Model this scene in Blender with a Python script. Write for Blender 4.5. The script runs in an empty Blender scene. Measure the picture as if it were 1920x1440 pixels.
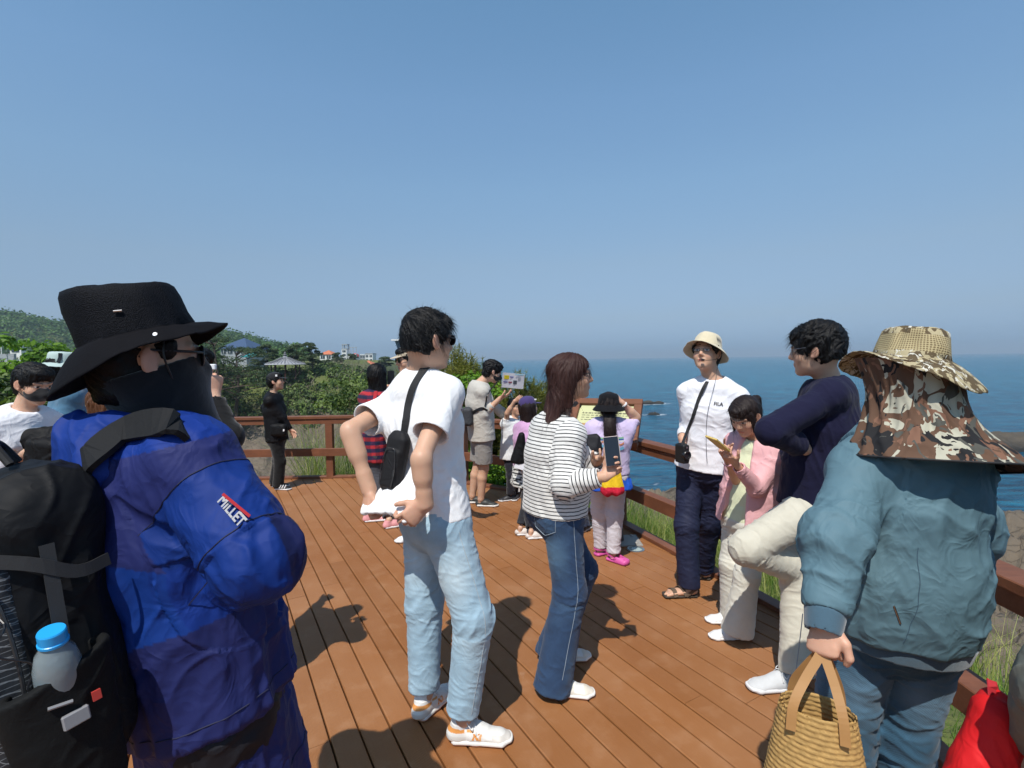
ONLY = None
def WANT(k): return ONLY is None or k in ONLY
SUN_E = 4.3; SKY_STR = .115; EXPO = 0.12; SKY_ALT = 0; SKY_AIR = 1.0; SKY_DUST = .35; SKY_OZ = 4.0
SEA_C0 = (.008, .150, .235); SEA_C1 = (.014, .185, .275); SEA_C2 = (.006, .075, .150)
SKY_T = [(.0, (.30, .44, .80)), (.019, (.325, .467, .80)), (.075, (.59, .61, .72)), (.177, (.96, .90, .84)), (.306, (1.23, 1.25, 1.12)), (.435, (1.36, 1.46, 1.33)), (.60, (1.30, 1.57, 1.43)), (1.0, (.55, .62, .62))]
HAZE = 3.0e-4
import bpy, math, random
import numpy as np
from mathutils import Vector, Matrix
try: bpy.context.preferences.edit.use_global_undo = False
except Exception: pass
SC = bpy.context.scene
COL = SC.collection
A_ = np.array
F_PX = 955.0; CAMH = 1.62
PITCH = math.atan(47/F_PX); ROLL = math.radians(0.78)
CAM_M = (Matrix.Translation((0, 0, CAMH)) @ Matrix.Rotation(math.pi/2-PITCH, 4, 'X') @ Matrix.Rotation(-ROLL, 4, 'Z'))
CR = np.array(CAM_M.to_3x3())
CP = np.array((0, 0, CAMH), float)

def ray(px, py):
    return CR @ A_(((px-960)/F_PX, -(py-720)/F_PX, -1.0))
def at(px, py, Y):                      # a photo direction taken to the distance Y in front of the camera
    r = ray(px, py); return CP + r*(Y/r[1])
def gnd(px, py, z=0.0):
    r = ray(px, py); return CP + r*((z-CAMH)/r[2])
def proj(p):
    q = CR.T @ (np.asarray(p, float)-CP); return (960-F_PX*q[0]/q[2], 720+F_PX*q[1]/q[2])
def reach(a, px, py, L, near=True):     # end of a bone of length L that starts at a and points at a photo direction
    r = ray(px, py); r = r/np.linalg.norm(r)
    w = CP-a; b = w@r; c = w@w-L*L; disc = b*b-c
    if disc <= 0:
        p = CP + r*(-b); v = p-a; return a+v/np.linalg.norm(v)*L
    s = math.sqrt(disc); t = -b-s if near else -b+s
    return CP+r*t
def nz(v):
    v = np.asarray(v, float); return v/(np.linalg.norm(v)+1e-12)
def rotmat(axis, ang):
    return np.array(Matrix.Rotation(ang, 3, Vector(axis)))

# ---------------------------------------------------------------- noise
def _h(ix, iy, iz, s):
    n = (ix*374761393 + iy*668265263 + iz*2147483647 + s*1274126177) & 0xffffffff
    n = ((n ^ (n >> 13))*1274126177) & 0xffffffff
    n = (n ^ (n >> 16)) & 0xffff
    return n/32767.5-1.0
def noise(P, seed=0):
    P = np.asarray(P, float); I = np.floor(P).astype(np.int64); f = P-I; f = f*f*(3-2*f)
    x, y, z = I[:, 0], I[:, 1], I[:, 2]; fx, fy, fz = f[:, 0], f[:, 1], f[:, 2]
    r = 0
    for dx in (0, 1):
        wx = fx if dx else 1-fx
        for dy in (0, 1):
            wy = fy if dy else 1-fy
            for dz in (0, 1):
                wz = fz if dz else 1-fz
                r = r+_h(x+dx, y+dy, z+dz, seed)*wx*wy*wz
    return r
def fbm(P, seed=0, oct=3):
    r = 0; a = 1.0; P = np.asarray(P, float)
    for i in range(oct):
        r = r+a*noise(P, seed+i*17); P = P*2.03; a *= .5
    return r
def ridged(P, seed=0):
    return 1-np.abs(noise(P, seed))*2

# ---------------------------------------------------------------- implicit surfaces
class Pr:
    __slots__ = ('f', 'lo', 'hi', 'k', 'op', 'tag', 's')
    def __init__(s, f, lo, hi, k=.02, op='u', tag=0):
        s.f = f; s.lo = np.asarray(lo, float); s.hi = np.asarray(hi, float); s.k = k; s.op = op; s.tag = tag
    def sub(s, k=.004): s.op = 's'; s.k = k; return s
    def cut(s): s.op = 'i'; return s
def _bb(pts, r):
    pts = np.array(pts); return pts.min(0)-r, pts.max(0)+r
def cap(a, b, ra, rb=None, k=.02, tag=0):
    a = np.asarray(a, float); b = np.asarray(b, float); rb = ra if rb is None else rb
    ab = b-a; L2 = ab@ab+1e-12
    def f(P):
        t = np.clip(((P-a)@ab)/L2, 0, 1)
        return np.linalg.norm(P-a-t[:, None]*ab, axis=1)-(ra+(rb-ra)*t)
    lo, hi = _bb([a, b], max(ra, rb)); return Pr(f, lo, hi, k, 'u', tag)
def chain(pts, rs, k=.015, tag=0):
    return [cap(pts[i], pts[i+1], rs[i], rs[i+1], k, tag) for i in range(len(pts)-1)]
def cone(a, b, ra, rb, k=.02, tag=0, flat_a=False, flat_b=True, side=None, q=1.0):
    """tapered tube; flat ends cut square to the axis; q squashes it across `side`"""
    a = np.asarray(a, float); b = np.asarray(b, float); ab = b-a; L = np.linalg.norm(ab)+1e-9; n = ab/L
    if side is not None:
        s = np.asarray(side, float); s = nz(s-(s@n)*n)
    def f(P):
        v = P-a; t = v@n; tc = np.clip(t, 0, L); w = v-tc[:, None]*n
        if side is not None:
            ax = (t-tc); w2 = w-ax[:, None]*n; sc_ = w2@s; o = w2-sc_[:, None]*s
            d = np.sqrt(sc_**2+(np.linalg.norm(o, axis=1)/q)**2+ax**2)
            d = (d-(ra+(rb-ra)*tc/L))*(q if q < 1 else 1)
        else:
            d = np.linalg.norm(w, axis=1)-(ra+(rb-ra)*tc/L)
        if flat_b: d = np.maximum(d, t-L)
        if flat_a: d = np.maximum(d, -t)
        return d
    lo, hi = _bb([a, b], max(ra, rb)*max(1, q)); return Pr(f, lo, hi, k, 'u', tag)
def ecap(a, b, wa, wb, side, k=.03, tag=0, flat_b=False, flat_a=False):
    """capsule with elliptical section: wa, wb = (half width along side, half depth)"""
    a = np.asarray(a, float); b = np.asarray(b, float); ab = b-a; L2 = ab@ab+1e-12; L = math.sqrt(L2); n = ab/L
    s = nz(side); s = nz(s-(s@n)*n) if L > 1e-4 else s
    def f(P):
        v = P-a; t0 = (v@ab)/L2; t = np.clip(t0, 0, 1); c = v-t[:, None]*ab
        x = c@s; o = np.linalg.norm(c-x[:, None]*s, axis=1)
        w = wa[0]+(wb[0]-wa[0])*t; d = wa[1]+(wb[1]-wa[1])*t
        k0 = np.sqrt((x/w)**2+(o/d)**2); k1 = np.sqrt((x/w**2)**2+(o/d**2)**2)+1e-9
        r = k0*(k0-1)/k1
        if flat_b: r = np.maximum(r, (t0-1)*L)
        if flat_a: r = np.maximum(r, -t0*L)
        return r
    lo, hi = _bb([a, b], max(wa[0], wb[0], wa[1], wb[1])); return Pr(f, lo, hi, k, 'u', tag)
def ell(c, r, R=None, k=.02, tag=0):
    c = np.asarray(c, float); r = np.asarray(r, float); R = np.eye(3) if R is None else R
    def f(P):
        q = (P-c)@R                        # columns of R are the local axes
        k0 = np.linalg.norm(q/r, axis=1); k1 = np.linalg.norm(q/(r*r), axis=1)+1e-9
        return k0*(k0-1)/k1
    m = r.max(); return Pr(f, c-m, c+m, k, 'u', tag)
def rbox(c, hs, R=None, rad=.01, k=.01, tag=0):
    c = np.asarray(c, float); hs = np.asarray(hs, float); R = np.eye(3) if R is None else R
    def f(P):
        q = np.abs((P-c)@R)-(hs-rad)
        return np.linalg.norm(np.maximum(q, 0), axis=1)+np.minimum(q.max(1), 0)-rad
    m = np.linalg.norm(hs); return Pr(f, c-m, c+m, k, 'u', tag)
def halfsp(p, n, k=0.0):                   # keeps the side the normal points away from
    p = np.asarray(p, float); n = nz(n)
    pr = Pr(lambda P: (P-p)@n, (-1e9,)*3, (1e9,)*3, k, 'i'); return pr
def evalp(prims, P, soft=None):
    D = np.full(len(P), 9.0)
    for p in prims:
        d = p.f(P); k = p.k
        if p.op == 'u':
            if k > 0:
                h = np.clip(.5+.5*(D-d)/k, 0, 1); D = D+(d-D)*h-k*h*(1-h)
            else: D = np.minimum(D, d)
        elif p.op == 's':
            d = -d
            if k > 0:
                h = np.clip(.5-.5*(D-d)/k, 0, 1); D = D+(d-D)*h+k*h*(1-h)
            else: D = np.maximum(D, d)
        else:
            D = np.maximum(D, d)
    return D
def mesh_sdf(prims, h, B=12, disp=None):
    """block-sparse surface nets"""
    us = [p for p in prims if p.op == 'u']
    lo = np.min([p.lo for p in us], 0)-3*h-.01; hi = np.max([p.hi for p in us], 0)+3*h+.01
    n = np.ceil((hi-lo)/h/B).astype(int)
    bx = np.stack(np.meshgrid(*[np.arange(m) for m in n], indexing='ij'), -1).reshape(-1, 3)
    cen = lo+(bx+.5)*B*h; R = B*h*.87
    near = np.zeros(len(bx), bool); act = []
    for p in prims:
        if p.op == 'i':
            m = np.abs(p.f(cen)) < R*1.3
            out = p.f(cen) > R*1.3
            act.append((m | out, out)); continue
        q = np.maximum(np.maximum(p.lo-cen, cen-p.hi), 0); m = np.linalg.norm(q, axis=1) < R+p.k+h
        act.append((m, None))
        if p.op == 'u': near |= m
    for a in act:
        if a[1] is not None: near &= ~a[1]
    ids = np.nonzero(near)[0]
    if len(ids):
        D = np.full(len(ids), 9.0); D = evalp(prims, cen[ids]); ids = ids[np.abs(D) < R*2.2+.03]
    g = np.stack(np.meshgrid(*[np.arange(B+1)]*3, indexing='ij'), -1).reshape(-1, 3)
    VK = []; VP = []; QK = []
    S = 1 << 20
    key = lambda c: (c[:, 0]*S+c[:, 1])*S+c[:, 2]
    corners = [(i, j, l) for i in (0, 1) for j in (0, 1) for l in (0, 1)]
    for bi in ids:
        base = bx[bi]*B
        P = lo+(base+g)*h
        sel = [p for p, a in zip(prims, act) if a[0][bi]]
        D = evalp(sel, P)
        if D.min() > 0 or D.max() < 0: continue
        D = D.reshape(B+1, B+1, B+1); D = np.where(np.abs(D) < 1e-7, 1e-7, D); s = D < 0
        c8 = np.stack([s[i:B+i, j:B+j, l:B+l] for i, j, l in corners], -1)
        cnt = c8.sum(-1); ci = np.argwhere((cnt > 0) & (cnt < 8))
        if len(ci) == 0: continue
        acc = np.zeros((len(ci), 3)); num = np.zeros(len(ci))
        dv = {c: D[ci[:, 0]+c[0], ci[:, 1]+c[1], ci[:, 2]+c[2]] for c in corners}
        for c in corners:
            for ax in range(3):
                if c[ax]: continue
                c2 = tuple(v+(1 if i == ax else 0) for i, v in enumerate(c))
                d0 = dv[c]; d1 = dv[c2]; m = (d0 < 0) != (d1 < 0)
                t = np.where(m, d0/(d0-d1+1e-20), 0)
                o = np.repeat(A_(c, float)[None], len(ci), 0); o[:, ax] += t
                acc += o*m[:, None]; num += m
        vp = lo+(base+ci+acc/num[:, None])*h
        VK.append(key(ci+base)); VP.append(vp)
        for ax in range(3):
            sl0 = [slice(0, B)]*3; sl1 = list(sl0); sl1[ax] = slice(1, B+1)
            a0 = s[tuple(sl0)]; a1 = s[tuple(sl1)]
            e = np.argwhere(a0 != a1)
            if len(e) == 0: continue
            flip = a0[tuple(e.T)]
            e = e+base; u = np.zeros(3, int); v = np.zeros(3, int); u[(ax+1) % 3] = 1; v[(ax+2) % 3] = 1
            q = np.stack([key(e-u-v), key(e-v), key(e), key(e-u)], 1)
            q[~flip] = q[~flip][:, ::-1]
            QK.append(q)
    VK = np.concatenate(VK); VP = np.concatenate(VP); QK = np.concatenate(QK)
    o = np.argsort(VK); VK = VK[o]; VP = VP[o]
    ix = np.searchsorted(VK, QK); ix = np.clip(ix, 0, len(VK)-1)
    ok = (VK[ix] == QK).all(1)
    return VP, ix[ok]
def vnormals(V, Q):
    a = V[Q[:, 2]]-V[Q[:, 0]]; b = V[Q[:, 3]]-V[Q[:, 1]]; n = np.cross(a, b)
    N = np.zeros_like(V)
    for i in range(4):
        for c in range(3): N[:, c] += np.bincount(Q[:, i], n[:, c], len(V))
    return N/(np.linalg.norm(N, axis=1)[:, None]+1e-12)
def relax(V, Q, it=1, f=.5):
    for _ in range(it):
        S = np.zeros_like(V); c = np.zeros(len(V))
        for i in range(4):
            j = (i+1) % 4
            for x in range(3):
                S[:, x] += np.bincount(Q[:, i], V[Q[:, j]][:, x], len(V))+np.bincount(Q[:, j], V[Q[:, i]][:, x], len(V))
            c += np.bincount(Q[:, i], minlength=len(V))+np.bincount(Q[:, j], minlength=len(V))
        V = V*(1-f)+f*S/np.maximum(c, 1)[:, None]
    return V

# ---------------------------------------------------------------- objects
def obj(name, V, Fc, mat, parent=None, col=None, attrs=None, smooth=True, midx=None, origin=None):
    V = np.asarray(V, float)
    me = bpy.data.meshes.new(name)
    org = origin if origin is not None else (np.array(parent.matrix_basis.translation) if parent is not None else np.zeros(3))
    if parent is not None and parent.parent is not None and origin is None: org = np.array(parent['org'])
    W = V-org
    if isinstance(Fc, np.ndarray):
        k = Fc.shape[1]; nf = len(Fc)
        me.vertices.add(len(W)); me.vertices.foreach_set('co', W.astype(np.float32).ravel())
        me.loops.add(nf*k); me.loops.foreach_set('vertex_index', Fc.astype(np.int32).ravel())
        me.polygons.add(nf); me.polygons.foreach_set('loop_start', (np.arange(nf)*k).astype(np.int32))
        try: me.polygons.foreach_set('loop_total', np.full(nf, k, np.int32))
        except Exception: pass
    else:
        me.from_pydata([tuple(v) for v in W], [], [tuple(f) for f in Fc]); nf = len(Fc)
    me.update(calc_edges=True); me.validate(verbose=False)
    for m in (mat if isinstance(mat, (list, tuple)) else [mat]): me.materials.append(m)
    if smooth: me.polygons.foreach_set('use_smooth', [True]*len(me.polygons))
    if midx is not None and len(me.polygons) == len(midx): me.polygons.foreach_set('material_index', np.asarray(midx, np.int32))
    if col is not None:
        c = np.ones((len(V), 4), np.float32); col = np.asarray(col); c[:, :3] = col if col.ndim == 2 else col[None]
        at_ = me.color_attributes.new('Col', 'FLOAT_COLOR', 'POINT'); at_.data.foreach_set('color', c.ravel())
    for k_, v in (attrs or {}).items():
        at_ = me.attributes.new(k_, 'FLOAT', 'POINT'); at_.data.foreach_set('value', np.asarray(v, np.float32))
    me.update()
    o = bpy.data.objects.new(name, me); COL.objects.link(o)
    if parent is not None: o.parent = parent
    elif origin is not None: o.location = org
    o['org'] = [float(x) for x in org]
    return o
def tag(o, label, cat, group=None, kind=None):
    if label: o['label'] = label
    if cat: o['category'] = cat
    if group: o['group'] = group
    if kind: o['kind'] = kind
    return o
def empty(name, loc, label, cat, group=None):
    o = bpy.data.objects.new(name, None); COL.objects.link(o); o.location = [float(x) for x in loc]; o['org'] = [float(x) for x in loc]
    o.empty_display_size = .1
    return tag(o, label, cat, group)
class MB:                                   # plain polygons collected into one mesh
    def __init__(s): s.v = []; s.f = []; s.m = []
    def add(s, V, F, m=0):
        b = len(s.v); s.v += [tuple(float(c) for c in v) for v in V]; s.f += [tuple(int(i)+b for i in f) for f in F]; s.m += [m]*len(F); return s
    def box(s, c, hs, R=None, m=0, bev=0):
        R = np.eye(3) if R is None else np.asarray(R); c = np.asarray(c, float); hs = np.asarray(hs, float)
        if bev <= 0:
            V = [c+R@(hs*A_(q)) for q in [(-1, -1, -1), (1, -1, -1), (1, 1, -1), (-1, 1, -1), (-1, -1, 1), (1, -1, 1), (1, 1, 1), (-1, 1, 1)]]
            s.add(V, [(3, 2, 1, 0), (4, 5, 6, 7), (0, 1, 5, 4), (1, 2, 6, 5), (2, 3, 7, 6), (3, 0, 4, 7)], m); return s
        V = []; idx = {}
        for q in [(x, y, z) for x in (-1, 1) for y in (-1, 1) for z in (-1, 1)]:
            for ax in range(3):
                l = hs*A_(q)-bev*A_(q)*A_([0 if i == ax else 1 for i in range(3)]); idx[q, ax] = len(V); V.append(c+R@l)
        F = []
        for ax in range(3):
            u, w = [(1, 2), (2, 0), (0, 1)][ax]
            for sg in (-1, 1):
                cs = []
                for a, b in [(-1, -1), (1, -1), (1, 1), (-1, 1)]:
                    q = [0, 0, 0]; q[ax] = sg; q[u] = a; q[w] = b; cs.append(idx[tuple(q), ax])
                F.append(cs if sg > 0 else cs[::-1])
            for a in (-1, 1):
                for b in (-1, 1):
                    q0 = [0, 0, 0]; q0[ax] = -1; q0[u] = a; q0[w] = b; q1 = list(q0); q1[ax] = 1; q0 = tuple(q0); q1 = tuple(q1)
                    f = [idx[q0, u], idx[q1, u], idx[q1, w], idx[q0, w]]; F.append(f if a*b > 0 else f[::-1])
        for q in [(x, y, z) for x in (-1, 1) for y in (-1, 1) for z in (-1, 1)]:
            f = [idx[q, 0], idx[q, 1], idx[q, 2]]; F.append(f if q[0]*q[1]*q[2] > 0 else f[::-1])
        s.add(V, F, m); return s
    def bar(s, a, b, w, h, m=0, bev=0, up=(0, 0, 1), ext=0):
        a = np.asarray(a, float); b = np.asarray(b, float); d = nz(b-a); sd = nz(np.cross(d, up)); u = np.cross(sd, d)
        R = np.stack([d, sd, u], 1)*1.0
        R[:, 1] *= 1
        if np.linalg.det(R) < 0: R[:, 1] *= -1
        return s.box((a+b)/2, (np.linalg.norm(b-a)/2+ext, w/2, h/2), R, m, bev)
    def tube(s, pts, rs, n=8, m=0, caps=True, flat=1.0, side=None):
        pts = [np.asarray(p, float) for p in pts]
        if not hasattr(rs, '__len__'): rs = [rs]*len(pts)
        V = []; t0 = nz(pts[1]-pts[0]); u = nz(np.cross(t0, (0.13, .27, .95) if side is None else np.cross(t0, side)))
        if side is not None: u = nz(np.asarray(side)-(np.asarray(side)@t0)*t0)
        for i, p in enumerate(pts):
            t = nz(pts[min(i+1, len(pts)-1)]-pts[max(i-1, 0)]); u = nz(u-(u@t)*t); w = np.cross(t, u)
            for j in range(n):
                a = 2*math.pi*j/n; V.append(p+rs[i]*(math.cos(a)*u+flat*math.sin(a)*w))
        F = [(i*n+j, i*n+(j+1) % n, (i+1)*n+(j+1) % n, (i+1)*n+j) for i in range(len(pts)-1) for j in range(n)]
        if caps: F += [tuple(range(n))[::-1], tuple((len(pts)-1)*n+j for j in range(n))]
        s.add(V, F, m); return s
    def ribbon(s, pts, w, side, th=.003, m=0):    # strap: box section swept along pts
        pts = [np.asarray(p, float) for p in pts]; V = []
        for i, p in enumerate(pts):
            t = nz(pts[min(i+1, len(pts)-1)]-pts[max(i-1, 0)]); sd = side[i] if isinstance(side, list) else side
            sd = np.asarray(sd, float); sd = nz(sd-(sd@t)*t); up = np.cross(t, sd); ww = w[i] if hasattr(w, '__len__') else w
            V += [p-sd*ww/2-up*th/2, p+sd*ww/2-up*th/2, p+sd*ww/2+up*th/2, p-sd*ww/2+up*th/2]
        F = [(i*4+j, i*4+(j+1) % 4, (i+1)*4+(j+1) % 4, (i+1)*4+j) for i in range(len(pts)-1) for j in range(4)]
        F += [(3, 2, 1, 0), tuple((len(pts)-1)*4+j for j in range(4))]
        s.add(V, F, m); return s
    def lathe(s, c, axis, prof, n=24, m=0):
        axis = nz(axis); u = nz(np.cross(axis, (.3, .9, .2))); w = np.cross(axis, u); V = []
        for r, z in prof:
            for j in range(n):
                a = 2*math.pi*j/n; V.append(np.asarray(c)+axis*z+r*(math.cos(a)*u+math.sin(a)*w))
        F = [(i*n+j, i*n+(j+1) % n, (i+1)*n+(j+1) % n, (i+1)*n+j) for i in range(len(prof)-1) for j in range(n)]
        F += [tuple(range(n))[::-1], tuple((len(prof)-1)*n+j for j in range(n))]
        s.add(V, F, m); return s
    def build(s, name, mat, parent=None, smooth=False, origin=None, **kw):
        return obj(name, np.array(s.v), s.f, mat, parent, smooth=smooth, midx=s.m, origin=origin, **kw)
def catmull(pts, n=6):
    pts = [np.asarray(p, float) for p in pts]; P = [2*pts[0]-pts[1]]+pts+[2*pts[-1]-pts[-2]]; out = []
    for i in range(1, len(P)-2):
        for j in range(n):
            t = j/n; a, b, c, d = P[i-1], P[i], P[i+1], P[i+2]
            out.append(.5*((2*b)+(c-a)*t+(2*a-5*b+4*c-d)*t*t+(3*b-a-3*c+d)*t**3))
    out.append(P[-2]); return out

# ---------------------------------------------------------------- materials
class NT:
    def __init__(s, name):
        s.m = bpy.data.materials.new(name); s.m.use_nodes = True; s.t = s.m.node_tree; s.n = s.t.nodes; s.b = s.n['Principled BSDF']
    def N(s, typ, **kw):
        n = s.n.new('ShaderNode'+typ)
        for k, v in kw.items():
            if k.startswith('i_'):
                key = k[2:]; key = int(key) if key.isdigit() else key.replace('_', ' ')
                if isinstance(v, (bpy.types.NodeSocket,)): s.t.links.new(v, n.inputs[key])
                else: n.inputs[key].default_value = v
            else: setattr(n, k, v)
        return n
    def L(s, a, b): s.t.links.new(a, b)
    def ramp(s, fac, stops, interp='LINEAR'):
        r = s.n.new('ShaderNodeValToRGB'); r.color_ramp.interpolation = interp; e = r.color_ramp.elements
        while len(e) < len(stops): e.new(.5)
        for el, (p, c) in zip(e, stops): el.position = p; el.color = (c[0], c[1], c[2], 1) if len(c) == 3 else c
        s.L(fac, r.inputs[0]); return r.outputs[0]
    def math(s, op, a, b=0.0, c=None):
        n = s.n.new('ShaderNodeMath'); n.operation = op
        for i, v in enumerate((a, b) if c is None else (a, b, c)):
            if isinstance(v, bpy.types.NodeSocket): s.L(v, n.inputs[i])
            else: n.inputs[i].default_value = v
        return n.outputs[0]
    def mix(s, f, a, b, mode='MIX'):
        n = s.n.new('ShaderNodeMix'); n.data_type = 'RGBA'; n.blend_type = mode
        for i, v in ((0, f), (6, a), (7, b)):
            if isinstance(v, bpy.types.NodeSocket): s.L(v, n.inputs[i])
            else: n.inputs[i].default_value = v if i == 0 else (v[0], v[1], v[2], 1)
        return n.outputs[2]
    def coords(s, scale=(1, 1, 1), out='Object', rot=(0, 0, 0)):
        t = s.n.new('ShaderNodeTexCoord'); m = s.n.new('ShaderNodeMapping'); m.inputs['Scale'].default_value = scale; m.inputs['Rotation'].default_value = rot
        s.L(t.outputs[out], m.inputs[0]); return m.outputs[0]
    def noise(s, vec, scale, detail=3, rough=.55, dist=0):
        n = s.n.new('ShaderNodeTexNoise'); n.inputs['Scale'].default_value = scale; n.inputs['Detail'].default_value = detail
        n.inputs['Roughness'].default_value = rough; n.inputs['Distortion'].default_value = dist
        s.L(vec, n.inputs['Vector']); return n.outputs[0]
    def attr(s, name):
        n = s.n.new('ShaderNodeAttribute'); n.attribute_name = name; return n
    def bump(s, h, strength=.3, dist=.01, normal=None):
        n = s.n.new('ShaderNodeBump'); n.inputs['Strength'].default_value = strength; n.inputs['Distance'].default_value = dist; s.L(h, n.inputs['Height'])
        if normal is not None: s.L(normal, n.inputs['Normal'])
        return n.outputs[0]
    def fin(s, col=None, rough=None, normal=None, **kw):
        b = s.b
        if col is not None:
            if isinstance(col, bpy.types.NodeSocket): s.L(col, b.inputs['Base Color'])
            else: b.inputs['Base Color'].default_value = (*col, 1)
        if rough is not None:
            if isinstance(rough, bpy.types.NodeSocket): s.L(rough, b.inputs['Roughness'])
            else: b.inputs['Roughness'].default_value = rough
        if normal is not None: s.L(normal, b.inputs['Normal'])
        for k, v in kw.items():
            k = k.replace('_', ' ')
            if isinstance(v, bpy.types.NodeSocket): s.L(v, b.inputs[k])
            else: b.inputs[k].default_value = v
        return s.m
_MC = {}
def plain(name, col, rough=.6, metal=0, spec=.5, bscale=0, bstr=.2, var=.12, vscale=8, **kw):
    if name in _MC: return _MC[name]
    t = NT(name); v = t.coords(); n = t.noise(v, vscale, 4)
    c = t.mix(t.math('MULTIPLY', n, 1.0), [x*(1-var) for x in col], [min(1, x*(1+var)) for x in col])
    nr = t.bump(t.noise(v, bscale, 3), bstr, .002) if bscale else None
    _MC[name] = t.fin(c, rough, nr, Metallic=metal, **{'Specular_IOR_Level': spec}, **kw); return _MC[name]
def cloth(name, weave=900, wstr=.25, rough=.85, sheen=.2, mottled=.1, wr=60, wrs=.25, spec=.25, twill=False, fade=None, crease=0):
    """fabric whose colour comes from the mesh attribute Col, with weave and small creases in the bump"""
    if name in _MC: return _MC[name]
    t = NT(name); v = t.coords(); c = t.attr('Col').outputs['Color']
    n = t.noise(v, 14, 4); c2 = t.mix(n, [1-mottled]*3, [1+mottled]*3)
    c = t.mix(1.0, c, c2, 'MULTIPLY')
    if twill:
        w = t.N('TexWave', wave_type='BANDS', bands_direction='DIAGONAL'); w.inputs['Scale'].default_value = weave/6.0; w.inputs['Distortion'].default_value = 1.5; t.L(v, w.inputs[0]); wv = w.outputs['Fac']
        fine = t.noise(v, 420, 2); c = t.mix(t.math('MULTIPLY', fine, .5), c, t.mix(1.0, c, (1.7, 1.6, 1.5), 'MULTIPLY'))
    else: wv = t.noise(v, weave, 2)
    b1 = t.bump(wv, wstr, .0008)
    cr = t.noise(v, wr, 3, .5, .6)
    if crease:
        q = t.noise(v, crease, 2, .5, 1.4); q = t.math('SUBTRACT', 1.0, t.math('MULTIPLY', t.math('ABSOLUTE', t.math('SUBTRACT', q, .5)), 6.0)); q = t.math('MAXIMUM', q, 0.0); cr = t.math('ADD', t.math('MULTIPLY', cr, .5), q)
    b2 = t.bump(cr, wrs, .006, b1)
    _MC[name] = t.fin(c, rough, b2, Sheen_Weight=sheen, Specular_IOR_Level=spec); return _MC[name]
UP = A_((0, 0, 1.0))
class Frame:
    def __init__(s, c, f, u=(0, 0, 1), sc=1.0):
        s.c = np.asarray(c, float); s.f = nz(f); s.r = nz(np.cross(s.f, u)); s.u = np.cross(s.r, s.f); s.s = sc
        s.R = np.stack([s.r, s.f, s.u], 1)
    def P(s, x, y, z): return s.c+s.s*(x*s.r+y*s.f+z*s.u)
    def loc(s, V): return ((V-s.c)@s.R)/s.s
def tilt(f, pitch, roll=0):
    """face direction f (horizontal) tipped up by pitch; returns f, u"""
    f = nz(f if len(f) == 3 else (f[0], f[1], 0)); r = nz(np.cross(f, UP)); R = rotmat(r, math.radians(pitch)); f2 = R@f; u = R@UP
    R = rotmat(f2, math.radians(roll)); return f2, R@u

def head_prims(H, jaw=1.0, eyes=True, nose=1.0, neck=None, nr=.056):
    s = H.s; R = H.R; E = lambda c, r, k=.02: ell(H.P(*c), A_(r)*s, R, k*s)
    p = [E((0, -.014, .034), (.077, .097, .086), 0), E((0, -.03, .0), (.070, .078, .075), .02),
         E((0, .030, -.016), (.064, .064, .086), .02), E((0, .028, -.062), (.052*jaw, .050, .046), .025),
         E((0, .070, -.093), (.022, .018, .017), .03), E((.036, .055, -.025), (.026, .026, .024), .02), E((-.036, .055, -.025), (.026, .026, .024), .02)]
    if neck is not None:
        p.append(cap(H.P(0, -.022, -.055), neck, (nr-.003)*s, nr*s*1.08, .03*s))
    p += [cap(H.P(0, .088, .020), H.P(0, .106*nose, -.020), .0075*s, .0115*s, .012*s),
          cap(H.P(.009, .094, -.026), H.P(-.009, .094, -.026), .0085*s, None, .008*s),
          ecap(H.P(-.045, .073, .030), H.P(-.010, .091, .027), (.008*s, .008*s), (.008*s, .009*s), H.u, .012*s),
          ecap(H.P(.045, .073, .030), H.P(.010, .091, .027), (.008*s, .008*s), (.008*s, .009*s), H.u, .012*s)]
    for q in (1, -1):
        p.append(E((q*.031, .104, .010), (.017, .017, .010)).sub(.010*s))
        p.append(E((q*.031, .076, .009), (.0135, .0135, .0125), .002))
        p.append(ecap(H.P(q*.019, .0895, .0155), H.P(q*.042, .084, .0145), (.003*s, .004*s), (.003*s, .004*s), H.u, .003*s))
        p += [ell(H.P(q*.080, -.008, .000), A_((.009, .019, .031))*s, R@rotmat((0, 0, 1), q*.45), .008*s),
              ell(H.P(q*.091, .002, .004), A_((.007, .010, .017))*s, R, .004).sub(.004*s),
              ell(H.P(q*.078, .004, -.024), A_((.007, .009, .010))*s, R, .006*s)]
    p += [ecap(H.P(-.017, .0885, -.053), H.P(.017, .0885, -.053), (.0045*s, .007*s), (.0045*s, .007*s), H.u, .006*s),
          ecap(H.P(-.014, .0875, -.063), H.P(.014, .0875, -.063), (.0055*s, .007*s), (.0055*s, .007*s), H.u, .006*s),
          ecap(H.P(-.02, .098, -.058), H.P(.02, .098, -.058), (.0014*s, .006*s), (.0014*s, .006*s), H.u).sub(.003*s)]
    return p
SKIN = A_((.60, .36, .245))
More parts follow.
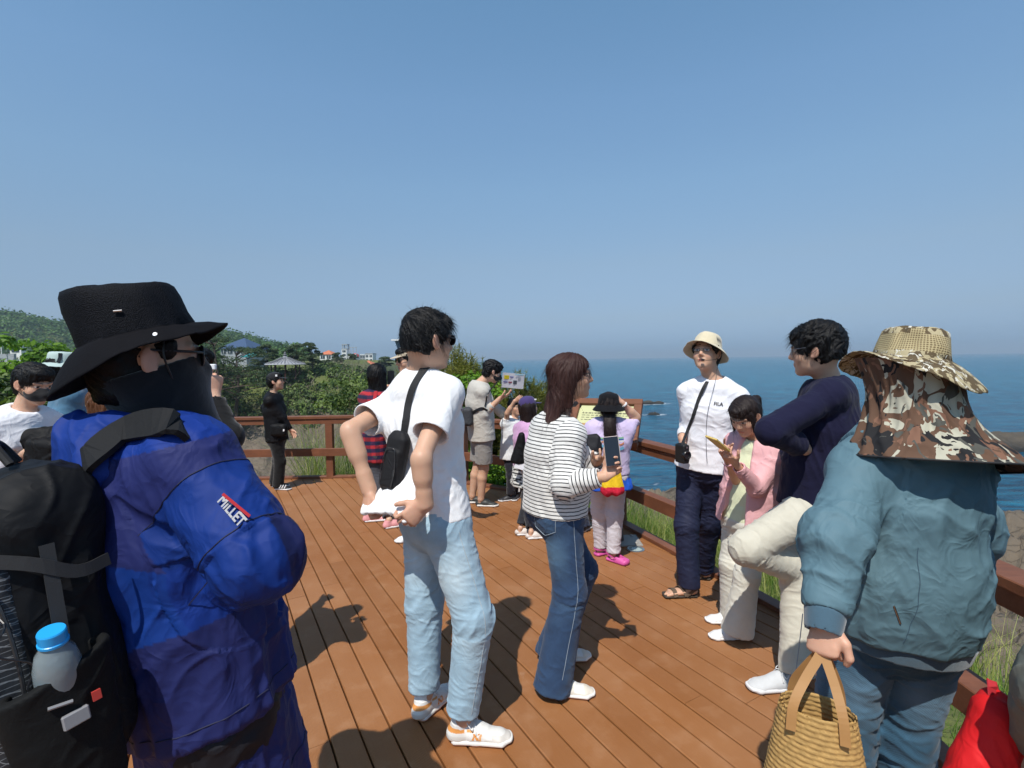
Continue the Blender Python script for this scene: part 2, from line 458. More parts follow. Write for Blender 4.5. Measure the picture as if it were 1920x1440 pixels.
def skin_col(V, N, H, tone=1.0, hands=(), brows=True, blush=1.0):
    c = np.repeat(SKIN[None]*tone, len(V), 0)
    n = fbm(V*22, 5, 3)[:, None]; c = c*(1+.05*n)
    if H is not None:
        q = H.loc(V); x, y, z = q[:, 0], q[:, 1], q[:, 2]; m = np.linalg.norm(q, axis=1) < .2
        def put(w, col, a=1.0):
            w = (np.clip(w, 0, 1)*a*m)[:, None]; c[:] = c*(1-w)+A_(col)*tone*w
        lip = 1-np.sqrt((x/.025)**2+((z+.058)/.011)**2); put(np.where(y > .07, lip*4, 0), (.50, .17, .14), .75)
        ch = 1-np.sqrt(((np.abs(x)-.042)/.03)**2+((z+.02)/.03)**2); put(np.where(y > .03, ch, 0), (.62, .28, .2), .35*blush)
        ns = 1-np.sqrt((x/.02)**2+((z+.02)/.02)**2); put(np.where(y > .08, ns, 0), (.60, .28, .2), .4)
        er = 1-np.sqrt(((y+.005)/.03)**2+(z/.04)**2); put(np.where(np.abs(x) > .078, er*2, 0), (.62, .29, .21), .5)
        if brows:
            bx = (np.abs(x)-.030)/.023; bz = (z-.031-.004*(1-bx**2))/.0055
            put(np.where(y > .05, (1-np.sqrt(bx**2*.9+bz**2))*3, 0), (.05, .035, .03), .8)
            ex = (np.abs(x)-.031)/.016; ez = (z-.010)/.0075
            w = np.where(y > .06, (1-np.sqrt(ex**2+ez**2))*4, 0); put(w, (.72, .68, .64), .9)
            w = np.where(y > .06, (1-np.sqrt(((np.abs(x)-.031)/.0075)**2+((z-.010)/.0075)**2))*6, 0); put(w, (.02, .012, .01), 1)
            w = np.where(y > .06, (1-np.sqrt(ex**2+((z-.0165)/.0035)**2))*4, 0); put(w, (.04, .025, .02), .8)
    for h in hands:
        d = np.linalg.norm(V-h, axis=1); w = np.clip((.13-d)/.06, 0, 1)[:, None]*.35
        c = c*(1-w)+A_((.62, .31, .22))*tone*w
    return c
def hand(w, d, n, thumb, curl=(25, 35, 25), sc=1.0, spread=6, thumb_in=.35, curls=None, tcurl=20):
    """wrist, direction of the fingers, way the palm faces, way the thumb lies"""
    d = nz(d); n = np.asarray(n, float); n = nz(n-(n@d)*d); t = np.cross(d, n); t = t*(1 if t@np.asarray(thumb) >= 0 else -1)
    p = [ecap(w-d*.01*sc, w+d*.078*sc, (.026*sc, .017*sc), (.039*sc, .013*sc), t, .012*sc),
         cap(w+d*.02*sc+t*.018*sc+n*.006*sc, w+d*.05*sc+t*.030*sc+n*.008*sc, .015*sc, .012*sc, .012*sc)]
    L = [(.028, .078, .0087), (.009, .086, .0090), (-.010, .080, .0086), (-.028, .063, .0077)]
    axis = np.cross(d, n)
    for i, (o, l, r) in enumerate(L):
        cu = curls[i] if curls is not None else curl
        b = w+(d*(.080-.004*abs(i-1))+t*o)*sc; a = 0
        fd = rotmat(n, math.radians((o/.028)*spread*(1 if np.cross(n, d)@t > 0 else -1)))@d
        q = b-fd*.012*sc; rr = r*sc
        for seg, (fr, an) in enumerate(zip((.46, .30, .24), cu)):
            a += an; dd = rotmat(axis, math.radians(a))@fd; e = (b if seg == 0 else q)+dd*l*fr*sc
            p.append(cap(q, e, rr, rr*.92, .004*sc if seg else .007*sc)); q = e; rr *= .92
    b = w+(d*.022+t*.026+n*.005)*sc; td = nz(t*.62+d*.72+n*thumb_in)
    e = b+td*.034*sc; p.append(cap(b, e, .0125*sc, .0112*sc, .010*sc))
    td = rotmat(nz(np.cross(t, d)), 0)@nz(td+d*.35+n*.25-t*.12*tcurl/20); e2 = e+td*.031*sc; p.append(cap(e, e2, .0110*sc, .0098*sc, .004*sc))
    td = nz(td+n*.3-t*.2*tcurl/20); p.append(cap(e2, e2+td*.020*sc, .0096*sc, .0085*sc, .004*sc))
    return p
class Man:
    """joints in world metres; s = stature over 1.75 m"""
    def __init__(m, base, H, neck, pelvis, r, s=1.0, hipr=None, sw=.170, hw=.09, sdrop=.05):
        m.base = A_(base, float); m.H = H; m.N = A_(neck, float); m.Pv = A_(pelvis, float); m.s = s
        m.u = nz(m.N-m.Pv); r = np.asarray(r, float); m.r = nz(r-(r@m.u)*m.u); m.f = np.cross(m.u, m.r)
        hr = m.r if hipr is None else nz(hipr); m.hr = hr
        m.J = dict(sR=m.N+(m.r*sw-m.u*sdrop)*s, sL=m.N+(-m.r*sw-m.u*sdrop)*s, hR=m.Pv+(hr*hw-UP*.03)*s, hL=m.Pv+(-hr*hw-UP*.03)*s)
    def set(m, **k):
        for a, b in k.items(): m.J[a] = A_(b, float)
        return m
    def limb(m, S, e_px, w_px, near=(True, True), L=(.285, .25)):
        a = m.J['s'+S]; e = reach(a, *e_px, L[0]*m.s, near[0]); w = reach(e, *w_px, L[1]*m.s, near[1]); m.J['e'+S] = e; m.J['w'+S] = w
    def leg(m, S, k_px, a_px, near=(True, True), L=(.425, .405)):
        a = m.J['h'+S]; k = reach(a, *k_px, L[0]*m.s, near[0]); w = reach(k, *a_px, L[1]*m.s, near[1]); m.J['k'+S] = k; m.J['a'+S] = w
    def torso(m, off=0.0, w=(.165, .145, .165, .150), d=(.115, .105, .118, .095), k=.05, flat=False, lo=0.0, sh=.055, top=.0, traps=True, tagn=0):
        s = m.s; L = np.linalg.norm(m.N-m.Pv); W = A_(w)*s+off; D = A_(d)*s+off; pt = lambda t: m.Pv+m.u*L*t
        fr = (lo, .32, .64, .86)
        sd = [m.hr*(1-t)+m.r*t for t in fr]
        p = [ecap(pt(fr[0]), pt(fr[1]), (W[0], D[0]), (W[1], D[1]), sd[0], 0, tagn, flat_a=flat),
             ecap(pt(fr[1]), pt(fr[2]), (W[1], D[1]), (W[2], D[2]), m.r, k*s*.6, tagn), ecap(pt(fr[2]), pt(fr[3]), (W[2], D[2]), (W[3], D[3]), m.r, k*s*.6, tagn)]
        if traps:
            for S in 'RL':
                p.append(cap(m.N-m.u*(.03-top)*s, m.J['s'+S], .058*s+off, sh*s+off, k*s, tagn))
        return p
    def arm(m, S, off=0.0, r=(.050, .040, .042, .027), k=.025, tagn=0):
        s = m.s; J = m.J; a, e, w = J['s'+S], J['e'+S], J['w'+S]; r = A_(r)*s+off; mid = e+(w-e)*.28
        return [cap(a, e, r[0], r[1], k, tagn), cap(e, w, r[1]*.97, r[3], .012, tagn), cap(e+(w-e)*.12, e+(w-e)*.40, r[2]*.93, r[2]*.88, .03, tagn)]
    def legp(m, S, off=0.0, r=(.088, .056, .056, .037), k=.03, tagn=0):
        s = m.s; J = m.J; a, e, w = J['h'+S], J['k'+S], J['a'+S]; r = A_(r)*s+off; mid = e+(w-e)*.3-m.f*.012*s
        return [cap(a, e, r[0], r[1], k, tagn), cap(e, mid, r[1], r[2], k*.5, tagn), cap(mid, w, r[2], r[3], k*.5, tagn)]
    def foot(m, S, toe, s=None):
        s = m.s if s is None else s; a = m.J['a'+S]; d = nz(toe); hz = a-UP*.055*s
        return [cap(a, hz-d*.015*s, .031*s, .022*s, .02), ecap(hz-d*.01*s, hz+d*.11*s-UP*.012*s, (.026*s, .017*s), (.034*s, .010*s), np.cross(d, UP), .015)]
def seg_coord(V, segs):
    """nearest segment: index, metres along it, radial direction offset"""
    best = np.full(len(V), 9e9); S = np.zeros(len(V)); I = np.zeros(len(V), int); T = np.zeros(len(V)); Rd = np.zeros_like(V)
    for i, sg in enumerate(segs):
        a, b = np.asarray(sg[0]), np.asarray(sg[1]); rad = sg[2] if len(sg) > 2 else .05
        ab = b-a; L = np.linalg.norm(ab); n = ab/L; t = (V-a)@n; tc = np.clip(t, 0, L); w = V-a-tc[:, None]*n; d = np.linalg.norm(w, axis=1)-rad
        m = d < best; best = np.where(m, d, best); S = np.where(m, t, S); I = np.where(m, i, I); T = np.where(m, t/L, T); Rd[m] = (V-a-t[:, None]*n)[m]
    return I, S, T, Rd
def folds(segs, amp=.004, fa=26, fc=7, seed=1, joints=(), base=.5, drape=0.0, tens=()):
    """ring creases across each limb, stronger near the given joints, plus long drapes"""
    def fn(V, N):
        I, S, T, Rd = seg_coord(V, segs)
        wp = 1.5*noise(V*6, seed+9)+.6*noise(V*15, seed+19); an = Rd@A_((.8, .5, .33)); an2 = Rd@A_((-.4, .85, .3))
        q = np.stack([S*fa*.8+I*17.3+wp+an*fc*1.4, an*fc*1.1, an2*fc*1.1], 1); q2 = np.stack([S*fa*1.5-an*fc*3+wp+I*3.1, an*fc*1.8, an2*fc*1.8], 1)
        r = ridged(q, seed); r = np.where(r > 0, r**1.3, r*.35); r2 = ridged(q2+5, seed+7); r2 = np.where(r2 > 0, r2**1.3, r2*.3)
        mk = np.clip(.55+1.0*noise(V*7+3, seed+2), .05, 1.25); r = r*mk; r2 = r2*(1.2-mk*.6)
        a = np.full(len(V), base)
        for c, rad, st in joints: a = a+st*np.exp(-np.sum((V-np.asarray(c))**2, 1)/(rad*rad))
        d = amp*a*(r*.95+r2*.55-.15)
        if drape: 
            q = np.stack([S*3.0, (Rd[:, 0]+Rd[:, 2]*.6)*fa*1.2+2*noise(V*5, seed+4), Rd[:, 1]*fa*1.2], 1); d = d+drape*(ridged(q, seed+21)-.2)
        for c, dr, rad, st in tens:                       # pulls that fan out from a point along dr
            v = V-np.asarray(c); dr = nz(dr); al = v@dr; pe = v-al[:, None]*dr
            w = np.exp(-np.sum(v*v, 1)/(rad*rad)); q = np.stack([al*4, pe[:, 0]*34+pe[:, 2]*20, pe[:, 1]*34-pe[:, 2]*20], 1)
            d = d+st*w*ridged(q, seed+31)
        return d
    return fn
def skinmesh(name, prims, h, mat, parent, col=None, disp=None, rl=1, attrs=None, cuts=(), smooth=True, keep=None, colfn=None, top=None):
    V, Q = mesh_sdf(list(prims)+list(cuts), h)
    if rl: V = relax(V, Q, rl, .45)
    if disp is not None:
        N = vnormals(V, Q); dd = 0
        for f in (disp if isinstance(disp, (list, tuple)) else [disp]): dd = dd+f(V, N)
        V = V+N*dd[:, None]
    N = vnormals(V, Q)
    if colfn is not None: col = colfn(V, N)
    at_ = attrs(V, N) if attrs else None
    if top is not None: return obj(name, V, Q, mat, None, col, at_, smooth, origin=top)
    return obj(name, V, Q, mat, parent, col, at_, smooth)
def person(prims, base, h, label, group=None, H=None, tone=1.0, hands=(), brows=True, extra=None, rl=1):
    V, Q = mesh_sdf(prims, h); V = relax(V, Q, rl, .4); N = vnormals(V, Q)
    c = skin_col(V, N, H, tone, hands, brows)
    if extra is not None: c = extra(V, N, c)
    o = obj('person', V, Q, M_SKIN, None, c, origin=np.array([base[0], base[1], 0.0]))
    return tag(o, label, 'person', group)
def _skin():
    t = NT('skin'); v = t.coords(); c = t.attr('Col').outputs['Color']
    b = t.bump(t.noise(v, 260, 3), .18, .001); b = t.bump(t.noise(v, 45, 3), .15, .003, b)
    r = t.math('ADD', t.math('MULTIPLY', t.noise(v, 30, 3), .25), .36)
    m = t.fin(c, r, b, Subsurface_Weight=.12, Subsurface_Scale=.01, Specular_IOR_Level=.35)
    t.b.inputs['Subsurface Radius'].default_value = (1, .35, .2); return m
M_SKIN = _skin()
def hairmat(name, col, gloss=.5, ax=(140, 140, 12)):
    t = NT(name); v = t.coords(ax); n = t.noise(v, 3.0, 4, .6, .4); c = t.mix(n, [x*.45 for x in col], [x*1.5 for x in col])
    return t.fin(c, gloss, t.bump(n, .55, .004), Specular_IOR_Level=.26)
M_HBLACK = hairmat('black_hair', (.0035, .003, .0035)); M_HBROWN = hairmat('brown_hair', (.045, .018, .014)); M_HDARK = hairmat('dark_hair', (.018, .011, .010))
def hair_short(H, vol=1.0, back=-.085, fringe=.0, side=-.005, seed=3, h=.004, lock=.006, topv=1.0):
    s = H.s; R = H.R; E = lambda c, r, k=.02: ell(H.P(*c), A_(r)*s, R, k*s)
    p = [E((0, -.016, .044), (.087*vol, .106*vol, .088*topv), 0), E((0, -.045, .0), (.080, .072, .075), .02), E((0, -.052, back*.6), (.062, .050, .05), .02),
         E((0, .045, .085), (.062, .055, .035*topv), .02)]
    for q in (1, -1): p.append(E((q*.066, .025, .032), (.018, .022, .032), .01))
    p += [E((0, .105, -.038+fringe), (.085, .075, .088)).sub(.006*s)]
    for q in (1, -1):
        p += [E((q*.096, -.003, -.012), (.030, .024, .036)).sub(.006*s), E((q*.085, .05, -.06), (.05, .06, .05)).sub(.004*s)]
    p.append(halfsp(H.P(0, -.05, back), -(H.u*1.0+H.f*.25)))
    def dsp(V, N):
        q = H.loc(V); flow = np.stack([q[:, 0]*55+10*noise(q*9, seed), q[:, 1]*26, q[:, 2]*16+q[:, 1]*18], 1)
        return s*(lock*ridged(flow, seed)+lock*.5*ridged(flow*2.1+3, seed+5)-.002)
    return p, dsp
def strands(parent, H, V, N, n, L, mat, seed=1, w=.0009, name='hair_strands', flow=None, zmin=-1, lift=.35, droop=.5):
    rng = np.random.default_rng(seed); q = H.loc(V); ok = np.nonzero(q[:, 2] > zmin)[0]; i = rng.choice(ok, n); p = V[i]; nn = N[i]
    fl = np.repeat((flow if flow is not None else -H.u*.8+H.f*.3)[None], n, 0)+rng.normal(0, .35, (n, 3)); fl = fl-(fl*nn).sum(1)[:, None]*nn*.9
    d = fl/(np.linalg.norm(fl, axis=1)[:, None]+1e-9)*(1-lift)+nn*lift+rng.normal(0, .12, (n, 3)); d /= np.linalg.norm(d, axis=1)[:, None]
    ln = L*rng.uniform(.5, 1.2, n); sd = np.cross(d, nn); sd /= np.linalg.norm(sd, axis=1)[:, None]+1e-9
    VV = []; T = [0, .35, .7, 1]
    for t in T:
        c = p-nn*.002+d*(ln*t)[:, None]+A_((0, 0, -1))*(ln*droop*t*t)[:, None]
        ww = w*(1-t*.85); VV += [c-sd*ww, c+sd*ww]
    VV = np.stack(VV, 1).reshape(-1, 3); b = (np.arange(n)*8)[:, None]
    F = np.concatenate([b+A_([[2*k, 2*k+1, 2*k+3, 2*k+2]]) for k in range(3)])
    return obj(name, VV, F, mat, parent, smooth=False)
def garment_mesh(prims, h, disp=None, rl=1):
    V, Q = mesh_sdf(prims, h); V = relax(V, Q, rl, .45) if rl else V
    if disp is not None: V = V+vnormals(V, Q)*disp(V, vnormals(V, Q))[:, None]
    return V, Q
def hollow(a, b, r, depth=.03):
    """empties the open end of a sleeve or leg that ends at b"""
    a = np.asarray(a, float); b = np.asarray(b, float); n = nz(b-a)
    return cone(b-n*depth, b+n*.03, r*.9, r, 0).sub(.002)
_shm = {}
def shoe(parent, ankle, toe, mats, L=.28, s=1.0, z0=0.0, style='sneaker', h=.0035, col=None, up=None, name='shoe'):
    """ankle: world point above the heel; toe: horizontal pointing; mats: (upper, sole); col: fn(local)->rgb"""
    u = UP if up is None else nz(up); d = nz(np.asarray(toe, float)-(np.asarray(toe)@u)*u); sd = np.cross(d, u)
    o = A_(ankle, float).copy(); 
    if up is None: o[2] = z0
    R = np.stack([d, sd, u], 1); k = L/.28
    P = lambda x, y, z: o+(d*x+sd*y+u*z)*k
    hgt = {'sneaker': .085, 'low': .06, 'slipper': .05}.get(style, .08)
    up_p = [ecap(P(-.035, 0, .035), P(.06, 0, .040), (.034*k, .034*k), (.038*k, .038*k), sd, 0), ecap(P(.05, 0, .036), P(.155, .002, .020), (.039*k, .038*k), (.043*k, .026*k), sd, .02),
            ecap(P(.155, .002, .018), P(.185, .000, .016), (.042*k, .026*k), (.034*k, .020*k), sd, .015)]
    if style == 'sneaker': up_p += [cone(P(-.018, 0, .03), P(-.012, 0, .088), .037*k, .036*k, .02), ecap(P(.03, 0, .066), P(.10, 0, .052), (.018*k, .012*k), (.020*k, .010*k), sd, .015),
                                    cone(P(-.010, 0, .058), P(-.008, 0, .12), .026*k, .030*k, 0).sub(.004)]
    else: up_p += [cone(P(-.010, 0, .045), P(.0, 0, .12), .030*k, .036*k, 0).sub(.006)]
    up_p.append(halfsp(P(0, 0, .016), -u))
    so_p = [ecap(P(-.030, 0, .015), P(.06, 0, .015), (.042*k, .021*k), (.043*k, .021*k), sd, 0), ecap(P(.05, 0, .015), P(.165, .003, .015), (.043*k, .021*k), (.050*k, .021*k), sd, .01),
            ecap(P(.165, .002, .016), P(.194, -.002, .019), (.047*k, .020*k), (.034*k, .016*k), sd, .01),
            halfsp(P(0, 0, .0265), u), halfsp(P(0, 0, .0012), -u)]
    a = skinmesh(name, up_p, h, mats[0], parent, colfn=(lambda V, N: col((V-o)@R/k, V, N)) if col else (lambda V, N: np.full((len(V), 3), .8)), rl=1)
    b = skinmesh('sole', so_p, h, mats[1], a, rl=1, colfn=lambda V, N: np.full((len(V), 3), .8))
    return a, P, R
def laces(parent, P, mat, k=1.0, n=4, bow=True, name='laces'):
    m = MB()
    for i in range(n):
        x = .035+.022*i; z = .080-.0085*i
        for sgn in (1, -1):
            m.tube(catmull([P(x, -.020*sgn, z-.006), P(x+.006, 0, z+.004), P(x+.014, .020*sgn, z-.010)], 3), .0022*k, 5)
    if bow:
        for sgn in (1, -1):
            m.tube(catmull([P(.035, 0, .086), P(.02, .03*sgn, .105), P(.045, .045*sgn, .075), P(.045, .02*sgn, .08), P(.037, 0, .086)], 4), .002*k, 5)
            m.tube(catmull([P(.037, 0, .086), P(.055, .022*sgn, .083), P(.06, .045*sgn, .055)], 3), .002*k, 5)
    return m.build(name, mat, parent, smooth=True)
def glasses(parent, H, mat, lens=None, w=.026, hh=.019, y=.098, z=.010, round_=True, name='glasses', rim=.0011):
    m = MB(); s = H.s
    for q in (1, -1):
        pts = []
        for j in range(21):
            a = 2*math.pi*j/20; e = 1 if round_ else .75
            cx = math.copysign(abs(math.cos(a))**e, math.cos(a)); cz = math.copysign(abs(math.sin(a))**e, math.sin(a))
            pts.append(H.P(q*.033+w*cx, y-.10*abs(.0+(q*.033+w*cx))**1.2*1.2, z+hh*cz))
        m.tube(pts, rim*s, 6, caps=False)
        m.tube([H.P(q*(.033+w), y-.006, z+.006), H.P(q*.074, y-.03, z+.008), H.P(q*.083, -.005, z+.012), H.P(q*.083, -.025, z-.004)], rim*s*1.3, 6)
    m.tube([H.P(-.008, y-.001, z+.006), H.P(0, y+.002, z+.009), H.P(.008, y-.001, z+.006)], rim*s, 6)
    o = m.build(name, mat, parent, smooth=True)
    if lens is not None:
        g = MB()
        for q in (1, -1):
            V = []
            for yy in (0, .0012):
                for j in range(20):
                    a = 2*math.pi*j/20; xx = q*.033+w*.97*math.cos(a); V.append(H.P(xx, y+yy-.12*abs(xx)**1.2-.0005, z+hh*.97*math.sin(a)))
            g.add(V, [tuple(range(20)), tuple(range(20, 40))[::-1]]+[(j, (j+1) % 20, 20+(j+1) % 20, 20+j) for j in range(20)])
        g.build('lens', lens, o)
    return o
def glassmat(name, col=(.5, .55, .6), rough=.03, alpha=.07):
    t = NT(name); return t.fin(col, rough, None, Alpha=alpha, Specular_IOR_Level=.8)
M_LENS = glassmat('clear_lens'); M_DLENS = plain('dark_lens', (.004, .004, .005), .3, spec=.25)
M_BLKPL = plain('black_plastic', (.012, .012, .014), .35); M_STEEL = plain('steel', (.5, .5, .52), .3, metal=1)
K_ = cloth('soft_fabric', wrs=.22, crease=8); K_JEAN = cloth('denim', 700, .35, .88, .10, .22, 40, .20, twill=True, crease=9); K_SHELL = cloth('shell_fabric', 1200, .12, .66, .0, .06, 26, .30, spec=.22, crease=10); K_FLAT = cloth('plain_weave', 700, .3, .9, .04, .08, 40, .2, crease=9)
K_KNIT = cloth('knit_fabric', 500, .5, .95, .4, .1, 50, .2); K_LEATH = cloth('shoe_leather', 300, .1, .5, 0, .06, 60, .12, spec=.4); K_SOLE = cloth('rubber_sole', 200, .2, .6, 0, .06, 30, .1)
def uni(c): c = A_(c, float); return lambda V, N: np.repeat(c[None], len(V), 0)
def boolm(w): return np.clip(w, 0, 1)[:, None]
def ring_seam(o, c, axis, mat, r=.0012, rad=.2, arc=(0, 360), name='seam'):
    from mathutils.bvhtree import BVHTree
    org = A_(o['org']); bv = BVHTree.FromPolygons([v.co+Vector(org) for v in o.data.vertices], [p.vertices[:] for p in o.data.polygons]); axis = nz(axis); u = nz(np.cross(axis, (.2, .3, .9))); w = np.cross(axis, u); pts = []
    for a in np.radians(np.linspace(arc[0], arc[1], 61)):
        d = u*math.cos(a)+w*math.sin(a); h = bv.ray_cast(Vector(c+d*rad), Vector(-d), rad)
        if h[0] is not None: pts.append(np.array(h[0])+d*.0006)
    m = MB()
    if len(pts) > 3: m.tube(pts, r, 4); return m.build(name, mat, o)
def text_mesh(s, font_h, ext=.0008):
    cu = bpy.data.curves.new('t', 'FONT'); cu.body = s; cu.size = 1; cu.extrude = 0; cu.align_x = 'CENTER'; cu.align_y = 'CENTER'; cu.resolution_u = 2
    o = bpy.data.objects.new('t', cu); dg = bpy.context.evaluated_depsgraph_get(); COL.objects.link(o); dg.update(); me = bpy.data.meshes.new_from_object(o.evaluated_get(bpy.context.evaluated_depsgraph_get()))
    V = np.array([v.co[:] for v in me.vertices]); F = [tuple(p.vertices) for p in me.polygons]
    bpy.data.objects.remove(o); bpy.data.curves.remove(cu); bpy.data.meshes.remove(me)
    return V*font_h, F
def put_text(name, s, hgt, c, xd, yd, mat, parent, proj_fn=None, off=.001, bold=0, shear=0):
    """flat lettering laid on a surface: c centre, xd reading direction, yd up direction"""
    V, F = text_mesh(s, hgt); xd = nz(xd); yd = nz(yd); n = np.cross(xd, yd)
    m = MB()
    for dx, dy in ([(0, 0)] if not bold else [(0, 0), (bold, 0), (0, bold), (bold, bold)]):
        W = np.asarray(c)+np.outer(V[:, 0]+dx+V[:, 1]*shear, xd)+np.outer(V[:, 1]+dy, yd)+n*(off+dx*.05+dy*.03)
        if proj_fn is not None: W = proj_fn(W)
        m.add(W, F)
    return m.build(name, mat, parent)
def flat_on(fn, off=.004):
    """lays points on the plane that best fits the surface under them"""
    def g(W):
        W = np.asarray(W); Q = fn(W); c = Q.mean(0); u, s_, vt = np.linalg.svd(Q-c); n = vt[2]; n = n*(1 if n@(CP-c) > 0 else -1); d = Q-W; n2 = nz(d.mean(0)+1e-9)
        t = ((c-W)@n)/(n2@n) if abs(n2@n) > .2 else np.zeros(len(W)); return W+np.outer(t, n2)+n*off
    return g
def project_to(o_obj, n, off=.0015):
    """lays points onto an object's surface along -n"""
    dg = bpy.context.evaluated_depsgraph_get(); org = A_(o_obj['org']); n = nz(n)
    from mathutils.bvhtree import BVHTree
    me = o_obj.data; vs = [v.co+Vector(org) for v in me.vertices]; bv = BVHTree.FromPolygons(vs, [p.vertices[:] for p in me.polygons])
    def fn(W):
        out = []
        for w in W:
            h = bv.ray_cast(Vector(w+n*.2), Vector(-n), .5)
            out.append(np.array(h[0])+n*off if h[0] is not None else w)
        return np.array(out)
    return fn
rng0 = np.random.default_rng(7)
# ================================================================ camera, sun, sky
cam = bpy.data.cameras.new('camera'); camo = bpy.data.objects.new('camera', cam); COL.objects.link(camo); SC.camera = camo
cam.sensor_width = 36; cam.lens = F_PX/1920*36; cam.clip_end = 60000; cam.clip_start = .05; camo.matrix_world = CAM_M
SUN_AZ, SUN_EL = math.radians(19.0), math.radians(58.0)       # shadows fall SUN_AZ to the right of straight ahead
ld = Vector((math.sin(SUN_AZ)*math.cos(SUN_EL), math.cos(SUN_AZ)*math.cos(SUN_EL), -math.sin(SUN_EL)))
sl = bpy.data.lights.new('sun', 'SUN'); sl.energy = SUN_E; sl.angle = math.radians(.53); sl.color = (1, .955, .88)
so = bpy.data.objects.new('sun', sl); COL.objects.link(so); so.rotation_euler = ld.to_track_quat('-Z', 'Y').to_euler(); so.location = (-8, -20, 40)
W = bpy.data.worlds.new('World'); SC.world = W; W.use_nodes = True; wt = W.node_tree
bg = wt.nodes['Background']; sky = wt.nodes.new('ShaderNodeTexSky'); sky.sky_type = 'NISHITA'; sky.sun_disc = False
sky.sun_elevation = SUN_EL; sky.sun_rotation = math.pi+SUN_AZ; sky.altitude = SKY_ALT; sky.air_density = SKY_AIR; sky.dust_density = SKY_DUST; sky.ozone_density = SKY_OZ
tc = wt.nodes.new('ShaderNodeTexCoord'); sx_ = wt.nodes.new('ShaderNodeSeparateXYZ'); wt.links.new(tc.outputs['Generated'], sx_.inputs[0])
rp = wt.nodes.new('ShaderNodeValToRGB'); el_ = rp.color_ramp.elements; wt.links.new(sx_.outputs['Z'], rp.inputs[0])
for i_, (p_, c_) in enumerate(SKY_T):            # the coastal air: a paler, bluer band low in the sky
    e_ = el_[i_] if i_ < 2 else el_.new(p_); e_.position = p_; e_.color = (*c_, 1)
ml_ = wt.nodes.new('ShaderNodeMix'); ml_.data_type = 'RGBA'; ml_.blend_type = 'MULTIPLY'; ml_.inputs[0].default_value = 1; wt.links.new(sky.outputs[0], ml_.inputs[6]); wt.links.new(rp.outputs[0], ml_.inputs[7])
wt.links.new(ml_.outputs[2], bg.inputs[0]); bg.inputs[1].default_value = SKY_STR
SC.view_settings.view_transform = 'Standard'; SC.view_settings.look = 'None'; SC.view_settings.exposure = EXPO; SC.view_settings.gamma = 1
try: SC.view_settings.use_curve_mapping = False
except Exception: pass
SC.cycles.max_bounces = 6; SC.cycles.transparent_max_bounces = 12; SC.cycles.use_denoising = True
SC.cycles.use_adaptive_sampling = True; SC.cycles.adaptive_threshold = .02

# ================================================================ deck
BD = A_((-math.sin(math.radians(30.2)), math.cos(math.radians(30.2)), 0)); BN = A_((BD[1], -BD[0], 0))   # along / across the boards
DECK = [A_(p, float) for p in [(-4.5, -2.5), (1.72, -2.5), (1.76, 2.3), (1.80, 3.0), (1.51, 3.82), (1.09, 4.95), (.32, 6.02), (-.62, 6.66), (-1.5, 7.10), (-2.54, 7.08), (-4.15, 7.02), (-4.5, 3.0)]]
DECK3 = [A_((p[0], p[1], 0)) for p in DECK]
def clip_poly(poly, n, c):                 # keeps dot(p,n) <= c
    out = []
    for i in range(len(poly)):
        a, b = poly[i], poly[(i+1) % len(poly)]; da, db = a@n-c, b@n-c
        if da <= 0: out.append(a)
        if (da < 0) != (db < 0) and abs(da-db) > 1e-12: out.append(a+(b-a)*(da/(da-db)))
    return out
def deck_dist(x, y):                       # signed distance to the deck outline, positive outside
    x = np.asarray(x, float); y = np.asarray(y, float); d = np.full(x.shape, 1e9); ins = np.zeros(x.shape, bool)
    for i in range(len(DECK)):
        a, b = DECK[i], DECK[(i+1) % len(DECK)]; ex, ey = b-a; wx, wy = x-a[0], y-a[1]; t = np.clip((wx*ex+wy*ey)/(ex*ex+ey*ey), 0, 1)
        d = np.minimum(d, np.hypot(wx-ex*t, wy-ey*t)); c = ((a[1] > y) != (b[1] > y)) & (x < (b[0]-a[0])*(y-a[1])/((b[1]-a[1]) if abs(b[1]-a[1]) > 1e-9 else 1e-9)+a[0]); ins ^= c
    return np.where(ins, -d, d)
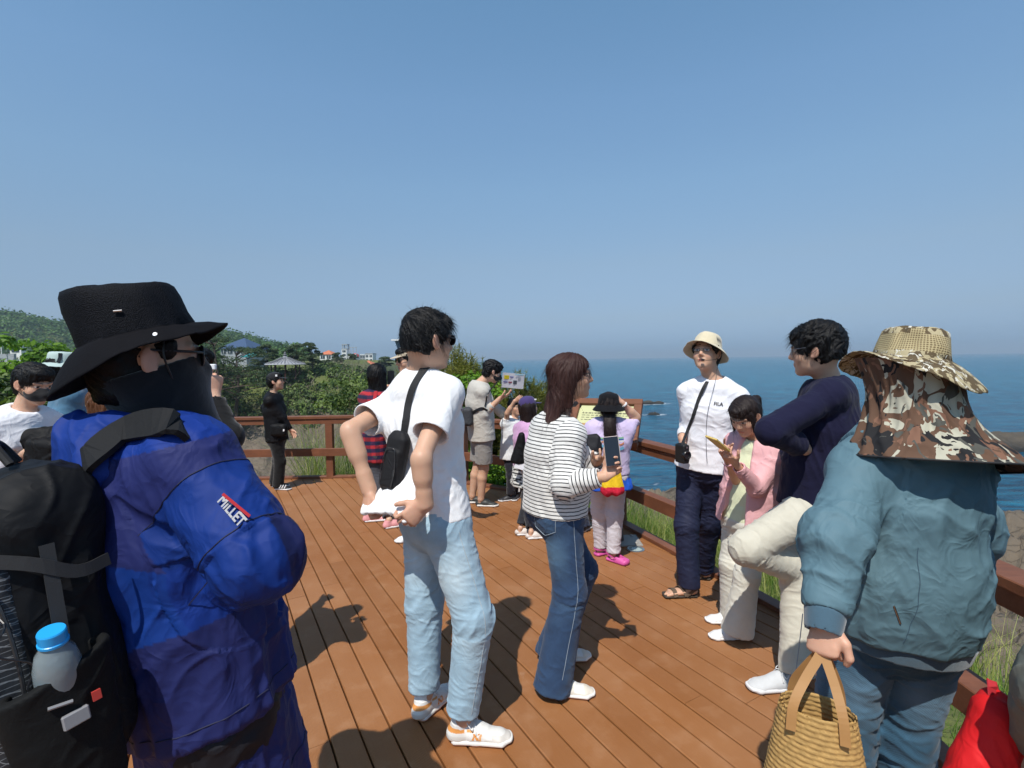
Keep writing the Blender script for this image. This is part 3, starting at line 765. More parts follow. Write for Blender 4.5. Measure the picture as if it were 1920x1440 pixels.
def mat_deck():
    t = NT('deck_boards'); v = t.coords(); a = math.atan2(BD[1], BD[0])
    m = t.n.new('ShaderNodeMapping'); m.inputs['Rotation'].default_value = (0, 0, -a); t.L(v, m.inputs[0]); vv = m.outputs[0]
    sx = t.N('SeparateXYZ'); t.L(vv, sx.inputs[0])
    bidx = t.attr('board').outputs['Fac']
    wn = t.N('TexWhiteNoise', noise_dimensions='1D'); t.L(bidx, wn.inputs['W'])
    big = t.noise(v, 1.1, 4); mid = t.noise(v, 7, 5, .65)
    st = t.n.new('ShaderNodeMapping'); st.inputs['Scale'].default_value = (2.5, 60, 10); t.L(vv, st.inputs[0]); grain = t.noise(st.outputs[0], 3, 4, .6)
    base = t.mix(wn.outputs['Value'], (.270, .106, .032), (.355, .146, .048))
    base = t.mix(t.math('MULTIPLY', grain, .55), base, (.215, .082, .026))
    base = t.mix(t.ramp(big, [(.42, (0, 0, 0)), (.72, (.5, .5, .5))]), base, (.40, .205, .100))
    base = t.mix(t.ramp(mid, [(.50, (0, 0, 0)), (.85, (.45, .45, .45))]), base, (.46, .26, .145))
    sm = t.noise(v, 3.2, 6, .75, .8); base = t.mix(t.ramp(sm, [(.64, (0, 0, 0)), (.78, (.55, .55, .55))]), base, (.54, .40, .30))
    sp = t.noise(v, 42, 3, .8); base = t.mix(t.ramp(sp, [(.735, (0, 0, 0)), (.77, (.6, .6, .6))]), base, (.6, .50, .38))
    gr = t.math('SINE', t.math('MULTIPLY', sx.outputs['Y'], 2*math.pi/.0048))
    b1 = t.bump(gr, .35, .0012); b2 = t.bump(grain, .25, .002, b1); b3 = t.bump(t.noise(v, 300, 3), .15, .001, b2)
    return t.fin(base, t.math('ADD', t.math('MULTIPLY', mid, .3), .42), b3, Specular_IOR_Level=.35)
M_DECK = mat_deck()
def mat_wood(name, c0, c1, sc=(2, 40, 40), rough=.55):
    t = NT(name); v = t.coords(sc); g = t.noise(v, 2.2, 5, .6); w = t.noise(t.coords(), 5, 4)
    c = t.mix(g, c0, c1); c = t.mix(t.ramp(w, [(.5, (0, 0, 0)), (.8, (.35, .35, .35))]), c, [min(1, x*1.9) for x in c1])
    return t.fin(c, rough, t.bump(g, .3, .003), Specular_IOR_Level=.4)
M_RAIL = mat_wood('rail_timber', (.115, .042, .020), (.215, .082, .040)); M_DARKW = mat_wood('dark_timber', (.05, .018, .010), (.09, .032, .018))
def build_deck():
    bw, gap, th = .1225, .0075, .028; u = [p@BN for p in DECK3]; V = []; F = []; at_ = []; rng = random.Random(5); i0 = int(math.floor(min(u)/bw)); joint = {}
    for i in range(i0, int(max(u)/bw)+2):
        lo, hi = i*bw+gap/2, (i+1)*bw-gap/2
        poly = clip_poly(clip_poly(DECK3, BN, hi), -BN, -lo)
        if len(poly) < 3: continue
        s = [p@BD for p in poly]; s0, s1 = min(s), max(s); cuts = [s0-1]; x = s0+rng.uniform(.3, 2.6)
        while x < s1: cuts.append(x); x += rng.choice([1.8, 2.4, 2.7])
        cuts.append(s1+1)
        for j in range(len(cuts)-1):
            pc = clip_poly(clip_poly(poly, BD, cuts[j+1]-.0012), -BD, -(cuts[j]+.0012))
            if len(pc) < 3: continue
            cen = sum(pc)/len(pc); zt = rng.uniform(-.0006, .0006); b = len(V); n = len(pc); bev = .0035
            inn = []
            for p in pc:
                q = p.copy(); du = (p@BN); 
                if abs(du-lo) < 1e-6: q = q+BN*bev
                if abs(du-hi) < 1e-6: q = q-BN*bev
                inn.append(q)
            V += [q+UP*zt for q in inn]+[p+UP*(zt-bev) for p in pc]+[p-UP*th for p in pc]
            area = sum(np.cross(pc[k], pc[(k+1) % n])[2] for k in range(n)); o = 1 if area > 0 else -1
            F.append([b+k for k in range(n)][::o])
            for k in range(n):
                l = (k+1) % n; F.append([b+n+k, b+n+l, b+l, b+k][::o]); F.append([b+2*n+k, b+2*n+l, b+n+l, b+n+k][::o])
            at_ += [i*7.3+j*1.7]*(3*n)
    return tag(obj('deck', np.array(V), F, M_DECK, None, smooth=False, attrs={'board': at_}), None, None, kind='structure')
if WANT('env'):
    build_deck()
    mb = MB()
    n = len(DECK3)
    for i in range(n):                     # rim boards and joists below
        a, b = DECK3[i], DECK3[(i+1) % n]; mb.bar(a-UP*.13, b-UP*.13, .04, .19, bev=.003)
    for k in range(-14, 16):
        y = k*.45; c = [p for p in clip_poly(clip_poly(DECK3, BD, y+.025), -BD, -(y-.025))]
        if len(c) >= 3:
            uu = [p@BN for p in c]; a, b = BN*min(uu)+BD*y, BN*max(uu)+BD*y; mb.bar(a+nz(b-a)*.03-UP*.085, b-nz(b-a)*.03-UP*.085, .05, .10)
    tag(mb.build('deck_frame', M_DARKW), None, None, kind='structure')

# ---------------------------------------------------------------- railing
def railing():
    path = [A_((-4.5, 1.0, 0)), A_((-4.5, 3.0, 0)), A_((-4.15, 7.02, 0)), A_((-2.54, 7.08, 0)), A_((-1.5, 7.10, 0)), A_((-.62, 6.66, 0)), A_((.32, 6.02, 0)), A_((1.09, 4.95, 0)), A_((1.51, 3.82, 0)), A_((1.80, 3.0, 0)), A_((1.76, 2.3, 0)), A_((1.735, .9, 0)), A_((1.72, -.6, 0))]
    cen = A_((-1.2, 2.5, 0)); R = empty('railing', (-2.54, 7.08, 0), 'brown timber railing with a cap rail and a lower rail around the deck edge', 'railing')
    ins = []
    for i, p in enumerate(path):
        a = nz(p-path[max(i-1, 0)]) if i else nz(path[1]-p); b = nz(path[min(i+1, len(path)-1)]-p) if i < len(path)-1 else a
        d = nz(a+b); nrm = A_((d[1], -d[0], 0)); nrm = nrm*(1 if nrm@(cen-p) > 0 else -1); ins.append((p+nrm*.055, nrm, d))
    for i, (p, nrm, d) in enumerate(ins):
        if i == 4: continue
        Rz = np.stack([d, np.cross(UP, d), UP], 1); m = MB(); m.box(p+UP*.415, (.0475, .0475, .415), Rz, bev=.004)
        m.build('post', M_RAIL, R)
    def rail(name, z, w, h, offn, ov):
        for i in range(len(ins)-1):
            if i in (3, ): a = ins[i][0]; b = ins[i+1][0]
            a, b = ins[i][0]+ins[i][1]*offn, ins[i+1][0]+ins[i+1][1]*offn; d = nz(b-a)
            def end(j, q):                    # mitre
                return nz(ins[j][1])
            na, nb = end(i, a), end(i+1, b); n0 = A_((d[1], -d[0], 0)); n0 = n0*(1 if n0@na > 0 else -1)
            ka, kb = 1/max(.5, na@n0), 1/max(.5, nb@n0); g = d*.0008
            V = []
            for zz, e in ((z-h/2, 0), (z+h/2-.004, 0), (z+h/2, .004)):
                V += [a+g-na*(w/2-e)*ka+UP*zz, b-g-nb*(w/2-e)*kb+UP*zz, b-g+nb*(w/2-e)*kb+UP*zz, a+g+na*(w/2-e)*ka+UP*zz]
            F = [(0, 1, 2, 3), (8, 11, 10, 9)]+[(j+4*r, 4*r+4+j, 4*r+4+(j+1) % 4, 4*r+(j+1) % 4) for r in (0, 1) for j in range(4)]
            m = MB().add(V, F); o = m.build(name, M_RAIL, R)
            import bmesh
            bm = bmesh.new(); bm.from_mesh(o.data); bmesh.ops.recalc_face_normals(bm, faces=bm.faces); bm.to_mesh(o.data); bm.free()
    rail('top_rail', .853, .125, .036, 0, 0); rail('under_rail', .797, .045, .070, .026, 0)
    rail('lower_rail', .375, .040, .105, .068, 0); rail('lower_rail', .395, .09, .032, .002, 0)
    rail('kerb_board', .018, .095, .030, -.0, 0)
    return R
if WANT('env'): railing()

# ================================================================ terrain
HP = [A_(p, float) for p in [(-7, 4), (-9, 14), (-24, 22), (-48, 36), (-60, 60), (-54, 80), (-36, 84), (-22, 85), (-20, 97), (-30, 125), (-44, 180), (-52, 240), (-70, 330), (-120, 600), (-900, 900), (-900, -300), (-7, -40)]]
def poly_dist(PL, x, y):
    d = np.full(x.shape, 1e9); ins = np.zeros(x.shape, bool)
    for i in range(len(PL)):
        a, b = PL[i], PL[(i+1) % len(PL)]; ex, ey = b-a; wx, wy = x-a[0], y-a[1]; t = np.clip((wx*ex+wy*ey)/(ex*ex+ey*ey), 0, 1)
        d = np.minimum(d, np.hypot(wx-ex*t, wy-ey*t)); c = ((a[1] > y) != (b[1] > y)) & (x < (b[0]-a[0])*(y-a[1])/((b[1]-a[1]) if abs(b[1]-a[1]) > 1e-9 else 1e-9)+a[0]); ins ^= c
    return np.where(ins, -d, d)
SEA = -10.0
def hfun(x, y):
    x = np.asarray(x, float); y = np.asarray(y, float); P = np.stack([x, y, x*0], -1).reshape(-1, 3)
    def nn(f, s, o=3): return fbm(P*f, s, o).reshape(x.shape)
    dd = deck_dist(x, y); az = np.degrees(np.arctan2(x, y))
    right = np.interp(dd, [-9, 0, 1.2, 4, 8, 14, 22, 30, 45, 90], [-.6, -.45, -.55, -1.9, -3.9, -5.6, -7.2, -9.0, -12, -16])
    left = np.interp(dd, [-9, 0, 1.2, 3, 8, 14, 24, 60, 90], [-.6, -.45, -.7, -1.7, -4.4, -7.0, -8.4, -8.9, -9.3])
    w = np.clip((az+6)/14, 0, 1); w = w*w*(3-2*w); z = left*(1-w)+right*w
    far = np.clip((x+12+.05*y)/14, 0, 1)*np.clip((dd-16)/14, 0, 1); z = z-far*(1-w)*5
    rock = np.clip((dd-3.5)/5, 0, 1)
    strata = nn(A_((.35, .8, 1)), 3, 4)*.9+np.abs(nn(A_((.9, 2.2, 1)), 8, 3))*-.45+nn(2.6, 14, 3)*.16
    z = z+rock*strata+nn(.9, 5)*.06
    hp = poly_dist(HP, x, y); up = np.clip((3-hp)/11, 0, 1); up = up*up*(3-2*up); plat = -.9+nn(.035, 40)*1.6+np.clip((y-60)/60, 0, 1)*1.3+nn(.2, 41)*.4
    dn = np.clip((np.hypot(x+4, y-4)-9)/14, 0, 1); z = z*(1-up*dn)+plat*up*dn
    lf = np.clip((-x-4.8)/2.5, 0, 1)*np.clip((14-y)/8, 0, 1); z = z*(1-lf)+(-.5+nn(.5, 6)*.1)*lf
    z = z+42*np.exp(-(((x+445)/105)**2+((y-430)/110)**2))*(1+.12*nn(.012, 50))+24*np.exp(-(((x+250)/55)**2+((y-420)/60)**2))+7*np.exp(-(((x+150)/50)**2+((y-300)/60)**2))
    isl = 4.2*np.exp(-(((x-63)/13)**2+((y-64)/4.5)**2))+9*np.exp(-(((x-16)/8)**2+((y-27)/6)**2))*0
    rg = 2.6*np.exp(-(((x-27)/6)**2+((y-25)/5)**2))+1.5*np.exp(-(((x-9)/5)**2+((y-22)/6)**2))
    return z+rg
def mat_ground():
    t = NT('coast_ground'); v = t.coords(); g = t.attr('grass').outputs['Fac']; n1 = t.noise(v, .8, 6, .65); n2 = t.noise(v, 4.5, 6, .7)
    vo = t.N('TexVoronoi', feature='DISTANCE_TO_EDGE'); vo.inputs['Scale'].default_value = .85; mp = t.n.new('ShaderNodeMapping'); mp.inputs['Scale'].default_value = (1, 2.2, 1.5); mp.inputs['Rotation'].default_value = (0, 0, .5); t.L(v, mp.inputs[0])
    dis = t.mix(.7, mp.outputs[0], t.N('TexNoise', i_Scale=1.5).outputs[1], 'ADD'); t.L(dis, vo.inputs['Vector'])
    rc = t.mix(n1, (.085, .062, .042), (.24, .185, .125)); rc = t.mix(t.math('MULTIPLY', n2, .7), rc, (.13, .115, .095))
    rc = t.mix(t.ramp(vo.outputs['Distance'], [(0, (.55, .55, .55)), (.035, (0, 0, 0))]), rc, (.03, .024, .018))
    rc = t.mix(t.ramp(n2, [(.62, (0, 0, 0)), (.72, (.6, .6, .6))]), rc, (.34, .29, .2))
    gc = t.mix(n2, (.05, .085, .015), (.16, .17, .05)); c = t.mix(g, rc, gc)
    geo = t.N('NewGeometry'); sz = t.N('SeparateXYZ'); t.L(geo.outputs['Position'], sz.inputs[0])
    wet = t.ramp(t.math('ADD', t.math('MULTIPLY', sz.outputs['Z'], .25), t.math('ADD', 2.45, t.math('MULTIPLY', n1, .35))), [(0, (1, 1, 1)), (.28, (0, 0, 0))]); c = t.mix(wet, c, (.022, .022, .020))
    h = t.math('ADD', n2, t.math('MULTIPLY', t.ramp(vo.outputs['Distance'], [(0, (0, 0, 0)), (.07, (1, 1, 1))]), .45))
    return t.fin(c, .9, t.bump(h, .8, .12))
M_GROUND = mat_ground()
def terrain():
    az = np.concatenate([np.linspace(-180, -62, 60)[:-1], np.linspace(-62, 62, 520), np.linspace(62, 180, 60)[1:]]); r = np.concatenate([[.0], np.geomspace(.8, 900, 340)])
    A, Rr = np.meshgrid(np.radians(az), r, indexing='ij'); x = Rr*np.sin(A); y = Rr*np.cos(A); z = hfun(x, y)
    z = np.minimum(z, np.where(deck_dist(x, y) < .02, -.45, 1e9))
    V = np.stack([x, y, z], -1).reshape(-1, 3); na, nr = A.shape; i = np.arange(na-1)[:, None]*nr+np.arange(nr-1)[None]
    F = np.stack([i, i+1, i+nr+1, i+nr], -1).reshape(-1, 4)
    zz = z.ravel(); keep = (zz[F] > SEA-3.5).any(1); F = F[keep]
    dd = deck_dist(V[:, 0], V[:, 1]); g = np.clip((5.5-dd)/2+noise(V*.7, 2)*.9, 0, 1); hp = poly_dist(HP, V[:, 0], V[:, 1]); g = np.maximum(g, np.clip((-hp)/3, 0, 1)); g = np.where((V[:, 0] < -5) & (V[:, 1] < 14), 1, g)
    pass
    return tag(obj('ground', V, F, M_GROUND, attrs={'grass': g}), None, None, kind='structure')
def mat_sea():
    t = NT('sea_water'); v = t.coords(); cd = t.N('CameraData') if False else None
    m1 = t.n.new('ShaderNodeMapping'); m1.inputs['Scale'].default_value = (.55, 1.5, 1); m1.inputs['Rotation'].default_value = (0, 0, -.12); t.L(v, m1.inputs[0])
    m2 = t.n.new('ShaderNodeMapping'); m2.inputs['Scale'].default_value = (.5, 1.3, 1); m2.inputs['Rotation'].default_value = (0, 0, .35); t.L(v, m2.inputs[0])
    a = t.noise(m1.outputs[0], .35, 6, .62, .6); b = t.noise(m2.outputs[0], 1.6, 5, .6, .4); s = t.noise(m1.outputs[0], .04, 4, .5)
    h = t.math('ADD', t.math('MULTIPLY', a, 1.2), t.math('MULTIPLY', b, .35))
    lw = t.noise(v, .012, 4); sep = t.N('SeparateXYZ'); t.L(v, sep.inputs[0])
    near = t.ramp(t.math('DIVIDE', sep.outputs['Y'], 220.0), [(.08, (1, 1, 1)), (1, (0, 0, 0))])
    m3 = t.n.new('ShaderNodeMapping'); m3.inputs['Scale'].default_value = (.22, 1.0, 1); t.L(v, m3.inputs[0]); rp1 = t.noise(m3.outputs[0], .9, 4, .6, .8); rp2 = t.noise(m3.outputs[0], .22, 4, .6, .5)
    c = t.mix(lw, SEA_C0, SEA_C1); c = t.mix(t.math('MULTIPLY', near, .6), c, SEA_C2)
    c = t.mix(t.math('MULTIPLY', t.ramp(h, [(.62, (1, 1, 1)), (.88, (0, 0, 0))]), .8), c, t.mix(1.0, c, (.22, .28, .38), 'MULTIPLY'))  # wave troughs darkened in the colour, shade painted along with the bump
    c = t.mix(t.ramp(rp1, [(.42, (.75, .75, .75)), (.56, (0, 0, 0))]), c, t.mix(1.0, c, (.30, .42, .55), 'MULTIPLY')); c = t.mix(t.ramp(rp2, [(.5, (0, 0, 0)), (.7, (.5, .5, .5))]), c, t.mix(1.0, c, (1.7, 1.5, 1.35), 'MULTIPLY'))  # ripple light and shade painted into the colour as dark and pale streaks
    fo = t.attr('foam').outputs['Fac']; fm = t.math('MULTIPLY', fo, t.ramp(t.noise(v, 1.1, 5, .7), [(.42, (0, 0, 0)), (.58, (1, 1, 1))]))
    c = t.mix(fm, c, (.8, .85, .88))
    return t.fin(c, .22, t.bump(h, 1.0, .9), Specular_IOR_Level=.5, IOR=1.33)
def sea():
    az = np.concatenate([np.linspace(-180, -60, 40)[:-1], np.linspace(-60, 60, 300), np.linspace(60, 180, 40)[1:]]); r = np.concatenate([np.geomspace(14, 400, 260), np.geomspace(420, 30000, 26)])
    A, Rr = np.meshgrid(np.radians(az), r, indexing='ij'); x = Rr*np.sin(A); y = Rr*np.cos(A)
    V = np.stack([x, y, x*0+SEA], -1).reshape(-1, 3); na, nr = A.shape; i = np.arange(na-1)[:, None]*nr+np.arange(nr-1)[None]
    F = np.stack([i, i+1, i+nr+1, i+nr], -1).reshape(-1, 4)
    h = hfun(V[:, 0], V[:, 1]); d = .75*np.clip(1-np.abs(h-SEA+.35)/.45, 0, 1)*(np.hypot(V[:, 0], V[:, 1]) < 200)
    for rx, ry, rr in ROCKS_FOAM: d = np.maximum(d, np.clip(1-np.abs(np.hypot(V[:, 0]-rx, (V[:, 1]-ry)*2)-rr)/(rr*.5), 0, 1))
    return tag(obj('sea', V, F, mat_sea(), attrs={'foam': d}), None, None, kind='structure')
def mat_rock():
    t = NT('sea_rock'); v = t.coords(); n = t.noise(v, .6, 6, .7); n2 = t.noise(v, 3, 5, .7)
    geo = t.N('NewGeometry'); sz = t.N('SeparateXYZ'); t.L(geo.outputs['Position'], sz.inputs[0])
    c = t.mix(n, (.03, .027, .022), (.15, .12, .085)); wet = t.ramp(t.math('ADD', t.math('MULTIPLY', sz.outputs['Z'], .35), t.math('ADD', 3.3, t.math('MULTIPLY', n, .25))), [(0, (1, 1, 1)), (.4, (0, 0, 0))]); c = t.mix(wet, c, (.018, .018, .017))
    return t.fin(c, .85, t.bump(t.math('ADD', n, n2), .9, .25))
M_ROCK = mat_rock()
ROCKS = [((31.8, 127), (5.6, 2.2, .72), 'low dark sea rock with foam in the strait beyond the girl in the black hat', 21), ((28.3, 102), (1.8, .9, .5), 'small dark rock awash, nearer and smaller than the long reef', 22),
         ((62, 62), (9, 3.6, 1.9), 'flat topped brown sea rock at the right edge beyond the person in the teal jacket', 23)]
ROCKS_FOAM = [(31.8, 127, 5.6), (28.3, 102, 2)]
if WANT('env'):
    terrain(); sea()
    for (x, y), rr, lb, sd in ROCKS:
        pr = [ell((x, y, SEA-.3), rr, None, 0)]
        rg = np.random.default_rng(sd)
        for k in range(7):
            a = rg.uniform(-1, 1)*rr[0]*.85; pr.append(ell((x+a, y+rg.uniform(-.6, .6)*rr[1], SEA), (rr[0]*.25, rr[1]*.5, rr[2]*rg.uniform(.6, 1.25)), None, .3))
        V, Q = mesh_sdf(pr+[halfsp((0, 0, SEA-1.0), (0, 0, -1))], max(rr[0]/26, .18)); N = vnormals(V, Q)
        V = V+N*(fbm(V*A_((.5, .7, 1.6)), sd, 4)*.35*min(1, rr[2]))[:, None]
        o = obj('sea_rock', V, Q, M_ROCK, origin=A_((x, y, SEA))); tag(o, lb, 'rock', 'rocks standing in the sea')

# ================================================================ foliage
def mat_leaf(name, c0, c1, tr=.25, rough=.55):
    t = NT(name); a = t.attr('lv').outputs['Fac']; c = t.mix(a, c0, c1)
    m = t.fin(c, rough, None, Specular_IOR_Level=.3); b = t.b
    tl = t.N('BsdfTranslucent'); t.L(t.mix(1.0, c, (1.3, 1.4, .6), 'MULTIPLY'), tl.inputs[0]); mx = t.N('MixShader'); mx.inputs[0].default_value = tr
    t.L(b.outputs[0], mx.inputs[1]); t.L(tl.outputs[0], mx.inputs[2]); t.L(mx.outputs[0], t.n['Material Output'].inputs[0]); return m
M_LDARK = mat_leaf('dark_foliage', (.014, .032, .012), (.075, .115, .035)); M_LMID = mat_leaf('shrub_foliage', (.016, .045, .010), (.19, .26, .065)); M_LBRT = mat_leaf('bright_foliage', (.05, .13, .008), (.20, .36, .025), .35)
M_NEED = mat_leaf('pine_needles', (.025, .055, .012), (.30, .29, .06), .3); M_FAR = mat_leaf('hill_foliage', (.022, .060, .014), (.13, .24, .045)); M_GRASS = mat_leaf('grass_blades', (.05, .15, .012), (.50, .47, .17), .35)
M_GRASS2 = mat_leaf('green_grass', (.05, .14, .010), (.22, .38, .05), .35); M_TWIG = mat_leaf('bare_twigs', (.10, .085, .06), (.26, .22, .16), .0); M_BARK = plain('bark', (.07, .05, .035), .9, bscale=20, bstr=.6, var=.4)
def leaves(C, size, rng, lv, aspect=.6, upb=0.3, nrm=None):
    n = len(C); nn = rng.normal(0, 1, (n, 3)) if nrm is None else nrm+rng.normal(0, .55, (n, 3)); nn[:, 2] = np.abs(nn[:, 2])*(1)+upb; nn /= np.linalg.norm(nn, axis=1)[:, None]
    t = np.cross(nn, rng.normal(0, 1, (n, 3))); t /= np.linalg.norm(t, axis=1)[:, None]+1e-9; b = np.cross(nn, t); s = (size*rng.uniform(.6, 1.3, n))[:, None]
    V = np.stack([C-t*s, C-b*s*aspect, C+t*s, C+b*s*aspect], 1).reshape(-1, 3); F = np.arange(n*4).reshape(-1, 4); return V, F, np.repeat(lv, 4)
class Foli:
    def __init__(s): s.V = []; s.F = []; s.L = []; s.n = 0
    def add(s, V, F, L): s.V.append(V); s.F.append(F+s.n); s.L.append(L); s.n += len(V)
    def build(s, name, mat, parent=None, origin=None): return obj(name, np.concatenate(s.V), np.concatenate(s.F), mat, parent, attrs={'lv': np.clip(np.concatenate(s.L), 0, 1)}, smooth=False, origin=origin)
def clump(fo, c, r, n, size, rng, bias=0.0, flat=.75, aspect=.6):
    d = rng.normal(0, 1, (n, 3)); d /= np.linalg.norm(d, axis=1)[:, None]; rad = rng.uniform(.55, 1.05, n)**.6; d[:, 2] = np.where(d[:, 2] < -.3, -d[:, 2]*.5, d[:, 2])
    rr = np.asarray(r) if hasattr(r, '__len__') else A_((r, r, r*flat)); P = np.asarray(c)+d*rad[:, None]*rr*(1+.25*noise(d*2.3+np.asarray(c), 4))[:, None]
    lv = .35+.3*noise(P*(1.6/size*.12), 3)+rng.uniform(-.25, .25, n)+bias; V, F, L = leaves(P, size, rng, lv, aspect, nrm=d*1.2); fo.add(V, F, L)
def blades(fo, P, h, w, rng, lv, lean=.35, seg=3):
    n = len(P); a = rng.uniform(0, 2*math.pi, n); d = np.stack([np.cos(a), np.sin(a), a*0], 1); sd = np.stack([-d[:, 1], d[:, 0], a*0], 1); sa = rng.uniform(0, 6.28, n); sd = sd*np.cos(sa)[:, None]+d*np.sin(sa)[:, None]*.6
    ln = h*rng.uniform(.5, 1.25, n); le = lean*rng.uniform(.2, 1.6, n); rows = []
    for k in range(seg+1):
        t = k/seg; c = P+d*(ln*le*t*t)[:, None]+UP*(ln*(t-.25*le*t*t))[:, None]; ww = (w*(1-t*.85))*rng.uniform(.7, 1.2, n) if k == 0 else w*(1-t*.85); ww = np.broadcast_to(ww, (n,))
        rows += [c-sd*ww[:, None]/2, c+sd*ww[:, None]/2]
    V = np.stack(rows, 1).reshape(-1, 3); b = (np.arange(n)*(2*seg+2))[:, None]
    F = np.concatenate([b+A_([[2*k, 2*k+1, 2*k+3, 2*k+2]]) for k in range(seg)]); fo.add(V, F, np.repeat(lv, 2*seg+2))
def pine(parent_origin, H, rng, spread=.32, pads=26, label='', group=None, lean=0.0, name='pine_tree', dens=1.0, leafsz=.16, mat=None, lowcut=.35):
    o = A_(parent_origin, float); R = empty(name, o, label, 'tree', group); top = o+A_((lean*H, 0, H)); m = MB()
    mid = o+A_((lean*H*.2+.03*H, 0, H*.5)); tr = catmull([o-UP*.3, o+UP*H*.25, mid, top-UP*H*.08], 5); m.tube(tr, [H*.028*(1-.75*i/(len(tr)-1)) for i in range(len(tr))], 7)
    fo = Foli()
    for i in range(pads):
        t = lowcut+(1-lowcut)*(i+rng.uniform(0, 1))/pads; a = rng.uniform(0, 6.28); reach_ = H*spread*(1-.75*abs(t-.62)/.5*1.0)*rng.uniform(.35, 1.05); reach_ = max(reach_, H*.04)
        b = o+A_((lean*H*t*t, 0, H*t*.96)); c = b+A_((math.cos(a)*reach_, math.sin(a)*reach_, H*rng.uniform(-.01, .06)))
        m.tube([b-UP*H*.04, (b+c)/2-UP*H*.01, c], [H*.008, H*.006, H*.003], 5)
        r = H*rng.uniform(.07, .13); clump(fo, c, (r*1.25, r*1.25, r*.45), int(150*dens), leafsz, rng, bias=.12*(t-.5), aspect=.28)
    m.build('trunk', M_BARK, R, smooth=True); fo.build('crown', mat or M_LDARK, R); return R
def shrub_pine(base, H, Wd, rng, label, group, ntuft=700, nl=.10):
    """dense young pine: upright shoots with rings of needles"""
    o = A_(base, float); R = empty('pine_shrub', o, label, 'tree', group); m = MB(); m.tube([o-UP*.4, o+UP*H*.5, o+UP*H*.9], [.05, .035, .01], 7)
    d = rng.normal(0, 1, (ntuft, 3)); d /= np.linalg.norm(d, axis=1)[:, None]; d[:, 2] = np.abs(d[:, 2])*1.0-.15
    rad = rng.uniform(.45, 1.0, ntuft)**.5; lump = 1+.30*noise(d*2.6+o, 5); C = o+UP*H*.42+d*(rad*lump)[:, None]*A_((Wd, Wd, H*.58))
    sh = d*.7+UP*1.0+rng.normal(0, .3, (ntuft, 3)); sh /= np.linalg.norm(sh, axis=1)[:, None]; fo = Foli()
    for k in range(22):
        u = rng.uniform(0, 1, ntuft); c = C+sh*((u-.3)*nl*1.6)[:, None]; dr = sh*rng.uniform(.3, .9, ntuft)[:, None]+rng.normal(0, .6, (ntuft, 3)); dr /= np.linalg.norm(dr, axis=1)[:, None]
        sd = np.cross(dr, rng.normal(0, 1, (ntuft, 3))); sd /= np.linalg.norm(sd, axis=1)[:, None]; L = (nl*rng.uniform(.5, 1.0, ntuft))[:, None]; w = .005
        V = np.stack([c-sd*w, c+sd*w, c+dr*L+sd*w*.3, c+dr*L-sd*w*.3], 1).reshape(-1, 3)
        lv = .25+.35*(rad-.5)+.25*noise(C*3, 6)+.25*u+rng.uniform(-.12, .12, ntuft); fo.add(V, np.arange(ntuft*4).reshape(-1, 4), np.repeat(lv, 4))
    for i in range(0, ntuft, 6): m.tube([o+UP*H*.35, (o+UP*H*.4+C[i])/2-UP*.05, C[i]], [.014, .009, .003], 4)
    for i in range(0, ntuft, 9):
        if d[i, 2] > .2: m.tube([C[i], C[i]+sh[i]*nl*1.9], [.006, .002], 4)
    m.build('trunk', M_BARK, R, smooth=True); fo.build('crown', M_NEED, R); return R
def skycap(x, y):      # tree tops keep below the skyline of the land
    px = 960+955*x/y; return CAMH+(678-np.interp(px, [0, 60, 110, 140, 330, 430, 480, 590, 640, 700, 770], [570, 602, 624, 640, 655, 640, 656, 672, 681, 694, 700]))/955*y
def hz(x, y): return float(hfun(A_([x]), A_([y]))[0])
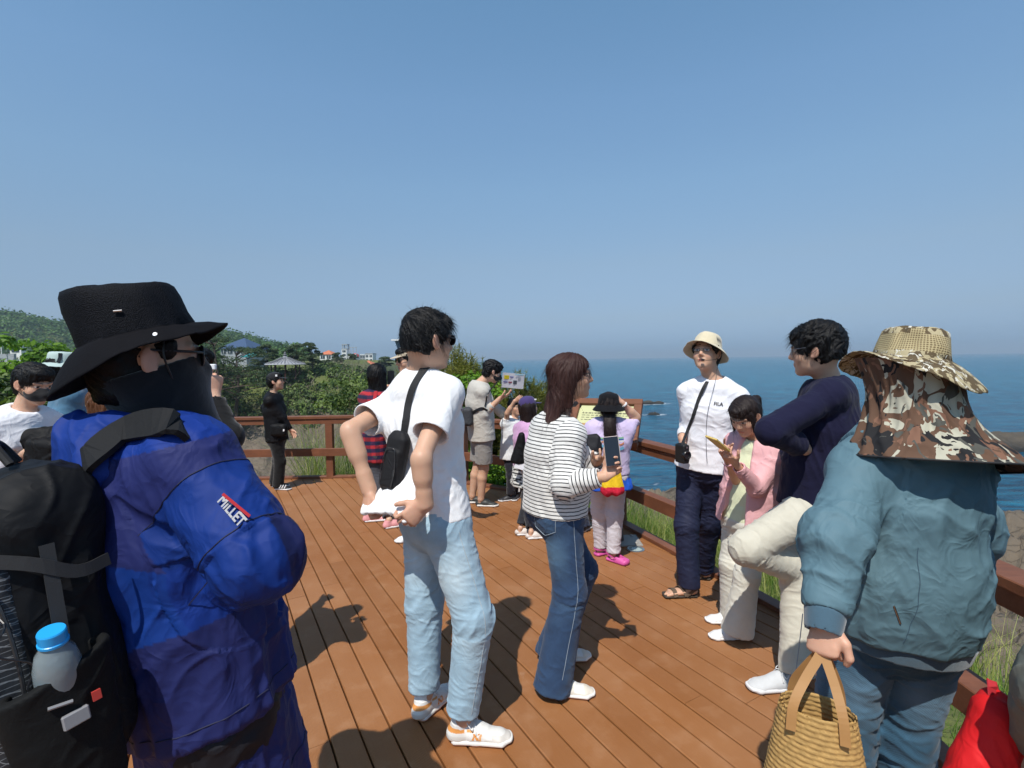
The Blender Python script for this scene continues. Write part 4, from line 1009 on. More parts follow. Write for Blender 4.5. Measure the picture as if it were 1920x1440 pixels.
if WANT('veg'):
    r = np.random.default_rng(11)
    # --- tall grass round the deck
    fo = Foli(); fg = Foli()
    x = r.uniform(-9, 9, 130000); y = r.uniform(-1, 12.5, 130000); dd = deck_dist(x, y); az = np.degrees(np.arctan2(x, y)); P = np.stack([x, y, x*0], 1)
    keep = (dd > .07) & (dd < 4.6) & (np.abs(az) < 62) & (r.uniform(0, 1, 130000) < np.clip(1.25-dd/3.4+.4*noise(P*.8, 5), .0, 1)); x, y, dd, P = x[keep], y[keep], dd[keep], P[keep]
    rightside = (x > 1.2) & (y < 3.4); z = hfun(x, y); P[:, 2] = z-.02
    for q, F_, hh, ww, lo, hi in ((rightside, fg, .20, .007, .2, .9), (~rightside, fo, .46, .010, .0, .9)):
        PP = P[q]; lv = .38+.42*noise(PP*.9, 21)+r.uniform(-.35, .35, len(PP)); hgt = hh*(1+.5*noise(PP*1.3, 31))
        if q is not rightside: hgt = hgt*np.where(PP[:, 0] < -.9, 1.3, 1.0)*np.where((PP[:, 0] > -1.0) & (PP[:, 0] < .6), .7, 1)
        ra_ = PP[:, 0]/np.maximum(PP[:, 1], .5); hgt = hgt*np.where((PP[:, 1] > 6.0) & (ra_ > -.42) & (PP[:, 0] < .8) & (noise(PP*1.1, 77) > -.15), 2.2, 1.0)*np.where((PP[:, 1] > 6) & (ra_ < -.42), .35, 1.0)
        blades(F_, PP, hgt, ww, r, lv, .55)
    tag(fo.build('grass', M_GRASS), None, None, kind='stuff'); tag(fg.build('grass', M_GRASS2), None, None, kind='stuff')
    # --- leafy plants behind the far rail
    fo = Foli()
    for k in range(150):
        a = r.uniform(0, 1); x = -1.5+a*2.1+r.uniform(-.2, .2); y = np.interp(x, [-1.5, -.62, .32, .8], [7.10, 6.66, 6.02, 5.4])+r.uniform(.22, .8); clump(fo, (x, y, r.uniform(-.4, .22)), (.19, .19, .16), 100, .030, r, bias=r.choice([-.2, 0, .15]))
    tag(fo.build('ground_cover', M_LBRT), None, None, kind='stuff')
    # --- pine shrubs beyond the rail
    for px, Y, top, wd, lb in [(862, 9.2, 652, .62, 'tallest bushy young pine, beside the face of the man in the white t-shirt'), (905, 9.9, 668, .75, 'broad young pine beyond the railing behind the man reading a leaflet'),
                               (985, 8.9, 693, .50, 'lower young pine between the leaflet and the long-haired woman'), (760, 9.6, 668, .38, 'slim young pine shoot left of the neck of the man in the white t-shirt'), (1035, 9.4, 705, .5, 'young pine mostly hidden behind the long-haired woman')]:
        b = at(px, 700, Y); zb = hz(b[0], b[1]); zt = at(px, top, Y)[2]; shrub_pine((b[0], b[1], zb), zt-zb, wd, r, lb, 'young pines beyond the railing', 2300 if wd > .5 else 1100)
    # --- leafy bush (bright) and twiggy bush near the rail
    for px, py, Y, rr, lb in [(890, 722, 8.6, .42, 'bright green leafy bush under the pines left of the man in the beige shirt'), (655, 735, 9.0, .5, 'yellow green bush beyond the railing left of the long black hair')]:
        c = at(px, py, Y); b = (c[0], c[1], hz(c[0], c[1])); R = empty('bush', b, lb, 'bush'); f = Foli()
        for k in range(12): clump(f, c+r.normal(0, rr*.4, 3)-UP*.05*k*.6, rr*.5, 120, .035, r, bias=.15)
        m = MB()
        for k in range(7): m.tube([A_(b)+r.normal(0, .05, 3), (A_(b)+c)/2+r.normal(0, .1, 3), c+r.normal(0, rr*.4, 3)], [.015, .01, .004], 5)
        m.build('stem', M_BARK, R, smooth=True); f.build('crown', M_LBRT if px > 800 else M_LMID, R)
    # --- headland shrubs
    fo = Foli(); ft = Foli(); n = 0; cx_, cy_ = r.uniform(-75, -12, 9000), r.uniform(20, 150, 9000); cz_ = hfun(cx_, cy_); ch_ = poly_dist(HP, cx_, cy_); ii = -1
    while n < 560 and ii < 8998:
        ii += 1; x, y, hp = cx_[ii], cy_[ii], ch_[ii]
        if hp > 1.2 or hp < -16 or (hp < -9 and r.uniform() < .5) or x/y < -1.15: continue
        z = cz_[ii]; s = r.uniform(1.2, 2.6)*(y/85)**.4; sz = .15+.0012*y
        z = min(z, skycap(x, y)-s*1.1); clump(fo, (x, y, z+s*.25), (s, s, s*.75), 170, sz, r, bias=r.choice([-.25, -.08, .05, .25])); n += 1
        if r.uniform() < .35:
            c = A_((x, y, z+s*.4)); k = 60; p0 = c+r.normal(0, s*.5, (k, 3)); p1 = p0+r.normal(0, s*.3, (k, 3))+UP*.2; sd = r.normal(0, 1, (k, 3)); sd /= np.linalg.norm(sd, axis=1)[:, None]; w = .035
            V = np.stack([p0-sd*w, p0+sd*w, p1+sd*w*.4, p1-sd*w*.4], 1).reshape(-1, 3); ft.add(V, np.arange(k*4).reshape(-1, 4), np.repeat(r.uniform(0, 1, k), 4))
    tag(fo.build('shrubs', M_LMID), None, None, kind='stuff'); tag(ft.build('dead_twigs', M_TWIG), None, None, kind='stuff')
    # --- far wooded hills
    fo = Foli(); n = 0; cx_, cy_ = r.uniform(-640, -60, 16000), r.uniform(150, 520, 16000); cz_ = hfun(cx_, cy_); ch_ = poly_dist(HP, cx_, cy_); ii = -1
    while n < 2300 and ii < 15998:
        ii += 1; x, y, z, hp = cx_[ii], cy_[ii], cz_[ii], ch_[ii]
        if hp > -2 or (z < 4 and r.uniform() < .55) or x/y < -1.12: continue
        s = r.uniform(3.0, 6.0)*(y/400+.25); z = min(z, skycap(x, y)-s*1.45) if 960+955*x/y > 575 else z; clump(fo, (x, y, z+s*.4), (s, s, s*.85), 46, .55+.0016*y, r, bias=r.choice([-.2, 0, .15])); n += 1
    tag(fo.build('wooded_hills', M_FAR), None, None, kind='stuff')
    # --- single pines on the headland and in the town
    for px, Y, base, top, sp, lb in [(402, 66, 690, 626, .42, 'gnarled pine just right of the black hat, nearest on the headland'), (440, 80, 688, 648, .5, 'low dark pine in front of the blue roofed building'), (500, 92, 684, 645, .46, 'round dark pine left above the pavilion roof'),
                                     (556, 95, 686, 647, .40, 'dark pine directly behind the pavilion roof'), (586, 92, 686, 644, .44, 'wide dark pine right of the pavilion roof'), (634, 150, 690, 662, .45, 'distant pine between the orange roof and the tower'), (660, 170, 690, 664, .42, 'distant pine below the tower building'),
                                     (722, 175, 690, 668, .3, 'slim distant pine right of the town houses'), (612, 110, 705, 676, .45, 'pine on the slope under the orange roofed house'), (372, 74, 700, 650, .4, 'pine half hidden behind the black face cover')]:
        b = at(px, base, Y); zt = at(px, top, Y)[2]; zb = min(hz(b[0], b[1]), b[2]); pine((b[0], b[1], zb), zt-zb, r, sp, 22, lb, 'pines on the far headland', r.uniform(-.06, .06), leafsz=.13+.0016*Y, lowcut=.38 if px != 402 else .5)
    # --- bright tree and hedge at the left
    for px, Y, top, base, wd, lb, mt, nc in [(95, 30, 632, 730, 3.0, 'bright yellow green tree behind the man in the white t-shirt and black mask', M_LBRT, 60), (10, 9, 700, 880, .9, 'dark green hedge bush at the left edge of the photo', M_LMID, 40), (140, 9.0, 735, 905, .9, 'dark green hedge bush between the masked man and the man in the denim shirt', M_LMID, 40)]:
        c = at(px, top, Y); z = hz(c[0], c[1]); R = empty('tree' if Y > 20 else 'hedge_bush', (c[0], c[1], z), lb, 'tree' if Y > 20 else 'bush'); f = Foli(); hh = c[2]-z; m = MB(); m.tube([(c[0], c[1], z-.2), (c[0], c[1], z+hh*.6)], [wd*.08, wd*.04], 8)
        for k in range(nc):
            hc = min(hh, wd*1.3); p = A_((c[0], c[1], c[2]-hc*.55))+r.normal(0, 1, 3)*A_((wd*.42, wd*.42, hc*.28)); p[2] = min(p[2], c[2]-wd*.18); p[2] = max(p[2], z+wd*.1); clump(f, p, wd*.24, 130, .055*wd**.5*(1.6 if Y > 20 else 1), r, bias=r.choice([-.15, .05, .2]))
            if k % 4 == 0: m.tube([(c[0], c[1], z+hh*.3), (A_((c[0], c[1], z+hh*.35))+p)/2, p], [wd*.02, wd*.014, wd*.005], 5)
        m.build('trunk', M_BARK, R, smooth=True); f.build('crown', mt, R)

# ================================================================ buildings
M_WHT = plain('white_render', (.72, .72, .70), .8, var=.06); M_ORG = plain('orange_roof', (.55, .17, .08), .8, var=.15, vscale=3); M_GLS = plain('dark_windows', (.03, .045, .06), .2, var=.2); M_GRY = plain('grey_render', (.32, .34, .36), .8); M_BLU = plain('blue_roof', (.05, .085, .16), .5); M_TQ = plain('turquoise_roof', (.04, .30, .32), .5)
M_TILE = plain('grey_tiles', (.30, .31, .34), .7, var=.2, vscale=2); M_RED = plain('red_panel', (.55, .06, .05), .6)
def hip(m, c, w, d, z0, z1, ov=.4, mi=0):
    x, y = c; w += ov; d += ov; r = max(w-d, .3)*.5
    V = [(x-w, y-d, z0), (x+w, y-d, z0), (x+w, y+d, z0), (x-w, y+d, z0), (x-r, y, z1), (x+r, y, z1), (x-w, y-d, z0-.25), (x+w, y-d, z0-.25), (x+w, y+d, z0-.25), (x-w, y+d, z0-.25)]
    m.add(V, [(0, 1, 5, 4), (1, 2, 5), (2, 3, 4, 5), (3, 0, 4), (6, 7, 1, 0), (7, 8, 2, 1), (8, 9, 3, 2), (9, 6, 0, 3), (9, 8, 7, 6)], mi)
def bldg(px0, px1, pyt, pyb, Y, dep, lb, wallm, roof=None, roofm=None, rows=1, cols=2, winm=None, flat_h=.5, group=None, name='house'):
    a = at(px0, pyb, Y); b = at(px1, pyb, Y); zt = at((px0+px1)/2, pyt, Y)[2]; zb = min(a[2]-6, hz((a[0]+b[0])/2, Y)); cx = (a[0]+b[0])/2; w = (b[0]-a[0])/2; zv = a[2]
    R = empty(name, (cx, Y+dep, zb), lb, 'building', group); m = MB(); m.box((cx, Y+dep, (zb+zt)/2), (w, dep, (zt-zb)/2)); m.build('wall', wallm, R)
    m = MB()
    if roof: hip(m, (cx, Y+dep), w, dep, zt+.02, zt+roof)
    else: m.box((cx, Y+dep, zt+flat_h/2+.01), (w*1.04, dep*1.04, flat_h/2))
    m.build('roof', roofm or wallm, R)
    for i in range(rows):
        for j in range(cols):
            ww = w*2/cols; x = cx-w+ww*(j+.5); hh = (zt-zv)/rows; z = zv+hh*(i+.5); m = MB(); m.box((x, Y-.06, z), (ww*.33, .08, hh*.28)); f = m.build('window', winm or M_GLS, R)
            m = MB(); m.box((x, Y-.16, z), (ww*.02, .03, hh*.28)); m.build('mullion', M_WHT, f)
    return R
if WANT('bld'):
    bldg(600, 622, 664, 675, 230, 4, 'small white house with an orange roof above the trees', M_WHT, 1.8, M_ORG, 1, 2, group='houses of the coast town')
    R = bldg(641, 650, 655, 676, 300, 3, 'white tower block with an open frame on top and a red canopy beside it', M_WHT, None, M_GRY, 3, 1, group='houses of the coast town', name='tower_building')
    m = MB(); c0 = at(642, 655, 300); c1 = at(650, 655, 300); zt = at(645, 646, 300)[2]
    for x in (c0[0], c1[0]):
        for y in (300.5, 304): m.box((x, y, (c0[2]+zt)/2), (.22, .22, (zt-c0[2])/2))
    m.box(((c0[0]+c1[0])/2, 302.3, zt), ((c1[0]-c0[0])/2+.3, 2.2, .3)); m.build('roof_frame', M_GRY, R)
    m = MB(); a, b = at(652, 664, 299), at(667, 674, 299); m.box(((a[0]+b[0])/2, 303, (a[2]+b[2])/2-2), ((b[0]-a[0])/2, 4, (a[2]-b[2])/2+2)); m.build('side_wing', M_WHT, R)
    m = MB(); cc = (a+b)/2; m.lathe((cc[0]+1, 303, a[2]+.2), (0, 0, 1), [(2.2, -1.8), (2.0, -.9), (1.4, -.1), (.3, .3)], 14); m.build('red_canopy', M_RED, R)
    m = MB(); z2 = at(660, 651, 300)[2]
    for px in (654, 660, 666): p = at(px, 660, 300); m.box((p[0], 302, (a[2]+z2)/2), (.15, .15, (z2-a[2])/2))
    m.box(((a[0]+b[0])/2, 302, z2), ((b[0]-a[0])/2, .2, .15)); m.build('frame', M_GRY, R)
    bldg(671, 684, 666, 678, 320, 5, 'grey flat roofed block right of the tower building', M_GRY, None, M_WHT, 2, 3, group='houses of the coast town')
    bldg(685, 699, 664, 679, 310, 4, 'white and glass block at the right end of the town', M_WHT, None, M_GRY, 2, 2, group='houses of the coast town')
    bldg(675, 697, 684, 700, 190, 4, 'white house with a broad orange roof below the grey blocks', M_WHT, 1.6, M_ORG, 1, 3, group='houses of the coast town')
    bldg(668, 684, 693, 708, 165, 3, 'small house with an orange roof partly behind the black hair', M_WHT, 1.2, M_ORG, 1, 2, group='houses of the coast town')
    R = bldg(414, 462, 652, 666, 118, 5, 'blue roofed building behind the pines', M_GRY, 2.4, M_BLU, 1, 4, name='hall')
    m = MB(); a, b = at(452, 668, 112), at(478, 668, 112); hip(m, ((a[0]+b[0])/2, 114), (b[0]-a[0])/2, 1.6, a[2], a[2]+.7, .2); m.build('turquoise_roof', M_TQ, R)
    R = bldg(19, 40, 648, 664, 160, .8, 'white building behind the bright tree at the left', M_WHT, None, M_WHT, 1, 1)
    R = bldg(-12, 27, 664, 684, 120, .3, 'low grey concrete wall at the left edge', M_GRY, None, M_GRY, 0, 0, flat_h=.08, name='concrete_wall')
    m = MB(); a = at(3, 664, 119); m.tube([a, a+UP*1.9], .10, 6); tag(m.build('pole', M_WHT, None, origin=a), 'thin white pole standing on the concrete wall', 'pole')
    # lookout tower top behind the man in white
    Y = 150; a, b = at(740, 655, Y), at(757, 655, Y); zt = at(748, 637, Y)[2]; cx = at(754, 640, Y)[0]; R = empty('lookout_tower', (cx, Y, hz(cx, Y)), 'blue grey lookout tower with an overhanging top behind the man in the white t-shirt', 'tower')
    m = MB(); m.lathe((cx, Y, 0), (0, 0, 1), [(1.3, -6), (1.3, zt-3.0), (2.0, zt-.9), (2.1, zt-.45)], 8); m.build('shaft', plain('blue_cladding', (.10, .16, .24), .5), R); m = MB(); m.box((cx, Y, zt-.15), (2.6, 2.6, .22)); m.build('roof', M_WHT, R)
    # pavilion
    Y = 88; c = at(535, 683, Y); hw = 3.2; ze = c[2]; R = empty('pavilion', (c[0], Y, hz(c[0], Y)), 'open pavilion with a pale grey tiled hip roof on the wooded headland', 'pavilion')
    m = MB(); n = 8; V = []
    for rr, zz in ((hw*1.04, ze-.05), (hw*.98, ze+.12), (hw*.55, ze+.55), (hw*.18, ze+1.15), (.05, ze+1.5)):
        for j in range(n): a = 2*math.pi*(j+.5)/n; V.append((c[0]+rr*math.cos(a), Y+rr*math.sin(a), zz))
    m.add(V, [(i*n+j, i*n+(j+1) % n, (i+1)*n+(j+1) % n, (i+1)*n+j) for i in range(4) for j in range(n)]+[tuple(range(n))[::-1], tuple(4*n+j for j in range(n))])
    rf = m.build('roof', M_TILE, R); m = MB()
    for j in range(n*4):
        a = 2*math.pi*(j+.5*4)/(n*4); rad = lambda r_: r_*math.cos(math.pi/n)/math.cos(((a-math.pi/n*0) % (2*math.pi/n))-math.pi/n)
        w = .09 if j % 4 == 0 else .035; m.tube([(c[0]+r_*math.cos(a), Y+r_*math.sin(a), z_+.03) for r_, z_ in ((hw*.97, ze+.13), (hw*.55, ze+.56), (hw*.19, ze+1.15))], w, 5)
    m.lathe((c[0], Y, ze+1.45), (0, 0, 1), [(.3, 0), (.34, .15), (.18, .3), (.2, .45), (.03, .75)], 8); m.build('ridge', plain('dark_tiles', (.12, .125, .135), .7), rf)
    for j in range(n):
        a = 2*math.pi*(j+.5)/n; m = MB(); m.tube([(c[0]+hw*.7*math.cos(a), Y+hw*.7*math.sin(a), ze-2.6), (c[0]+hw*.7*math.cos(a), Y+hw*.7*math.sin(a), ze+.1)], .11, 8); m.build('post', M_DARKW, R)
if HAZE > 0:
    t = bpy.data.materials.new('haze_air'); t.use_nodes = True; nt_ = t.node_tree; nt_.nodes.remove(nt_.nodes['Principled BSDF']); pv = nt_.nodes.new('ShaderNodeVolumePrincipled'); pv.inputs['Color'].default_value = (.72, .87, 1.0, 1); pv.inputs['Density'].default_value = HAZE; pv.inputs['Anisotropy'].default_value = .2
    nt_.links.new(pv.outputs[0], nt_.nodes['Material Output'].inputs['Volume']); mb = MB(); mb.box((0, 0, 26), (31000, 31000, 45)); hz_ = mb.build('haze', t); tag(hz_, None, None, kind='stuff')
# ================================================================ board, plate, floor light
if WANT('board'):
    b = gnd(1152, 1015); b = A_((b[0], b[1], 0)); R = empty('information_board', b, 'tilted pale yellow information board in a brown timber frame on a dark grey post', 'information board')
    tn = nz(A_((-.10, -.62, .78))); xd = nz(np.cross(UP, tn))*1.0; xd = nz(A_((.93, -.36, 0))); tn = nz(tn-(tn@xd)*xd); yd = np.cross(tn, xd); c = at(1132, 790, b[1]+.05)
    Rm = np.stack([xd, yd, tn], 1); w, h = .245, .20
    m = MB(); m.box(c+yd*(h+.035), (w+.07, .035, .03), Rm, bev=.004); m.box(c-yd*(h+.035), (w+.07, .035, .03), Rm, bev=.004); m.box(c-xd*(w+.035), (.035, h-.001, .03), Rm, bev=.004); m.box(c+xd*(w+.035), (.035, h-.001, .03), Rm, bev=.004)
    m.box(c-tn*.055, (w+.06, h+.06, .022), Rm, bev=.004); m.build('frame', M_RAIL, R)
    m = MB(); m.box(c-tn*.012, (w-.002, h-.002, .012), Rm); pn = m.build('panel', plain('panel_print', (.55, .55, .30), .45, var=.05), R)
    m = MB(); m.box(c+tn*.0012-yd*.10, (w-.01, .07, .001), Rm); m.build('picture', plain('panel_photo', (.42, .24, .08), .5, var=.5, vscale=14), pn)
    mt = plain('ink', (.06, .05, .04), .6); rr = random.Random(3); m = MB()
    for row in range(4):
        x = -w*.85
        while x < w*.8:
            L = rr.uniform(.01, .035); m.box(c+xd*(x+L/2)+yd*(.10-.028*row)+tn*.0014, (L/2, .0055 if row == 0 else .0028, .0008), Rm); x += L+rr.uniform(.006, .014)
    m.build('printed_lines', mt, pn)
    m = MB(); top = c-tn*.07; m.box((b[0], b[1], .45), (.075, .055, .445), Rm=None if False else None) if False else m.bar((b[0], b[1], .012), (top[0], top[1], top[2]), .15, .11, bev=.006, up=(0, 1, 0)); m.build('post', plain('grey_steel_paint', (.055, .06, .065), .45), R)
    m = MB(); m.box((b[0]+.05, b[1], .006), (.17, .13, .006), bev=.001)
    for sx in (-.09, .17):
        for sy in (-.1, .1): m.lathe((b[0]+sx, b[1]+sy, .012), (0, 0, 1), [(.014, 0), (.014, .008), (.006, .014)], 8)
    m.build('base_plate', plain('galvanised_steel', (.36, .34, .31), .6, metal=.2, bscale=40), R)
    g = gnd(1192, 1030); R = empty('floor_light', (g[0], g[1], 0), 'round glass floor light set in the deck by the post of the information board', 'floor light')
    m = MB(); m.lathe((g[0], g[1], 0), (0, 0, 1), [(.073, .0), (.073, .005), (.066, .007), (.056, .007), (.055, .001)], 32); m.build('rim', plain('brushed_steel', (.5, .5, .48), .35, metal=.9), R, smooth=False)
    m = MB(); m.lathe((g[0], g[1], 0), (0, 0, 1), [(.0545, .001), (.0545, .004), (.03, .0055), (.001, .006)], 32); m.build('glass', plain('frosted_glass', (.35, .42, .40), .15, var=.4, vscale=60), R, smooth=True)
def pts_on(o, pxs, off=.004, default=None):
    """where the sight lines through some photo points meet an object's surface"""
    from mathutils.bvhtree import BVHTree
    org = A_(o['org']); me = o.data; bv = BVHTree.FromPolygons([v.co+Vector(org) for v in me.vertices], [p.vertices[:] for p in me.polygons]); out = []
    for px, py in pxs:
        r = ray(px, py); h = bv.ray_cast(Vector(CP), Vector(nz(r)), 50)
        if h[0] is not None:
            n = np.array(h[1]); n = n*(1 if n@r < 0 else -1); out.append((np.array(h[0])+n*off, n))
        elif out: out.append(out[-1])
        else: out.append((at(px, py, default or 2), -nz(r)))
    return out
def eyes_of(body, H, mat=None): pass
def hxy(h2): return A_((h2[0], h2[1], 0))
def jeans(m, off_h=.020, r=(.100, .076, .062, .066), waist=.10, h=.005, mat=None, col=(.3, .4, .5), amp=.005, seed=3, hemlift=.02, parent=None, name='jeans', w=(.165, .150), d=(.118, .108), colfn=None, extra=(), seatk=1.0, hollow_d=.04, bag=.0):
    s = m.s; J = m.J; p = [ecap(m.Pv-m.u*.03*s, m.Pv+m.u*waist*s, ((w[0])*s+off_h*.6, d[0]*s+off_h*.6), (w[1]*s+off_h*.6, d[1]*s+off_h*.6), m.hr, 0, flat_b=True)]; hol = []; segs = [(m.Pv+m.u*.12, m.Pv-m.u*.02, .14)]; jn = [(m.Pv-m.u*.08, .13, .9)]
    for q, S in ((1, 'R'), (-1, 'L')):
        a, k, w_ = J['h'+S], J['k'+S], J['a'+S]; e = w_+nz(w_-k)*(-hemlift+.02)
        p += [cap(a, k, r[0]*s, r[1]*s, .035), cone(k, e, r[1]*s, (r[2] if len(r) < 4 else r[3])*s, .03), ell(a-m.f*.04*s+m.u*.0, A_((.066, .066, .075))*s*seatk, None, .05)]
        hol.append(hollow(k, e, (r[3] if len(r) > 3 else r[2])*s-.006, hollow_d)); segs += [(a, k, r[1]*s), (k, e, r[2]*s)]; jn += [(k, .12, 1.0), (e, .10, .9), (a+m.f*.08, .10, 1.0)]
    p += hol+list(extra)
    f = folds(segs, amp, 30, 8, seed, jn, base=.55)
    return skinmesh(name, p, h, mat or K_JEAN, parent, disp=f, colfn=colfn or uni(col)), segs
def denim_col(segs, c0, c1, m, fade=1.0):
    """indigo worn paler on thighs, knees and seat, with darker edges of creases"""
    def f(V, N):
        I, S, T, Rd = seg_coord(V, segs); c = np.repeat(A_(c0, float)[None], len(V), 0); front = np.clip((Rd@m.f)/.09, -1, 1); back = -front
        w = np.where((I == 1) | (I == 3), np.clip(1-np.abs(T-.5)/.45, 0, 1)*np.clip(np.abs(front)*1.3, 0, 1), 0)+np.where((I == 2) | (I == 4), np.clip(1-T/.35, 0, 1)*.5, 0)
        w = np.clip(w+.35*fbm(V*7, 3), 0, 1)*fade
        return c*(1-w[:, None])+A_(c1)*w[:, None]
    return f
# ================================================================ man in the white t-shirt
def man_white():
    s = 1.06; Yc = 2.25; f, u = tilt((.80, .60, 0), -3, 0); H = Frame(at(803, 641, Yc), f, u, 1.04); N = at(783, 712, 2.29); Pv = at(816, 962, 2.22); r = nz((.75, -.66, 0))
    m = Man(gnd(860, 1380), H, N, Pv, r, s, hipr=(.60, -.80, 0), sdrop=.082)
    m.set(eR=at(790, 858, 1.93), wR=at(797, 946, 1.93)); m.limb('L', (655, 806), (692, 918), (True, False), (.285, .25))
    hr_, hl_ = gnd(868, 1388), gnd(796, 1340)
    m.set(aR=hr_+UP*.105, aL=hl_+UP*.10); m.J['kR'] = (m.J['hR']+m.J['aR'])/2+A_((.085, -.02, .02)); m.J['kL'] = (m.J['hL']+m.J['aL'])/2+A_((-.0, .0, .02))
    J = m.J; wR, wL = J['wR'], J['wL']
    dR = nz(at(748, 990, wR[1]-.03)-wR); dL = nz(at(686, 955, wL[1]-.02)-wL)
    hR = hand(wR, dR, (0, .9, .25), (-.3, -.5, .8), curls=[(30, 55, 40), (38, 60, 40), (46, 62, 40), (55, 60, 40)], sc=1.03, thumb_in=.5)
    hL = hand(wL, dL, (.75, .55, .1), (.3, -.9, .2), curls=[(35, 60, 40), (42, 60, 40), (48, 60, 40), (55, 60, 40)], sc=1.03, thumb_in=.5)
    body = head_prims(H, neck=N)+m.torso(-.006)+m.arm('R', r=(.044, .034, .036, .025))+m.arm('L', r=(.044, .034, .036, .025))+m.legp('R')+m.legp('L')+m.foot('R', (1, -.04, 0))+m.foot('L', (.55, .8, 0))+hR+hL
    for S in 'RL': body += [ecap(J['e'+S]+(J['w'+S]-J['e'+S])*.75, J['w'+S], (.031, .025), (.030, .021), np.cross(dR if S == 'R' else dL, (0, .9, .2)), .015)]
    B = person(body, m.base, .004, 'young man in a white t-shirt and light jeans pulling his shirt hem behind his back', H=H, tone=.98, hands=(wR+dR*.1, wL+dL*.1))
    # t-shirt
    p = m.torso(.022, w=(.165, .142, .165, .150), d=(.112, .105, .118, .092), flat=True, lo=-.04, sh=.047)
    hemm = (wR+dR*.09+wL+dL*.07)/2; sd = (wR+dR*.09)-(wL+dL*.07); L = np.linalg.norm(sd)
    bk = m.Pv+m.u*.20-m.f*.085; p.append(ecap(bk, hemm, (.10, .055), (L*.44, .008), sd, .05, flat_b=True))
    p.append(ecap((bk+hemm)/2, wR+dR*.085, (.06, .03), (.022, .008), sd, .04)); p.append(ecap((bk+hemm)/2, wL+dL*.07, (.06, .03), (.022, .008), sd, .04))
    sl = []
    for S in 'RL':
        a, e = J['s'+S], J['e'+S]; b = a+(e-a)*.66; p.append(cone(a-(e-a)*.02, b, .056, .075, .045)); sl.append(hollow(a, b, .070, .05))
    p += sl+[cone(N-m.u*.03+m.f*.012, N+m.u*.12+H.f*.02, .058, .070, 0, flat_a=False).sub(.006), halfsp(N+m.u*.048, nz(m.u*1+m.f*.28))]
    segs = [(m.Pv, m.N, .14), (J['sR'], J['sR']+(J['eR']-J['sR'])*.66, .07), (J['sL'], J['sL']+(J['eL']-J['sL'])*.66, .07)]
    tens = [(bk, nz(hemm-bk), .22, .006), (J['sR']-UP*.06, nz((-.3, 0, -1)), .12, .004), (J['sL']-UP*.08, nz((.7, 0, -1)), .14, .006), (m.Pv+m.u*.12+m.r*.12, nz(m.hr-m.f*.2), .15, .004)]
    sh = skinmesh('t_shirt', p, .0045, K_, B, disp=folds(segs, .0032, 15, 5, 12, [(m.Pv+m.u*.14, .16, .9), (J['sR'], .12, .6), (J['sL'], .12, .6)], base=.25, tens=tens), colfn=uni((.80, .80, .81)))
    m2 = MB(); 
    for S in 'RL':
        a, e = J['s'+S], J['e'+S]; b = a+(e-a)*.64
    jc = lambda V, N: None
    jn, segs = jeans(m, r=(.098, .078, .064, .064), waist=.115, mat=K_JEAN, h=.005, seed=4, parent=B, amp=.0050, hemlift=.045, w=(.160, .150), colfn=None, col=(.30, .43, .52))
    V = np.array([v.co[:] for v in jn.data.vertices])+A_(jn['org']); c = denim_col(segs, (.27, .40, .50), (.46, .58, .65), m, .8)(V, None); set_col(jn, c)
    seam_line(jn, [(J['hR']+m.hr*.12-UP*.0, J['kR']+m.hr*.12, J['aR']+m.hr*.12+UP*.05)], m.hr, M_THREAD, .0013)
    for S, lo, hi in (('R', None, None), ('L', None, None)):
        a = J['a'+S]; k = J['k'+S]; d = nz(k-a); mm = MB(); c0 = a+d*.028; 
        mm.lathe(c0, d, [(.0665, -.012), (.0690, -.010), (.0690, .020), (.0665, .022)], 28)
    # socks and sneakers
    def colfn(q, V, N):
        c = np.repeat(A_((.74, .72, .68))[None], len(q), 0); x, y, z = q[:, 0], q[:, 1], q[:, 2]
        def put(w, k): c[w] = k
        put((x > .125) & (z < .046-.10*(x-.125)), (.62, .58, .53)); put((x > .095) & (x < .125) & (z < .034), (.62, .58, .53)); put((x < .02) & (z < .042), (.66, .63, .58))
        put((x < .012) & (z > .056) & (z < .074), (.72, .30, .08)); put((np.abs((x-.075)-(z-.03)*.2) < .004) & (z < .055) & (z > .03) & (np.abs(y) > .02), (.72, .33, .10))
        put((x > .02) & (x < .05) & (np.abs(z-.064) < .004) & (np.abs(y) > .015), (.72, .33, .10)); put((z < .0215) & (x < .05), (.72, .33, .12))
        return c
    sole = two_tone('gum_sole', (.74, .72, .68), (.60, .28, .17), .011)
    for S, toe, g in (('R', (1, -.04, 0), hr_), ('L', (.50, .86, 0), hl_)):
        d = nz(toe); a, P, R = shoe(B, g, toe, (K_LEATH, sole), .285, col=colfn); laces(a, P, M_WHITE)
        sk = [cap(P(-.012, 0, .055), J['a'+S]+UP*.045, .036, .041)]; skinmesh('sock', sk, .005, K_KNIT, B, colfn=uni((.78, .78, .78)))
        if S == 'R': side = -1
        else: side = -1
        sd_ = np.cross(d, UP); put_letter('N', P(.058, .048, .044), d, UP, sd_, .036, a, M_ORANGE); put_letter('N', P(.058, -.048, .044), -d, UP, -sd_, .036, a, M_ORANGE)
    # hair
    hp, dsp = hair_short(H, .98, seed=5, lock=.006, topv=1.12, fringe=-.004, back=-.052); V, Q = garment_mesh(hp, .004, dsp); hr = obj('hair', V, Q, M_HBLACK, B); N_ = vnormals(V, Q)
    strands(hr, H, V, N_, 2600, .045, M_HBLACK, 2, .0010, zmin=-.02, lift=.30, flow=H.u*-.5+H.f*.9); strands(hr, H, V, N_, 26, .045, M_HBLACK, 4, .0009, zmin=.115, lift=.8, flow=-H.f+H.u*.5, droop=.15)
